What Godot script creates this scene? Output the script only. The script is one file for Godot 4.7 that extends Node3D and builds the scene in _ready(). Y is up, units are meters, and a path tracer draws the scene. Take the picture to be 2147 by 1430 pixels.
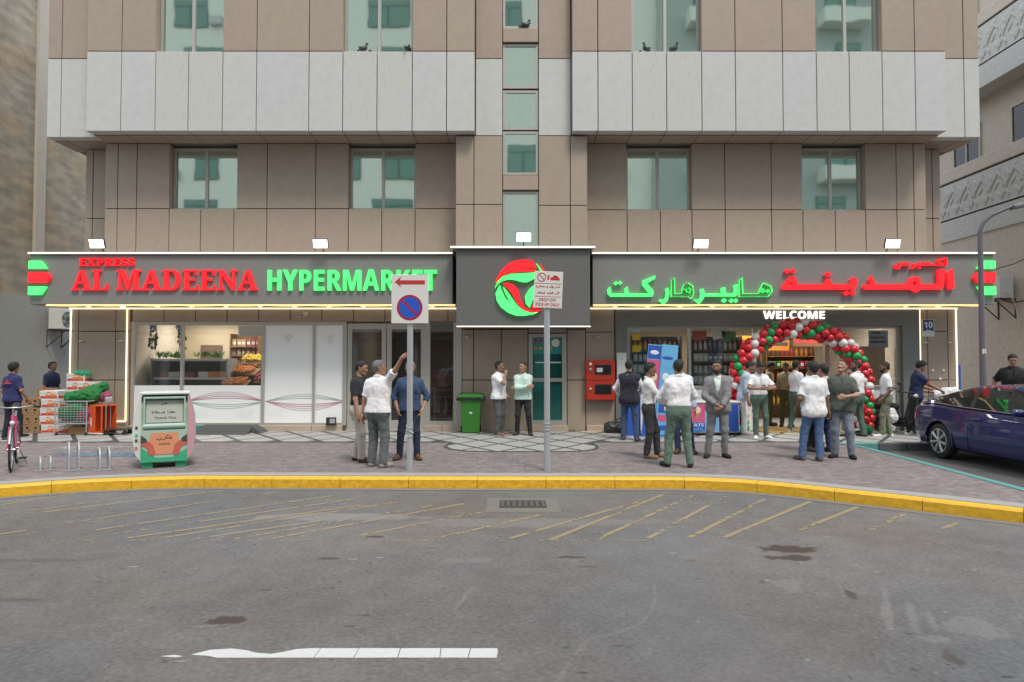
extends Node3D
# A grand-opening morning outside a corner hypermarket: y up, metres, the street runs along x, the shop front stands 16.5 m away at -z.

var M := {}
var used := {}
var rng := RandomNumberGenerator.new()

# ---------------------------------------------------------------- mesh builder
class MB:
	var v := PackedVector3Array()
	var n := PackedVector3Array()
	var uv := PackedVector2Array()
	var c := PackedColorArray()
	var col := Color(1, 1, 1)
	var use_uv := false
	var use_c := false
	func tri(a: Vector3, b: Vector3, d: Vector3, na: Vector3, nb: Vector3, nd: Vector3) -> void:
		# wound so that the side the normals look to is the front (clockwise)
		if (b - a).cross(d - a).dot(na + nb + nd) > 0.0:
			v.append(a); v.append(d); v.append(b)
			n.append(na); n.append(nd); n.append(nb)
		else:
			v.append(a); v.append(b); v.append(d)
			n.append(na); n.append(nb); n.append(nd)
		for i in 3:
			c.append(col)
			uv.append(Vector2.ZERO)
	func poly(pts: Array, out: Vector3) -> void:
		var nn: Vector3 = (pts[1] - pts[0]).cross(pts[2] - pts[0]).normalized()
		if nn.dot(out) < 0.0: nn = -nn
		for i in range(1, pts.size() - 1):
			tri(pts[0], pts[i], pts[i + 1], nn, nn, nn)
	func box(lo: Vector3, hi: Vector3, ch := 0.0, xf := Transform3D.IDENTITY) -> MB:
		if lo.x > hi.x: var t := lo.x; lo.x = hi.x; hi.x = t
		if lo.y > hi.y: var t := lo.y; lo.y = hi.y; hi.y = t
		if lo.z > hi.z: var t := lo.z; lo.z = hi.z; hi.z = t
		var ctr := (lo + hi) * 0.5
		var h := (hi - lo) * 0.5
		var k := minf(ch, minf(h.x, minf(h.y, h.z)) * 0.49)
		for ax in 3:
			for s in [-1.0, 1.0]:
				var o := Vector3.ZERO; o[ax] = s
				var a := (ax + 1) % 3; var b := (ax + 2) % 3
				var pts := []
				for q in [[-1, -1], [1, -1], [1, 1], [-1, 1]]:
					var p := ctr; p[ax] += s * h[ax]; p[a] += q[0] * (h[a] - k); p[b] += q[1] * (h[b] - k)
					pts.append(xf * p)
				poly(pts, xf.basis * o)
		if k > 0.0:
			for ax in 3:
				var a := (ax + 1) % 3; var b := (ax + 2) % 3
				for sa in [-1.0, 1.0]:
					for sb in [-1.0, 1.0]:
						var pts := []
						for q in [[0, -1], [0, 1], [1, 1], [1, -1]]:
							var p := ctr; p[ax] += q[1] * (h[ax] - k)
							p[a] += sa * (h[a] - (k if q[0] == 1 else 0.0)); p[b] += sb * (h[b] - (0.0 if q[0] == 1 else k))
							pts.append(xf * p)
						var o := Vector3.ZERO; o[a] = sa; o[b] = sb
						poly(pts, xf.basis * o)
			for sx in [-1.0, 1.0]:
				for sy in [-1.0, 1.0]:
					for sz in [-1.0, 1.0]:
						var s := Vector3(sx, sy, sz)
						var pts := []
						for ax in 3:
							var p := ctr
							for d in 3: p[d] += s[d] * (h[d] if d == ax else h[d] - k)
							pts.append(xf * p)
						poly(pts, xf.basis * s)
		return self
	func ring_frame(d: Vector3) -> Array:
		var u := d.cross(Vector3.UP if absf(d.y) < 0.95 else Vector3.RIGHT).normalized()
		return [u, u.cross(d).normalized()]
	func tube(pts: Array, radii: Array, sides := 10, caps := true) -> MB:
		# swept round tube, rings carried along without twist
		var cnt := pts.size()
		var rings := []
		var u := Vector3.ZERO
		for i in cnt:
			var d: Vector3 = (pts[mini(i + 1, cnt - 1)] - pts[maxi(i - 1, 0)]).normalized()
			if u == Vector3.ZERO: u = ring_frame(d)[0]
			u = (u - d * u.dot(d)).normalized()
			var w := u.cross(d)
			var r: float = radii[mini(i, radii.size() - 1)]
			var ring := []
			for s in sides:
				var a := TAU * s / sides
				var q := u * cos(a) + w * sin(a)
				ring.append([pts[i] + q * r, q])
			rings.append(ring)
		for i in cnt - 1:
			for s in sides:
				var a = rings[i][s]; var b = rings[i][(s + 1) % sides]; var e = rings[i + 1][s]; var f = rings[i + 1][(s + 1) % sides]
				tri(a[0], b[0], f[0], a[1], b[1], f[1]); tri(a[0], f[0], e[0], a[1], f[1], e[1])
		if caps:
			for e in [0, cnt - 1]:
				var d: Vector3 = (pts[0] - pts[1]) if e == 0 else (pts[cnt - 1] - pts[cnt - 2])
				poly(rings[e].map(func(q): return q[0]), d)
		return self
	func lathe(at: Vector3, prof: Array, sides := 16, axis := Vector3.UP) -> MB:
		# prof: [radius, height] pairs along the axis
		var fr := ring_frame(axis)
		var nr := []
		for i in prof.size():
			var a = prof[maxi(i - 1, 0)]; var b = prof[mini(i + 1, prof.size() - 1)]
			var d := Vector2(b[0] - a[0], b[1] - a[1]).normalized()
			nr.append(Vector2(d.y, -d.x))
		for i in prof.size() - 1:
			for s in sides:
				var q := []
				for e in [[i, s], [i, s + 1], [i + 1, s + 1], [i + 1, s]]:
					var ang: float = TAU * e[1] / sides
					var rad: Vector3 = fr[0] * cos(ang) + fr[1] * sin(ang)
					q.append([at + rad * prof[e[0]][0] + axis * prof[e[0]][1], (rad * nr[e[0]].x + axis * nr[e[0]].y).normalized()])
				if prof[i][0] > 1e-5: tri(q[0][0], q[1][0], q[2][0], q[0][1], q[1][1], q[2][1])
				if prof[i + 1][0] > 1e-5: tri(q[0][0], q[2][0], q[3][0], q[0][1], q[2][1], q[3][1])
		return self
	func ball(at: Vector3, r: Vector3, rows := 8, cols := 12, xf := Transform3D.IDENTITY) -> MB:
		for i in rows:
			for j in cols:
				var q := []
				for e in [[i, j], [i, j + 1], [i + 1, j + 1], [i + 1, j]]:
					var t: float = PI * e[0] / rows; var p: float = TAU * e[1] / cols
					var d := Vector3(sin(t) * cos(p), cos(t), sin(t) * sin(p))
					q.append([xf * (at + d * r), (xf.basis * (d / r)).normalized()])
				if i > 0: tri(q[0][0], q[1][0], q[2][0], q[0][1], q[1][1], q[2][1])
				if i < rows - 1: tri(q[0][0], q[2][0], q[3][0], q[0][1], q[2][1], q[3][1])
		return self
	func ext(p2: PackedVector2Array, z0: float, z1: float, xf := Transform3D.IDENTITY) -> MB:
		# a flat outline in x and y, given thickness from z0 to z1
		var idx := Geometry2D.triangulate_polygon(p2)
		var f := xf.basis * Vector3.BACK
		f = f.normalized()
		for i in range(0, idx.size(), 3):
			for zz in [z0, z1]:
				var q := []
				for k in 3: q.append(xf * Vector3(p2[idx[i + k]].x, p2[idx[i + k]].y, zz))
				var o := f if zz == maxf(z0, z1) else -f
				tri(q[0], q[1], q[2], o, o, o)
		var cw := Geometry2D.is_polygon_clockwise(p2)
		for i in p2.size():
			var a := p2[i]; var b := p2[(i + 1) % p2.size()]
			var e := b - a
			if e.length() < 1e-6: continue
			var o2 := Vector2(e.y, -e.x) * (-1.0 if cw else 1.0)
			poly([xf * Vector3(a.x, a.y, z0), xf * Vector3(b.x, b.y, z0), xf * Vector3(b.x, b.y, z1), xf * Vector3(a.x, a.y, z1)], xf.basis * Vector3(o2.x, o2.y, 0))
		return self
	func flat(p2: PackedVector2Array, y: float, scale := Vector2.ONE, off := Vector2.ZERO) -> MB:
		# a sheet on the ground: outline in x and z; UV from its place
		var idx := Geometry2D.triangulate_polygon(p2)
		for i in range(0, idx.size(), 3):
			var q := []
			for k in 3: q.append(Vector3(p2[idx[i + k]].x, y, p2[idx[i + k]].y))
			tri(q[0], q[1], q[2], Vector3.UP, Vector3.UP, Vector3.UP)
		for i in range(v.size() - idx.size(), v.size()):
			uv[i] = Vector2(v[i].x, v[i].z) * scale + off
		use_uv = true
		return self
	func quad_uv(a: Vector3, b: Vector3, d: Vector3, e: Vector3, out: Vector3) -> MB:
		# a at uv (0,1), b (1,1), d (1,0), e (0,0): a picture seen from "out"
		var at := v.size()
		poly([a, b, d, e], out)
		for i in range(at, v.size()):
			var p := v[i]
			uv[i] = Vector2(0.0 if p.is_equal_approx(a) or p.is_equal_approx(e) else 1.0, 1.0 if p.is_equal_approx(a) or p.is_equal_approx(b) else 0.0)
		use_uv = true
		return self
	func add(o: MB, xf := Transform3D.IDENTITY) -> MB:
		var flip := xf.basis.determinant() < 0.0
		var nb := xf.basis.inverse().transposed()
		for i in range(0, o.v.size(), 3):
			for k in ([0, 2, 1] if flip else [0, 1, 2]):
				v.append(xf * o.v[i + k]); n.append((nb * o.n[i + k]).normalized()); uv.append(o.uv[i + k]); c.append(o.c[i + k])
		return self
	func done() -> ArrayMesh:
		var a := []
		a.resize(Mesh.ARRAY_MAX)
		a[Mesh.ARRAY_VERTEX] = v
		a[Mesh.ARRAY_NORMAL] = n
		if use_uv: a[Mesh.ARRAY_TEX_UV] = uv
		if use_c: a[Mesh.ARRAY_COLOR] = c
		var m := ArrayMesh.new()
		m.add_surface_from_arrays(Mesh.PRIMITIVE_TRIANGLES, a)
		return m

# ---------------------------------------------------------------- naming, tagging
func numbered(parent: Node, called: String) -> String:
	var key := str(parent.get_instance_id()) + called
	var k: int = used.get(key, 0)
	used[key] = k + 1
	return called if k == 0 else "%s_%03d" % [called, k]

func tag(o: Node, label: String, category: String, group := "") -> Node:
	o.set_meta("label", label)
	o.set_meta("category", category)
	if group: o.set_meta("group", group)
	return o

func thing(called: String, label: String, category: String, at := Vector3.ZERO, turn := 0.0, group := "") -> Node3D:
	var o := Node3D.new()
	o.name = numbered(self, called)
	o.position = at
	o.rotation.y = turn
	add_child(o)
	tag(o, label, category, group)
	return o

func put(parent: Node, called: String, mesh, mat: Material) -> MeshInstance3D:
	var o := MeshInstance3D.new()
	o.name = numbered(parent, called)
	o.mesh = mesh.done() if mesh is MB else mesh
	o.material_override = mat
	parent.add_child(o)
	return o

func solo(called: String, mesh, mat: Material, label: String, category: String, at := Vector3.ZERO, turn := 0.0, group := "") -> MeshInstance3D:
	var o := put(self, called, mesh, mat)
	o.position = at
	o.rotation.y = turn
	tag(o, label, category, group)
	return o

func struct(called: String, mesh, mat: Material) -> MeshInstance3D:
	var o := put(self, called, mesh, mat)
	o.set_meta("kind", "structure")
	return o

func copy_of(src: Node3D, at: Vector3, turn: float, label: String) -> Node3D:
	var o: Node3D = src.duplicate()
	var stem := String(src.name).rstrip("0123456789").trim_suffix("_")
	o.name = numbered(self, stem)
	o.position = at
	o.rotation.y = turn
	add_child(o)
	o.set_meta("label", label)
	return o

func bx(x0: float, x1: float, y0: float, y1: float, z0: float, z1: float, ch := 0.0) -> MB:
	return MB.new().box(Vector3(x0, y0, z0), Vector3(x1, y1, z1), ch)

func v2(a: Array) -> PackedVector2Array:
	var p := PackedVector2Array()
	for i in range(0, a.size(), 2): p.append(Vector2(a[i], a[i + 1]))
	return p

# ---------------------------------------------------------------- materials
func mk(called: String, r: float, g: float, b: float, rough := 0.8, metal := 0.0) -> StandardMaterial3D:
	var m := StandardMaterial3D.new()
	m.resource_name = called
	m.albedo_color = Color(r, g, b).linear_to_srgb()
	m.roughness = rough
	m.metallic = metal
	M[called] = m
	return m

func noise_bytes(size: Vector2i, sd: int, freq: float, oct := 4, kind := FastNoiseLite.TYPE_SIMPLEX_SMOOTH) -> PackedByteArray:
	var f := FastNoiseLite.new()
	f.seed = sd; f.frequency = freq; f.fractal_octaves = oct; f.noise_type = kind
	var im := f.get_seamless_image(size.x, size.y)
	im.convert(Image.FORMAT_L8)
	return im.get_data()

func grey_tex(size: int, sd: int, freq: float, lo: float, hi: float, oct := 4) -> ImageTexture:
	var d := noise_bytes(Vector2i(size, size), sd, freq, oct)
	var lut := PackedByteArray()
	for i in 256: lut.append(int(255.0 * clampf(lerpf(lo, hi, i / 255.0), 0, 1)))
	for i in d.size(): d[i] = lut[d[i]]
	return ImageTexture.create_from_image(Image.create_from_data(size, size, false, Image.FORMAT_L8, d))

func bump_tex(size: int, sd: int, freq: float, strength: float, oct := 4) -> ImageTexture:
	var im := Image.create_from_data(size, size, false, Image.FORMAT_L8, noise_bytes(Vector2i(size, size), sd, freq, oct))
	im.convert(Image.FORMAT_RGBA8)
	im.bump_map_to_normal_map(strength)
	return ImageTexture.create_from_image(im)

func tri(m: StandardMaterial3D, per_m: float, tex: Texture2D, nrm: Texture2D = null, nscale := 1.0) -> StandardMaterial3D:
	m.uv1_triplanar = true
	m.uv1_world_triplanar = true
	m.uv1_scale = Vector3.ONE * per_m
	m.albedo_texture = tex
	if nrm:
		m.normal_enabled = true
		m.normal_texture = nrm
		m.normal_scale = nscale
	return m

func glow(called: String, r: float, g: float, b: float, e: float) -> StandardMaterial3D:
	var m := mk(called, minf(r, 0.9), minf(g, 0.9), minf(b, 0.9), 0.5)
	m.emission_enabled = true
	m.emission = Color(r, g, b).linear_to_srgb()
	m.emission_energy_multiplier = e
	return m

func kerb_picture() -> ImageTexture:
	# yellow paint with chips, tyre scuffs and grime
	var d := noise_bytes(Vector2i(1024, 1024), 21, 0.02, 5)
	for i in d.size(): d[i] = int(lerpf(205, 252, d[i] / 255.0))
	rng.seed = 91
	for i in 420:
		var x := rng.randi_range(0, 1023); var y := rng.randi_range(0, 1023)
		var l := rng.randi_range(2, 60) if i % 3 else rng.randi_range(2, 8)
		var k := rng.randf_range(0.35, 0.88)
		var slope := rng.randf_range(-0.25, 0.25)
		for s in l:
			for w in (1 if i % 4 else 3):
				var at := ((y + int(s * slope) + w) % 1024) * 1024 + (x + s) % 1024
				if rng.randf() < 0.8: d[at] = int(d[at] * k)
	return ImageTexture.create_from_image(Image.create_from_data(1024, 1024, false, Image.FORMAT_L8, d))

func build_materials() -> void:
	var grain := grey_tex(512, 3, 0.02, 0.965, 1.015, 5)
	var fine := grey_tex(256, 4, 0.08, 0.95, 1.02, 3)
	var bumps := bump_tex(256, 5, 0.05, 3.0, 3)
	M.tex_grain = grain
	M.tex_fine = fine
	M.tex_bumps = bumps
	tri(mk("beige", 0.352, 0.284, 0.22, 0.5), 0.35, grain)
	tri(mk("beige_warm", 0.36, 0.28, 0.226, 0.5), 0.35, grain)
	tri(mk("beige_dust", 0.36, 0.292, 0.226, 0.55), 0.4, grain)
	tri(mk("white_panel", 0.53, 0.53, 0.505, 0.45), 0.3, grain)
	tri(mk("white_panel_cool", 0.525, 0.525, 0.52, 0.45), 0.33, grain)
	# panels under the window sills carry streaks of bird dirt
	var st := Image.create(256, 512, false, Image.FORMAT_RGB8)
	st.fill(Color(0.985, 0.985, 0.975))
	rng.seed = 77
	for i in 260:
		var x := rng.randi_range(0, 253); var y := rng.randi_range(0, 420); var l := rng.randi_range(4, 60)
		var k := rng.randf_range(0.91, 0.98)
		st.fill_rect(Rect2i(x, y, rng.randi_range(1, 2), l), Color(k, k, k * 0.95))
	tri(mk("white_panel_streaked", 0.525, 0.525, 0.505, 0.6), 0.55, ImageTexture.create_from_image(st))
	tri(mk("wall_core", 0.19, 0.16, 0.13, 0.9), 0.4, grain)
	tri(mk("fascia", 0.215, 0.21, 0.20, 0.55), 0.4, fine)
	tri(mk("logo_board", 0.135, 0.133, 0.13, 0.45), 0.4, fine)
	tri(mk("shop_frame", 0.18, 0.187, 0.18, 0.5), 0.4, fine)
	mk("joint", 0.05, 0.042, 0.036, 0.9)
	mk("aluminium", 0.44, 0.42, 0.38, 0.42, 0.35)
	mk("white_metal", 0.62, 0.62, 0.60, 0.4)
	mk("galvanised", 0.40, 0.41, 0.43, 0.45, 0.3)
	mk("steel", 0.5, 0.5, 0.5, 0.3, 0.9)
	mk("black_metal", 0.03, 0.03, 0.032, 0.5)
	mk("rust_metal", 0.09, 0.055, 0.045, 0.8)
	mk("rubber", 0.025, 0.025, 0.027, 0.8)
	mk("black_plastic", 0.022, 0.022, 0.024, 0.45)
	mk("cast_iron", 0.10, 0.095, 0.09, 0.7, 0.3)
	mk("kerb_dark", 0.09, 0.095, 0.10, 0.8)
	mk("lamp_clear", 0.5, 0.52, 0.54, 0.1, 0.3)
	mk("scooter_paint", 0.02, 0.02, 0.022, 0.25)
	mk("bag_white", 0.62, 0.63, 0.64, 0.4)
	mk("bin_pink", 0.50, 0.30, 0.33, 0.5)
	tri(mk("worn_blue", 0.11, 0.16, 0.24, 0.85), 1.4, grain)
	tri(mk("worn_pale", 0.27, 0.30, 0.30, 0.85), 1.4, grain)
	mk("dark_glass", 0.02, 0.022, 0.02, 0.08)
	mk("far_frame", 0.5, 0.5, 0.47, 0.6)
	mk("dark_hole", 0.012, 0.012, 0.012, 0.9)
	mk("white_paint", 0.76, 0.76, 0.74, 0.5)
	mk("vinyl", 0.85, 0.86, 0.86, 0.4)
	# reflective teal window coating: a tinted mirror
	var wave := bump_tex(256, 6, 0.012, 2.0, 2)
	tri(mk("mirror_glass", 0.54, 0.65, 0.575, 0.03, 0.95), 0.35, null, wave, 0.016)
	var g := mk("shop_glass", 0.12, 0.15, 0.14, 0.02)
	g.transparency = BaseMaterial3D.TRANSPARENCY_ALPHA
	g.albedo_color.a = 0.12
	g.metallic_specular = 0.7
	var d := mk("door_glass", 0.03, 0.04, 0.035, 0.02)
	d.transparency = BaseMaterial3D.TRANSPARENCY_ALPHA
	d.albedo_color.a = 0.3
	d.metallic_specular = 0.7
	glow("glow_red", 0.72, 0.008, 0.014, 0.62)
	glow("glow_green", 0.06, 0.80, 0.14, 0.72)
	glow("glow_white", 1.0, 0.96, 0.88, 0.9)
	glow("led_warm", 1.0, 0.80, 0.52, 0.75)
	glow("led_gold", 1.0, 0.62, 0.25, 0.75)
	glow("led_white", 1.0, 0.84, 0.72, 0.55)
	glow("lamp_dim", 1.0, 0.93, 0.8, 0.45)
	glow("flood_face", 1.0, 1.0, 1.0, 3.0)
	glow("lamp_face", 1.0, 0.97, 0.92, 2.5)
	tri(mk("left_concrete", 0.46, 0.42, 0.36, 0.85), 0.2, grain)
	tri(mk("pale_render", 0.58, 0.51, 0.41, 0.85), 0.3, grain, bumps, 0.3)
	tri(mk("carved_stone", 0.56, 0.55, 0.50, 0.85), 0.5, grain, bumps, 0.4)
	tri(mk("opposite_wall", 0.80, 0.78, 0.70, 0.8), 0.3, grain)
	tri(mk("far_brown", 0.16, 0.10, 0.07, 0.8), 0.3, grain)
	mk("far_glass", 0.13, 0.25, 0.205, 0.15)
	mk("far_frame_dark", 0.08, 0.12, 0.11, 0.5)
	tri(mk("opposite_grey", 0.40, 0.44, 0.41, 0.8), 0.3, grain)
	tri(mk("tile_light", 0.33, 0.325, 0.31, 0.6), 0.7, grain)
	tri(mk("tile_dark", 0.055, 0.06, 0.055, 0.6), 0.7, grain)
	M.kerb_map = kerb_picture()
	tri(mk("kerb_yellow", 0.95, 0.53, 0.03, 0.55), 0.6, M.kerb_map, bumps, 0.25)
	tri(mk("kerb_grey", 0.30, 0.29, 0.28, 0.8), 0.8, grain)
	tri(mk("kerb_teal", 0.10, 0.28, 0.275, 0.6), 0.8, grain)
	tri(mk("skirting", 0.45, 0.36, 0.28, 0.7), 0.8, grain)

# ---------------------------------------------------------------- ground
const KERB_X := [-14.0, -10.0, -6.94, -6.45, -5.94, -5.3, -4.69, -2.59, 0.0, 1.3, 2.26, 2.75, 3.23, 3.65, 4.02, 4.92, 5.83, 6.7, 7.6, 20.0]
const KERB_Z := [-7.0, -8.35, -9.31, -9.6, -9.79, -9.94, -10.03, -9.99, -9.95, -9.95, -9.95, -9.88, -9.75, -9.52, -9.24, -8.56, -7.83, -7.2, -6.75, -5.6]

func kerb_line() -> PackedVector2Array:
	# an even run of points along the top front edge of the yellow kerb
	var c := Curve2D.new()
	for i in KERB_X.size():
		var a := Vector2(KERB_X[maxi(i - 1, 0)], KERB_Z[maxi(i - 1, 0)])
		var b := Vector2(KERB_X[mini(i + 1, KERB_X.size() - 1)], KERB_Z[mini(i + 1, KERB_X.size() - 1)])
		var l := (Vector2(KERB_X[i], KERB_Z[i]) - a).length()
		var t := (b - a).normalized() * l * 0.3
		c.add_point(Vector2(KERB_X[i], KERB_Z[i]), -t, t)
	var out := PackedVector2Array()
	var d := 0.0
	while d < c.get_baked_length():
		out.append(c.sample_baked(d))
		d += 0.1
	return out

func shifted(line: PackedVector2Array, by: float) -> PackedVector2Array:
	var out := PackedVector2Array()
	for i in line.size():
		var d := (line[mini(i + 1, line.size() - 1)] - line[maxi(i - 1, 0)]).normalized()
		out.append(line[i] + Vector2(d.y, -d.x) * by)
	return out

func blotch(im: PackedByteArray, w: int, h: int, org: Vector2, px: float, at: Vector2, r: Vector2, col: Color, strength: float, sd: int, turn := 0.0) -> void:
	# a stain with a ragged outline worked into the asphalt picture
	var f := FastNoiseLite.new(); f.seed = sd; f.frequency = 5.0; f.fractal_octaves = 4
	var m := maxf(r.x, r.y) * 1.5
	for y in range(maxi(0, int((at.y - m - org.y) / px)), mini(h, int((at.y + m - org.y) / px))):
		for x in range(maxi(0, int((at.x - m - org.x) / px)), mini(w, int((at.x + m - org.x) / px))):
			var p := (Vector2(x, y) * px + org - at).rotated(turn)
			var e := 1.0 - (p / r).length() + f.get_noise_2dv(p / maxf(r.x, r.y) * 0.22) * 0.55
			var k := clampf(e * 4.0, 0, 1) * strength
			if k > 0.0:
				var i := (y * w + x) * 3
				im[i] = int(lerpf(im[i], col.r8, k)); im[i + 1] = int(lerpf(im[i + 1], col.g8, k)); im[i + 2] = int(lerpf(im[i + 2], col.b8, k))

func asphalt() -> StandardMaterial3D:
	var w := 2048; var h := 1024
	var coarse := noise_bytes(Vector2i(w, h), 11, 0.004, 5)
	var mid := noise_bytes(Vector2i(w, h), 12, 0.035, 4)
	var fine := noise_bytes(Vector2i(w, h), 13, 0.28, 2)
	var hue := noise_bytes(Vector2i(w, h), 14, 0.0025, 3)
	var d := PackedByteArray(); d.resize(w * h * 3)
	for i in w * h:
		var k := 95.5 + (coarse[i] - 128) * 0.07 + (mid[i] - 128) * 0.05 + (fine[i] - 128) * 0.11
		var t := (hue[i] - 128) * 0.035
		d[i * 3] = clampi(int(k + 1.8 + t), 0, 255); d[i * 3 + 1] = clampi(int(k - 0.5), 0, 255); d[i * 3 + 2] = clampi(int(k - 2.2 - t), 0, 255)
	rng.seed = 5
	var org := Vector2(-14, -10.6)
	var px := 28.0 / w
	for i in 2600:   # tar spots, gum and pale chips
		var x := rng.randi_range(2, w - 10); var y := rng.randi_range(2, h - 4)
		var dark := rng.randf() < 0.72
		var lx := rng.randi_range(1, 3 if i % 3 else 7); var ly := rng.randi_range(1, 2)
		for yy in ly:
			for xx in lx:
				var at := ((y + yy) * w + x + xx) * 3
				for q in 3: d[at + q] = clampi(d[at + q] + (rng.randi_range(-34, -14) if dark else rng.randi_range(14, 44)), 0, 255)
	var oil := Color8(58, 45, 36)
	blotch(d, w, h, org, px, Vector2(2.72, -6.78), Vector2(0.27, 0.17), oil, 0.85, 1)
	blotch(d, w, h, org, px, Vector2(2.62, -6.48), Vector2(0.23, 0.10), oil, 0.8, 2)
	blotch(d, w, h, org, px, Vector2(-2.05, -4.93), Vector2(0.17, 0.085), oil, 0.8, 3)
	blotch(d, w, h, org, px, Vector2(0.53, -6.5), Vector2(0.15, 0.045), oil, 0.65, 4)
	blotch(d, w, h, org, px, Vector2(0.66, -6.2), Vector2(0.10, 0.03), oil, 0.4, 14)
	blotch(d, w, h, org, px, Vector2(-1.71, -6.45), Vector2(0.11, 0.04), oil, 0.6, 5)
	blotch(d, w, h, org, px, Vector2(-1.46, -7.25), Vector2(0.11, 0.05), oil, 0.7, 6)
	blotch(d, w, h, org, px, Vector2(2.67, -5.46), Vector2(0.04, 0.14), oil, 0.6, 7, -0.2)
	blotch(d, w, h, org, px, Vector2(2.74, -4.32), Vector2(0.05, 0.14), oil, 0.45, 8, -0.2)
	blotch(d, w, h, org, px, Vector2(-4.4, -6.4), Vector2(0.5, 0.07), oil, 0.25, 9)
	blotch(d, w, h, org, px, Vector2(-3.9, -5.35), Vector2(0.25, 0.05), oil, 0.3, 10)
	blotch(d, w, h, org, px, Vector2(5.2, -5.9), Vector2(0.5, 0.05), oil, 0.35, 15)
	var pale := Color8(140, 138, 136)
	for s in [[2.80, -5.17, 0.04, 0.52, -0.47], [2.87, -4.95, 0.035, 0.40, -0.44], [3.0, -4.95, 0.025, 0.28, -0.44], [2.28, -5.7, 0.12, 0.22, -0.3], [2.81, -4.6, 0.12, 0.07, 0.0], [3.2, -4.8, 0.22, 0.2, 0.0]]:
		blotch(d, w, h, org, px, Vector2(s[0], s[1]), Vector2(s[2], s[3]), pale, 0.28, int(s[3] * 100), s[4])
	var ck := [Vector2(1.18, -5.75), Vector2(1.1, -5.35), Vector2(1.02, -5.1), Vector2(0.89, -4.85), Vector2(0.7, -4.7), Vector2(0.5, -4.6), Vector2(0.36, -4.3), Vector2(0.24, -3.95)]
	for i in ck.size() - 1:
		var mid_p: Vector2 = (ck[i] + ck[i + 1]) * 0.5
		blotch(d, w, h, org, px, mid_p, Vector2(0.016, (ck[i + 1] - ck[i]).length() * 0.6), pale, 0.2, 50 + i, -(ck[i + 1] - ck[i]).angle() + PI / 2)
	blotch(d, w, h, org, px, Vector2(-0.37, -5.45), Vector2(0.018, 0.36), pale, 0.25, 61, -0.2)
	blotch(d, w, h, org, px, Vector2(-0.4, -6.4), Vector2(0.28, 0.09), pale, 0.22, 62)
	blotch(d, w, h, org, px, Vector2(-2.1, -8.15), Vector2(1.0, 0.22), pale, 0.45, 63)
	blotch(d, w, h, org, px, Vector2(0.1, -7.9), Vector2(1.6, 0.25), pale, 0.25, 64)
	var m := mk("asphalt", 1, 1, 1, 0.9)
	m.albedo_texture = ImageTexture.create_from_image(Image.create_from_data(w, h, false, Image.FORMAT_RGB8, d))
	return m

func pavers() -> StandardMaterial3D:
	# small interlocking blocks, each about 20 x 10 cm, too small to tell apart from the street
	var s := 512
	var d := PackedByteArray(); d.resize(s * s * 3)
	var hgt := PackedByteArray(); hgt.resize(s * s)
	var nz := noise_bytes(Vector2i(s, s), 31, 0.02, 4)
	var fn := noise_bytes(Vector2i(s, s), 32, 0.2, 2)
	var r2 := RandomNumberGenerator.new(); r2.seed = 9
	var tone := []
	for i in 200: tone.append(r2.randf_range(-13, 13))
	for y in s:
		var row := y / 32
		for x in s:
			var xx := x + (32 if row % 2 else 0)
			var cell := ((xx / 64) % 8) + row * 8
			var joint := (y % 32) < 2 or (xx % 64) < 2
			var k: float = 142.0 + tone[cell] * 0.75 + (nz[y * s + x] - 128) * 0.13 + (fn[y * s + x] - 128) * 0.1 - (24.0 if joint else 0.0)
			var i := y * s + x
			var pink: float = 5.0 + tone[(cell * 7) % 200] * 0.35
			d[i * 3] = clampi(int(k + pink), 0, 255); d[i * 3 + 1] = clampi(int(k - 4.0), 0, 255); d[i * 3 + 2] = clampi(int(k - 3.0), 0, 255)
			hgt[i] = 60 if joint else clampi(200 + int(tone[cell]), 0, 255)
	var m := mk("pavers", 0.64, 0.62, 0.60, 0.9)
	m.albedo_texture = ImageTexture.create_from_image(Image.create_from_data(s, s, false, Image.FORMAT_RGB8, d))
	var im := Image.create_from_data(s, s, false, Image.FORMAT_L8, hgt); im.convert(Image.FORMAT_RGBA8); im.bump_map_to_normal_map(1.5)
	m.normal_enabled = true; m.normal_texture = ImageTexture.create_from_image(im); m.normal_scale = 0.5
	# slow blotches of dust and wear over the blocks
	m.detail_enabled = true
	m.detail_blend_mode = BaseMaterial3D.BLEND_MODE_MUL
	return m

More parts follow.
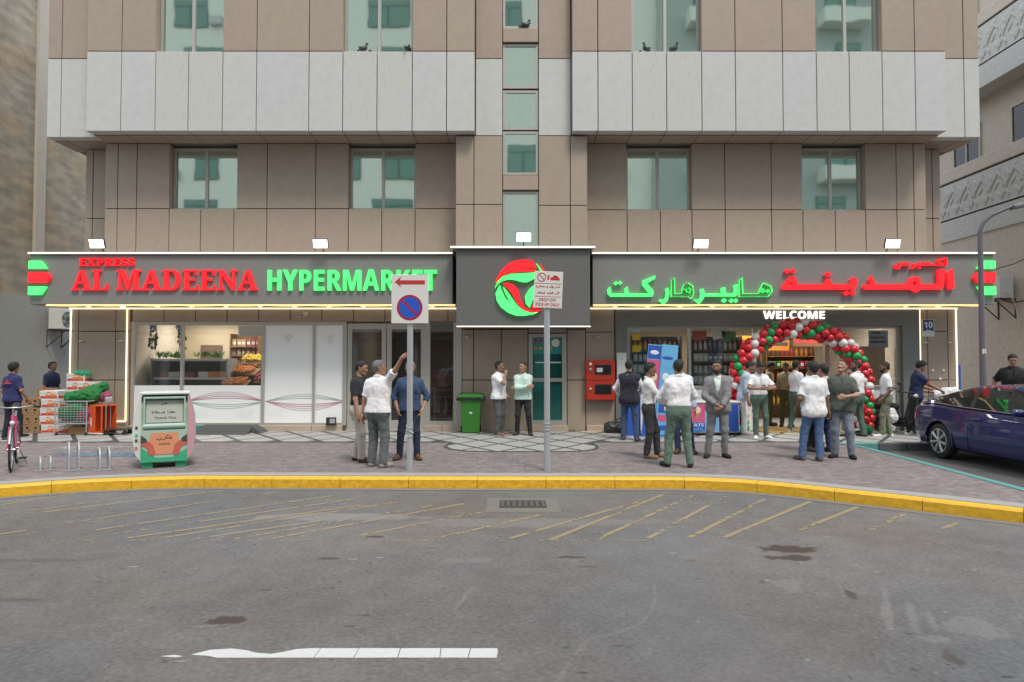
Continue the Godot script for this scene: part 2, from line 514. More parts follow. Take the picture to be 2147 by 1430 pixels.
func build_ground() -> void:
	M.asph = asphalt()
	pavers()
	tri(mk("ground_far", 0.13, 0.125, 0.12, 0.95), 0.2, M.tex_grain)
	struct("ground", bx(-300, 300, -0.5, -0.03, -300, 300), M.ground_far)
	var road := MB.new()
	road.flat(v2([-30, -10.6, 30, -10.6, 30, 9, -30, 9]), 0.0, Vector2(1.0 / 28.0, 1.0 / 14.0), Vector2(0.5, 10.6 / 14.0))
	struct("road", road, M.asph)
	var kl := kerb_line()
	# pavement of small blocks behind the kerb, up to the tiled strip
	var back := shifted(kl, 0.15)
	var pv := PackedVector2Array()
	for p in back:
		if p.x < 6.62: pv.append(p)
	pv.append_array(v2([6.72, -8.97, 6.80, -10.5, 6.90, -12.9, 6.90, -13.5, 6.55, -14.29, -16, -14.29]))
	struct("pavement", MB.new().flat(pv, 0.15, Vector2(0.62, 0.62)), M.pavers)
	# band of concrete just behind the painted kerb
	var b2 := shifted(kl, 0.16); var b3 := shifted(kl, 0.44)
	var band := MB.new()
	for i in kl.size() - 1:
		if b3[i + 1].x < 6.2:
			band.poly([Vector3(b2[i].x, 0.154, b2[i].y), Vector3(b2[i + 1].x, 0.154, b2[i + 1].y), Vector3(b3[i + 1].x, 0.154, b3[i + 1].y), Vector3(b3[i].x, 0.154, b3[i].y)], Vector3.UP)
	struct("pavement_edge_strip", band, M.kerb_grey)
	# pale gutter at the foot of the kerb
	var g1 := shifted(kl, -0.012); var g2 := shifted(kl, -0.16)
	var gut := MB.new()
	for i in kl.size() - 1:
		gut.poly([Vector3(g1[i].x, 0.004, g1[i].y), Vector3(g1[i + 1].x, 0.004, g1[i + 1].y), Vector3(g2[i + 1].x, 0.004, g2[i + 1].y), Vector3(g2[i].x, 0.004, g2[i].y)], Vector3.UP)
	tri(mk("gutter", 0.17, 0.165, 0.155, 0.9), 0.9, M.tex_grain)
	struct("gutter", gut, M.gutter)
	# the yellow kerb, stone by stone
	var kerb := Node3D.new(); kerb.name = "kerb"; add_child(kerb); kerb.set_meta("kind", "structure")
	var i := 0
	while i + 10 < kl.size():
		var st := MB.new()
		var seg := kl.slice(i, i + 11)
		var top: Array = []
		var prof := [[0.008, -0.06], [0.0, 0.125], [0.018, 0.149], [0.135, 0.153], [0.15, 0.145], [0.15, -0.06]]
		var rows := []
		for pr in prof:
			var s := shifted(kl, pr[0]).slice(i, i + 11)
			var row := []
			for k in s.size():
				var p := s[k]
				if k == 0: p = p.lerp(s[1], 0.035)
				if k == s.size() - 1: p = p.lerp(s[k - 1], 0.035)
				row.append(Vector3(p.x, pr[1], p.y))
			rows.append(row)
		for r in prof.size() - 1:
			for k in 10:
				var a: Vector3 = rows[r][k]; var b: Vector3 = rows[r][k + 1]; var c: Vector3 = rows[r + 1][k + 1]; var d: Vector3 = rows[r + 1][k]
				var mid: Vector3 = (rows[0][k] + rows[5][k]) * 0.5 + Vector3(0, 0.05, 0)
				st.poly([a, b, c, d], (a + c) * 0.5 - mid)
		for e in [0, 10]:
			st.poly(rows.map(func(q): return q[e]), rows[0][e] - rows[0][5])
		put(kerb, "kerb_stone", st, M.kerb_yellow)
		i += 10
	struct("alley_paving", MB.new().flat(v2([-17, -17.19, -17, -45, -10.6, -45, -10.6, -17.19]), 0.15, Vector2(0.62, 0.62)), M.pavers)
	struct("alley_paving", MB.new().flat(v2([10.7, -17.19, 10.7, -45, 17, -45, 17, -17.19]), 0.15, Vector2(0.62, 0.62)), M.pavers)
	struct("alley_paving", MB.new().flat(v2([13.2, -14.0, 13.2, -17.3, 17, -17.3, 17, -14.0]), 0.15, Vector2(0.62, 0.62)), M.pavers)
	struct("alley_paving", MB.new().flat(v2([-17, -12.0, -17, -17.3, -12.6, -17.3, -12.6, -12.0]), 0.149, Vector2(0.62, 0.62)), M.pavers)
	build_tiles()
	build_bay()
	build_markings()

func build_tiles() -> void:
	# strip of diamond paving in front of the shops, pale lozenges set in dark bands, with a rounded bulge in the middle
	var strip := v2([-12.6, -14.29, -12.6, -17.2, 13.2, -17.2, 13.2, -14.05, 6.55, -14.05, 6.55, -14.29])
	var bulge := v2([-1.32, -14.4, -1.35, -13.5, -1.22, -13.15, -0.9, -12.87, -0.5, -12.78, 1.0, -12.78, 1.4, -12.9, 1.65, -13.2, 1.72, -13.55, 1.7, -14.4])
	var area := Geometry2D.merge_polygons(strip, bulge)[0]
	var base := struct("tiled_pavement", MB.new().flat(area, 0.154), M.tile_dark)
	# pale border of the bulge
	var inner := Geometry2D.offset_polygon(area, -0.07)[0]
	var w := 0.86; var h := 1.24; var gap := 0.058
	var shared := {}
	for r in range(-2, 9):
		for c in range(-18, 19):
			var ctr := Vector2(c * w + (w * 0.5 if r % 2 != 0 else 0.0) + 0.16, -12.72 - r * h * 0.5)
			var dia := PackedVector2Array([ctr + Vector2(-w * 0.5 + gap, 0), ctr + Vector2(0, -h * 0.5 + gap * 1.4), ctr + Vector2(w * 0.5 - gap, 0), ctr + Vector2(0, h * 0.5 - gap * 1.4)])
			var cut := Geometry2D.intersect_polygons(dia, inner)
			for pc in cut:
				if pc.size() < 3: continue
				var ar := 0.0
				for k in pc.size(): ar += pc[k].cross(pc[(k + 1) % pc.size()])
				if absf(ar) < 0.06: continue
				var t := MB.new()
				t.ext(pc, 0, 0.011, Transform3D(Basis(Vector3.RIGHT, Vector3(0, 0, 1), Vector3.UP), Vector3(0, 0.155, 0)))
				put(base, "tile", t, M.tile_light)

func build_bay() -> void:
	# parking bay on the right, sunk to road level, behind the block paving
	tri(mk("bay_asphalt", 0.085, 0.083, 0.08, 0.9), 0.5, M.tex_grain, M.tex_bumps, 0.4)
	struct("parking_bay", MB.new().flat(v2([6.4, -14.06, 30, -14.06, 30, -5, 6.4, -5.0]), 0.006), M.bay_asphalt)
	# the kerb that bounds the bay: teal paint on the block side, grey beyond
	var k := Node3D.new(); k.name = "bay_kerb"; add_child(k); k.set_meta("kind", "structure")
	var line := [Vector2(6.90, -13.40), Vector2(6.88, -12.0), Vector2(6.82, -10.6), Vector2(6.76, -9.2), Vector2(6.70, -8.0)]
	for i in 4:
		var a: Vector2 = line[i]; var b: Vector2 = line[i + 1]
		var d := (b - a).normalized(); var nn := Vector2(d.y, -d.x) * 0.07
		a += d * 0.006; b -= d * 0.006
		put(k, "kerb_stone", MB.new().ext(PackedVector2Array([a - nn, b - nn, b + nn, a + nn]), 0, 0.2, Transform3D(Basis(Vector3.RIGHT, Vector3(0, 0, 1), Vector3.UP), Vector3(0, -0.04, 0))), M.kerb_teal)
	var x := 6.92
	var n := 0
	while x < 13.2:
		put(k, "kerb_stone", bx(x + 0.005, x + 0.595, -0.05, 0.168, -14.2, -14.04, 0.012), M.kerb_teal if n == 0 else M.kerb_dark)
		x += 0.6
		n += 1
	put(k, "kerb_stone", MB.new().ext(v2([6.62, -14.24, 6.74, -14.30, 6.98, -13.46, 6.84, -13.42]), 0, 0.205, Transform3D(Basis(Vector3.RIGHT, Vector3(0, 0, 1), Vector3.UP), Vector3(0, -0.04, 0))), M.kerb_teal)

func worn_strip(a: Vector2, b: Vector2, wid: float, keep: float, sd: int, y: float) -> MB:
	# a painted line worn away in flakes: only the cells of paint that are left are built
	var f := FastNoiseLite.new(); f.seed = sd; f.frequency = 0.9; f.fractal_octaves = 3
	var fl := FastNoiseLite.new(); fl.seed = sd + 50; fl.frequency = 9.0; fl.fractal_octaves = 2
	var m := MB.new()
	var d := b - a; var l := d.length(); d /= l
	var nn := Vector2(-d.y, d.x)
	var s := 0.03
	for i in int(l / s):
		for j in int(wid / s):
			var p := a + d * (i + 0.5) * s + nn * ((j + 0.5) * s - wid * 0.5)
			if f.get_noise_2dv(p) * 0.9 + fl.get_noise_2dv(p) * 0.8 < keep:
				var e := d * s * 0.5; var g := nn * s * 0.5
				var q := []
				for t in [-e - g, e - g, e + g, -e + g]: q.append(Vector3(p.x + t.x, y, p.y + t.y))
				m.poly(q, Vector3.UP)
	return m

func build_markings() -> void:
	tri(mk("worn_yellow", 0.245, 0.195, 0.115, 0.8), 1.4, M.tex_grain)
	tri(mk("road_white", 0.54, 0.54, 0.52, 0.7), 1.4, M.tex_grain)
	var ends := [[-6.56, -8.8, -6.0, -9.7], [-5.72, -8.39, -4.1, -9.8], [-5.6, -7.2, -5.3, -7.5], [-4.55, -7.52, -2.44, -9.42], [-4.04, -7.16, -1.92, -8.8], [-3.32, -7.12, -2.2, -7.95], [-2.53, -7.12, -0.6, -8.9], [-0.9, -7.06, 0.35, -8.25], [-0.02, -7.16, 1.7, -9.05], [0.4, -7.1, 2.1, -9.5], [1.42, -7.16, 2.95, -9.42], [2.23, -7.2, 3.95, -9.05], [3.16, -7.52, 4.41, -8.72], [3.94, -7.52, 4.8, -8.35], [4.75, -7.56, 5.13, -7.89]]
	for q in [[-6.3, -8.1, -5.2, -9.3], [-5.1, -7.8, -3.3, -9.7], [-4.3, -7.3, -2.1, -9.2], [-3.7, -7.14, -1.5, -9.0], [-2.9, -7.12, -1.0, -8.8], [-1.8, -7.1, -0.2, -8.55], [0.9, -7.14, 2.5, -9.45], [1.85, -7.18, 3.4, -9.2]]: ends.append(q)
	for i in ends.size():
		var e: Array = ends[i]
		struct("road_marking", worn_strip(Vector2(e[0], e[1]), Vector2(e[2], e[3]), 0.075, 0.42 if i < 9 else (0.32 if i < 15 else 0.22), 100 + i, 0.003), M.worn_yellow)
	struct("road_marking", worn_strip(Vector2(-5.6, -7.08), Vector2(1.4, -7.08), 0.05, -0.2, 130, 0.0028), M.worn_yellow)
	# white dash with its left end broken away
	var d := MB.new()
	for pc in [[-2.02, -4.35, -1.93, -4.42, -1.80, -4.44, -1.70, -4.415, -1.62, -4.375, -1.52, -4.36, -1.46, -4.385, -1.38, -4.43, -1.28, -4.445, -1.232, -4.444, -1.238, -4.306, -1.84, -4.305, -1.9, -4.33], [-1.227, -4.445, -0.985, -4.443, -0.99, -4.305, -1.233, -4.307], [-0.98, -4.446, -0.72, -4.444, -0.715, -4.307, -0.985, -4.304], [-0.714, -4.443, -0.46, -4.446, -0.452, -4.306, -0.709, -4.306], [-0.454, -4.445, -0.27, -4.443, -0.276, -4.305, -0.447, -4.307], [-0.264, -4.442, -0.095, -4.445, -0.09, -4.40, -0.096, -4.305, -0.27, -4.306], [-2.2, -4.325, -2.12, -4.345, -2.06, -4.325, -2.1, -4.31]]:
		d.ext(v2(pc), 0.0005, 0.0035, Transform3D(Basis(Vector3.RIGHT, Vector3(0, 0, 1), Vector3.UP), Vector3.ZERO))
	struct("road_marking", d, M.road_white)
	# storm drain in a concrete surround at the kerb
	tri(mk("drain_pit_shade", 0.05, 0.045, 0.04, 0.95), 0.9, M.tex_grain)
	tri(mk("drain_concrete", 0.15, 0.14, 0.12, 0.9), 0.9, M.tex_grain)
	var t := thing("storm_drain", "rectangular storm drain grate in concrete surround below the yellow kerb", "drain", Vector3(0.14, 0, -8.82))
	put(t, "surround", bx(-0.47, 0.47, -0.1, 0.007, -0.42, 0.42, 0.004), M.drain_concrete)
	put(t, "pit_shade_sheet", MB.new().box(Vector3(-0.30, 0, -0.26), Vector3(0.30, 0.010, 0.2)), M.drain_pit_shade)  # flat dark sheet below the bars, its colour painting the shade of a pit
	for i in 8:
		put(t, "grate_bar", bx(-0.285 + i * 0.075, -0.245 + i * 0.075, 0.0105, 0.022, -0.23, 0.17, 0.003), M.cast_iron)

# ---------------------------------------------------------------- the main building
var bld: Node3D

func panel(x0: float, x1: float, y0: float, y1: float, z: float, m: Material, depth := 0.28, gap := 0.009) -> void:
	put(bld, "cladding_panel", bx(x0 + gap, x1 - gap, y0 + gap, y1 - gap, z - depth, z, 0.006), m)

func beige(i: int) -> Material:
	return [M.beige, M.beige_warm, M.beige, M.beige_dust, M.beige_warm][(i * 7 + 3) % 5]

func window(x0: float, x1: float, y0: float, y1: float, z: float, lights := 2) -> void:
	# aluminium frame set in the reveal, one part per pane below the window
	var fr := MB.new()
	var w := 0.055; var d := 0.07
	fr.box(Vector3(x0, y0, z - d), Vector3(x0 + w, y1, z)); fr.box(Vector3(x1 - w, y0, z - d), Vector3(x1, y1, z))
	fr.box(Vector3(x0 + w, y0, z - d), Vector3(x1 - w, y0 + w, z)); fr.box(Vector3(x0 + w, y1 - w, z - d), Vector3(x1 - w, y1, z))
	var o := put(bld, "window", fr, M.aluminium)
	var step := (x1 - x0 - 2 * w) / lights
	for i in lights:
		var a := x0 + w + step * i
		if i > 0: put(o, "mullion", bx(a - 0.035, a + 0.035, y0 + w, y1 - w, z - d, z + 0.012, 0.004), M.aluminium)
		put(o, "pane", bx(a + (0.035 if i > 0 else 0.0), a + step - (0.035 if i < lights - 1 else 0.0), y0 + w, y1 - w, z - 0.045, z - 0.03), M.mirror_glass)

func build_main() -> void:
	bld = thing("commercial_building", "beige and white clad building with teal windows above the hypermarket signs", "building", Vector3.ZERO)
	var W := -16.5
	var core := MB.new()
	core.box(Vector3(-9.9, 3.14, -26), Vector3(10.05, 7.17, W - 0.285))
	core.box(Vector3(-10.68, 3.14, -26), Vector3(-9.9, 7.19, -17.26)); core.box(Vector3(10.05, 3.14, -26), Vector3(10.72, 7.19, -17.26))
	core.box(Vector3(-9.85, 7.17, -26), Vector3(-0.87, 12.5, -15.94)); core.box(Vector3(1.40, 7.17, -26), Vector3(10.05, 12.5, -15.94))
	core.box(Vector3(-0.86, 7.17, -26), Vector3(1.39, 12.5, -16.3))
	core.box(Vector3(-11.1, 7.2, -26), Vector3(-9.86, 12.5, -16.42)); core.box(Vector3(10.06, 7.2, -26), Vector3(11.17, 12.5, -16.42))
	put(bld, "wall", core, M.wall_core)
	# ---- first storey, left and right of the tower
	var xl := [-9.92, -9.61, -9.147, -8.347, -6.71, -5.97, -4.785, -3.985, -2.36, -1.30]
	var k := 0
	for i in 9:
		k += 1
		if i == 3 or i == 7: window(xl[i], xl[i + 1], 5.56, 7.1, W - 0.2); continue
		panel(xl[i], xl[i + 1], 5.56, 7.16, W, beige(k))
	var xlb := [-9.92, -9.61, -9.147, -8.347, -7.58, -6.77, -5.97, -4.785, -3.985, -3.17, -2.36, -1.30]
	for i in 11: panel(xlb[i], xlb[i + 1], 4.0, 5.56, W, beige(i + 2))
	var xr := [1.74, 2.80, 4.38, 5.19, 6.32, 7.08, 8.61, 9.37, 9.79, 10.09]
	for i in 9:
		k += 1
		if i == 1 or i == 5: window(xr[i], xr[i + 1], 5.53, 7.1, W - 0.2); continue
		panel(xr[i], xr[i + 1], 5.53, 7.16, W, beige(k))
	var xrb := [1.74, 2.80, 3.61, 4.38, 5.19, 6.32, 7.08, 7.87, 8.61, 9.37, 9.79, 10.09]
	for i in 11: panel(xrb[i], xrb[i + 1], 4.0, 5.53, W, beige(i + 1))
	# set-back corners
	for s in [[-10.71, -10.52, 0], [-10.52, -9.9, 1], [10.07, 10.55, 2], [10.55, 10.76, 3]]:
		panel(s[0], s[1], 4.0, 5.42, -17.0, beige(s[2])); panel(s[0], s[1], 5.42, 7.18, -17.0, beige(s[2] + 1))
	# ---- white belt and the storey above, carried forward on the soffit
	var z := -15.65
	var bl := [-9.882, -9.075, -8.28, -7.515, -6.72, -5.934, -4.717, -3.93, -3.135, -2.317, -1.52, -0.868]
	for i in 11:
		var dirty: bool = i in [2, 3, 7, 8]
		panel(bl[i], bl[i + 1], 7.17, 9.05, z, M.white_panel_streaked if dirty else ([M.white_panel, M.white_panel_cool][i % 2]))
		if not dirty: panel(bl[i], bl[i + 1], 9.05, 11.2, z, beige(i))
	window(bl[2], bl[4], 9.06, 11.2, z - 0.2); window(bl[7], bl[9], 9.06, 11.2, z - 0.2)
	var br := [1.399, 1.996, 2.793, 3.589, 4.407, 5.19, 6.288, 7.073, 7.836, 8.6, 9.363, 10.081]
	for i in 11:
		var dirty: bool = i in [2, 3, 7, 8]
		panel(br[i], br[i + 1], 7.17, 9.05, z, M.white_panel_streaked if dirty else ([M.white_panel_cool, M.white_panel][i % 2]))
		if not dirty: panel(br[i], br[i + 1], 9.05, 11.2, z, beige(i + 3))
	window(br[2], br[4], 9.06, 11.2, z - 0.2); window(br[7], br[9], 9.06, 11.2, z - 0.2)
	# soffit boards run in line with the belt joints
	for g in [bl, br]:
		for i in 11:
			put(bld, "soffit_panel", bx(g[i] + 0.012, g[i + 1] - 0.012, 7.165, 7.2, W - 0.02, z - 0.29, 0.004), M.beige_warm)
	# belt returns at the corners
	for s in [[-11.132, -10.8, -1], [-10.8, -9.89, -1], [10.09, 10.83, 1], [10.83, 11.2, 1]]:
		panel(s[0], s[1], 7.19, 9.10, -16.15, M.white_panel); panel(s[0], s[1], 9.10, 11.2, -16.15, beige(int(s[0])))
		put(bld, "soffit_panel", bx(s[0] + 0.012, s[1] - 0.012, 7.185, 7.22, -17.3, -16.44, 0.004), M.beige_warm)
	for s in [-9.89, 10.09]:
		put(bld, "return_panel", bx(s - 0.012, s + 0.012, 7.2, 11.2, -16.14, z - 0.29), M.white_panel)
	for s in [-9.925, 10.095]:
		put(bld, "return_panel", bx(s - 0.012, s + 0.012, 4.0, 7.17, -16.99, W - 0.29), M.beige)
	# plain storeys above the frame
	put(bld, "upper_wall", bx(-9.88, 10.08, 11.25, 12.5, -15.93, z - 0.02), M.beige)
	# ---- stair tower with its strip of windows
	var T := -15.9
	var tc := MB.new()
	tc.box(Vector3(-1.30, 4.0, -16.5), Vector3(1.74, 7.16, T - 0.285)); tc.box(Vector3(-0.855, 7.16, -16.28), Vector3(1.385, 12, T - 0.285))
	put(bld, "tower_wall", tc, M.wall_core)
	panel(-1.326, -0.895, 5.52, 7.15, T, M.beige); panel(-0.895, -0.22, 5.52, 7.15, T, M.beige_dust); panel(-1.326, -0.895, 4.0, 5.52, T, M.beige_dust); panel(-0.895, -0.22, 4.0, 5.52, T, M.beige_dust)
	panel(0.625, 1.37, 5.50, 7.15, T, M.beige); panel(1.37, 1.773, 5.50, 7.15, T, M.beige_dust); panel(0.625, 1.37, 4.0, 5.5, T, M.beige_dust); panel(1.37, 1.773, 4.0, 5.5, T, M.beige)
	panel(-0.86, -0.22, 7.15, 8.99, T, M.white_panel); panel(0.625, 1.39, 7.15, 8.99, T, M.white_panel)
	panel(-0.86, -0.22, 8.99, 11.4, T, M.beige_warm); panel(0.625, 1.39, 8.99, 11.4, T, M.beige_warm)
	for s in [[-0.22, 0.625, 9.38, 9.72], [-0.22, 0.625, 5.86, 6.22]]: panel(s[0], s[1], s[2], s[3], T, M.beige_warm)
	for s in [[9.74, 11.3], [8.30, 9.36], [7.31, 8.25], [6.24, 7.27], [4.2, 5.84]]:
		window(-0.215, 0.62, s[0], s[1], T - 0.06, 1)
	# side faces of the tower under the overhang
	for s in [-1.315, 1.762]: put(bld, "return_panel", bx(s - 0.011, s + 0.011, 4.0, 7.15, -16.49, T - 0.29), M.beige)
	build_ground_floor()

func build_ground_floor() -> void:
	var W := -16.5
	# side, rear and cross walls, slab and ceilings shut the shop rooms in
	var rm := MB.new()
	rm.box(Vector3(-10.68, -0.1, -26), Vector3(-9.25, 3.14, W - 0.285)); rm.box(Vector3(9.86, -0.1, -26), Vector3(10.74, 3.14, W - 0.285))
	rm.box(Vector3(-9.25, -0.1, -26), Vector3(9.86, 3.14, -25.7))
	rm.box(Vector3(-4.12, -0.1, -25.7), Vector3(-3.98, 3.0, W - 0.12)); rm.box(Vector3(-1.25, -0.1, -25.7), Vector3(-1.1, 3.0, W - 0.29)); rm.box(Vector3(1.9, -0.1, -25.7), Vector3(2.5, 3.14, W - 0.29))
	rm.box(Vector3(-1.1, 0.16, -17.7), Vector3(1.9, 3.0, -17.6))
	put(bld, "inner_wall", rm, M.pale_render)
	put(bld, "room_floor", bx(-9.25, 9.86, -0.1, 0.16, -25.7, W - 0.1), M.tile_light)
	put(bld, "room_ceiling", bx(-9.25, 9.86, 3.0, 3.14, -25.7, W - 0.1), M.white_paint)
	# left corner and pillar cladding
	for r in [[0.16, 1.39], [1.39, 2.57], [2.57, 3.13]]:
		for s in [[-10.66, -10.5, 0], [-10.5, -9.6, 1], [-9.6, -9.25, 2]]: panel(s[0], s[1], r[0], r[1], W, beige(s[2]))
		panel(-10.67, -10.655, r[0], r[1], -16.8, M.beige, 0.6)
		for s in [[9.86, 10.06, 3], [10.06, 10.55, 4], [10.55, 10.74, 1]]: panel(s[0], s[1], r[0], r[1], W, beige(s[2]))
	# strip over the left shop glass
	var x := -9.2
	var i := 0
	while x < -1.4:
		var e := minf(x + 0.765, -1.34)
		panel(x, e, 2.80, 3.13, W, beige(i)); x = e; i += 1
	# wall under the logo board
	for s in [[-1.215, -0.93], [-0.93, -0.26], [-0.26, 0.39], [1.33, 1.78], [1.78, 2.49]]:
		var full: bool = s[0] < 0.3 or s[0] > 1.2
		panel(s[0], s[1], 0.16, 1.39, W, beige(i)); panel(s[0], s[1], 1.39, 2.55 if s[0] > 1.7 else 2.62, W, beige(i + 1))
		panel(s[0], s[1], 2.55 if s[0] > 1.7 else 2.62, 3.13, W, beige(i + 1)); i += 2
	panel(0.39, 1.33, 2.52, 3.13, W, M.beige)
	put(bld, "end_panel", bx(-1.345, -1.215, 0.16, 3.1, W - 0.28, W + 0.01, 0.004), M.aluminium)
	# stone skirting
	for s in [[-9.22, -6.06], [-6.06, -4.82], [-4.82, -4.08], [-2.1, -1.68], [-1.68, -1.22], [0.36, 1.36], [1.8, 2.3]]:
		put(bld, "skirting_stone", bx(s[0], s[1] - 0.01, 0.155, 0.30, W - 0.05, W + 0.05, 0.008), M.skirting)
	# ---- left shop front: two glass lights over white vinyl, two full white lights
	var f := MB.new()
	for s in [[-9.22, -9.15, 0.3], [-8.03, -7.96, 0.3], [-6.07, -5.99, 0.3], [-4.83, -4.77, 0.3], [-4.10, -4.0, 0.3]]:
		f.box(Vector3(s[0], s[2], W - 0.1), Vector3(s[1], 2.80, W - 0.01))
	var g := MB.new()
	g.box(Vector3(-9.22, 2.72, W - 0.095), Vector3(-4.0, 2.80, W - 0.012)); g.box(Vector3(-9.22, 0.30, W - 0.095), Vector3(-4.0, 0.36, W - 0.012))
	f.add(g)
	var sf := put(bld, "shop_front_frame", f, M.aluminium)
	for s in [[-9.15, -8.03], [-7.96, -6.07]]:
		put(sf, "pane", bx(s[0], s[1], 1.26, 2.72, W - 0.06, W - 0.05), M.shop_glass)
		put(sf, "vinyl_panel", bx(s[0], s[1], 0.36, 1.26, W - 0.06, W - 0.045), M.vinyl)
	for s in [[-5.99, -4.83], [-4.77, -4.10]]:
		put(sf, "vinyl_panel", bx(s[0], s[1], 0.36, 2.72, W - 0.06, W - 0.045), M.vinyl)
	vinyl_print(sf, W - 0.043)
	# ---- glass doors and side light of the lobby
	for s in [[-3.99, -3.05], [-3.03, -2.10]]:
		var dr := MB.new()
		dr.box(Vector3(s[0], 0.17, W - 0.1), Vector3(s[0] + 0.11, 2.76, W - 0.03)); dr.box(Vector3(s[1] - 0.11, 0.17, W - 0.1), Vector3(s[1], 2.76, W - 0.03))
		dr.box(Vector3(s[0] + 0.11, 2.62, W - 0.098), Vector3(s[1] - 0.11, 2.76, W - 0.032)); dr.box(Vector3(s[0] + 0.11, 0.17, W - 0.098), Vector3(s[1] - 0.11, 0.42, W - 0.032))
		var o := put(bld, "glass_door", dr, M.aluminium)
		put(o, "pane", bx(s[0] + 0.11, s[1] - 0.11, 0.42, 2.62, W - 0.07, W - 0.06), M.door_glass)
	var sl := MB.new()
	sl.box(Vector3(-2.10, 0.3, W - 0.12), Vector3(-1.98, 2.8, W - 0.02)); sl.box(Vector3(-1.42, 0.3, W - 0.12), Vector3(-1.345, 2.8, W - 0.02))
	sl.box(Vector3(-1.98, 0.3, W - 0.118), Vector3(-1.42, 0.40, W - 0.022))
	var so := put(bld, "side_light_frame", sl, M.aluminium)
	put(so, "pane", bx(-1.98, -1.42, 0.40, 2.79, W - 0.07, W - 0.06), M.door_glass)
	put(bld, "door_step", bx(-4.0, -2.1, 0.155, 0.20, W - 0.3, W + 0.06, 0.01), M.kerb_grey)
	# ---- single door with posters under the logo board
	var df := MB.new()
	df.box(Vector3(0.40, 0.30, W - 0.12), Vector3(0.50, 2.51, W + 0.02)); df.box(Vector3(1.21, 0.30, W - 0.12), Vector3(1.32, 2.51, W + 0.02))
	df.box(Vector3(0.50, 2.42, W - 0.118), Vector3(1.21, 2.51, W + 0.018)); df.box(Vector3(0.50, 0.30, W - 0.118), Vector3(1.21, 0.42, W + 0.018)); df.box(Vector3(0.50, 1.35, W - 0.118), Vector3(1.21, 1.44, W + 0.018))
	var dd := put(bld, "poster_door", df, M.aluminium)
	mk("teal_film", 0.03, 0.17, 0.15, 0.06, 0.5)
	put(dd, "pane", bx(0.50, 1.21, 1.44, 2.42, W - 0.07, W - 0.05), M.teal_film)
	put(dd, "pane", bx(0.50, 1.21, 0.42, 1.35, W - 0.07, W - 0.05), M.teal_film)
	mk("poster_teal", 0.03, 0.27, 0.26, 0.4)
	mk("poster_pink", 0.42, 0.04, 0.12, 0.4)
	mk("poster_yellow", 0.42, 0.33, 0.03, 0.4)
	put(dd, "poster", bx(0.51, 1.20, 2.02, 2.41, W - 0.049, W - 0.045), M.poster_teal)
	for s in [[0.58, 0.05], [0.70, 0.05]]: put(dd, "poster_dot", MB.new().ball(Vector3(s[0], 2.34, W - 0.045), Vector3(s[1], 0.05, 0.003), 6, 12), M.poster_pink)
	for s in [0.57, 0.69, 0.81, 0.93]: put(dd, "poster_flower", MB.new().ball(Vector3(s, 2.16, W - 0.045), Vector3(0.05, 0.04, 0.003), 6, 10), M.poster_yellow)
	put(dd, "poster_disc", MB.new().ball(Vector3(1.06, 2.29, W - 0.045), Vector3(0.10, 0.10, 0.004), 6, 20), M.white_paint)
	put(dd, "sticker_strip", bx(0.56, 1.19, 1.80, 1.83, W - 0.049, W - 0.046), M.white_paint)
	# ---- dark surround and glazing of the supermarket
	var sr := MB.new()
	sr.box(Vector3(2.5, 0.16, W - 0.2), Vector3(2.78, 3.12, W + 0.05)); sr.box(Vector3(9.43, 0.16, W - 0.2), Vector3(9.84, 3.12, W + 0.05)); sr.box(Vector3(2.78, 2.70, W - 0.198), Vector3(9.43, 3.12, W + 0.048))
	put(bld, "shop_surround", sr, M.shop_frame)
	var sm := MB.new()
	for s in [[2.78, 2.84], [4.29, 4.35], [5.86, 5.95], [7.60, 7.70], [8.02, 8.09], [9.33, 9.43]]: sm.box(Vector3(s[0], 0.16, W - 0.16), Vector3(s[1], 2.70, W - 0.06))
	sm.box(Vector3(2.84, 2.64, W - 0.158), Vector3(9.33, 2.70, W - 0.062))
	for s in [[2.84, 4.29], [4.35, 5.86], [8.09, 9.33]]: sm.box(Vector3(s[0], 1.2, W - 0.155), Vector3(s[1], 1.25, W - 0.065))
	var smf := put(bld, "supermarket_frame", sm, M.aluminium)
	for s in [[2.84, 4.29], [4.35, 5.86], [8.09, 9.33]]:
		put(smf, "pane", bx(s[0], s[1], 1.25, 2.64, W - 0.115, W - 0.105), M.shop_glass)
		put(smf, "vinyl_panel", bx(s[0], s[1], 0.17, 1.2, W - 0.12, W - 0.10), M.vinyl)
	put(smf, "pane", bx(7.70, 8.02, 0.2, 2.64, W - 0.115, W - 0.105), M.shop_glass)

func ribbon(pts: PackedVector2Array, wid: float) -> PackedVector2Array:
	var a := shifted(pts, wid * 0.5); var b := shifted(pts, -wid * 0.5)
	b.reverse()
	a.append_array(b)
	return a

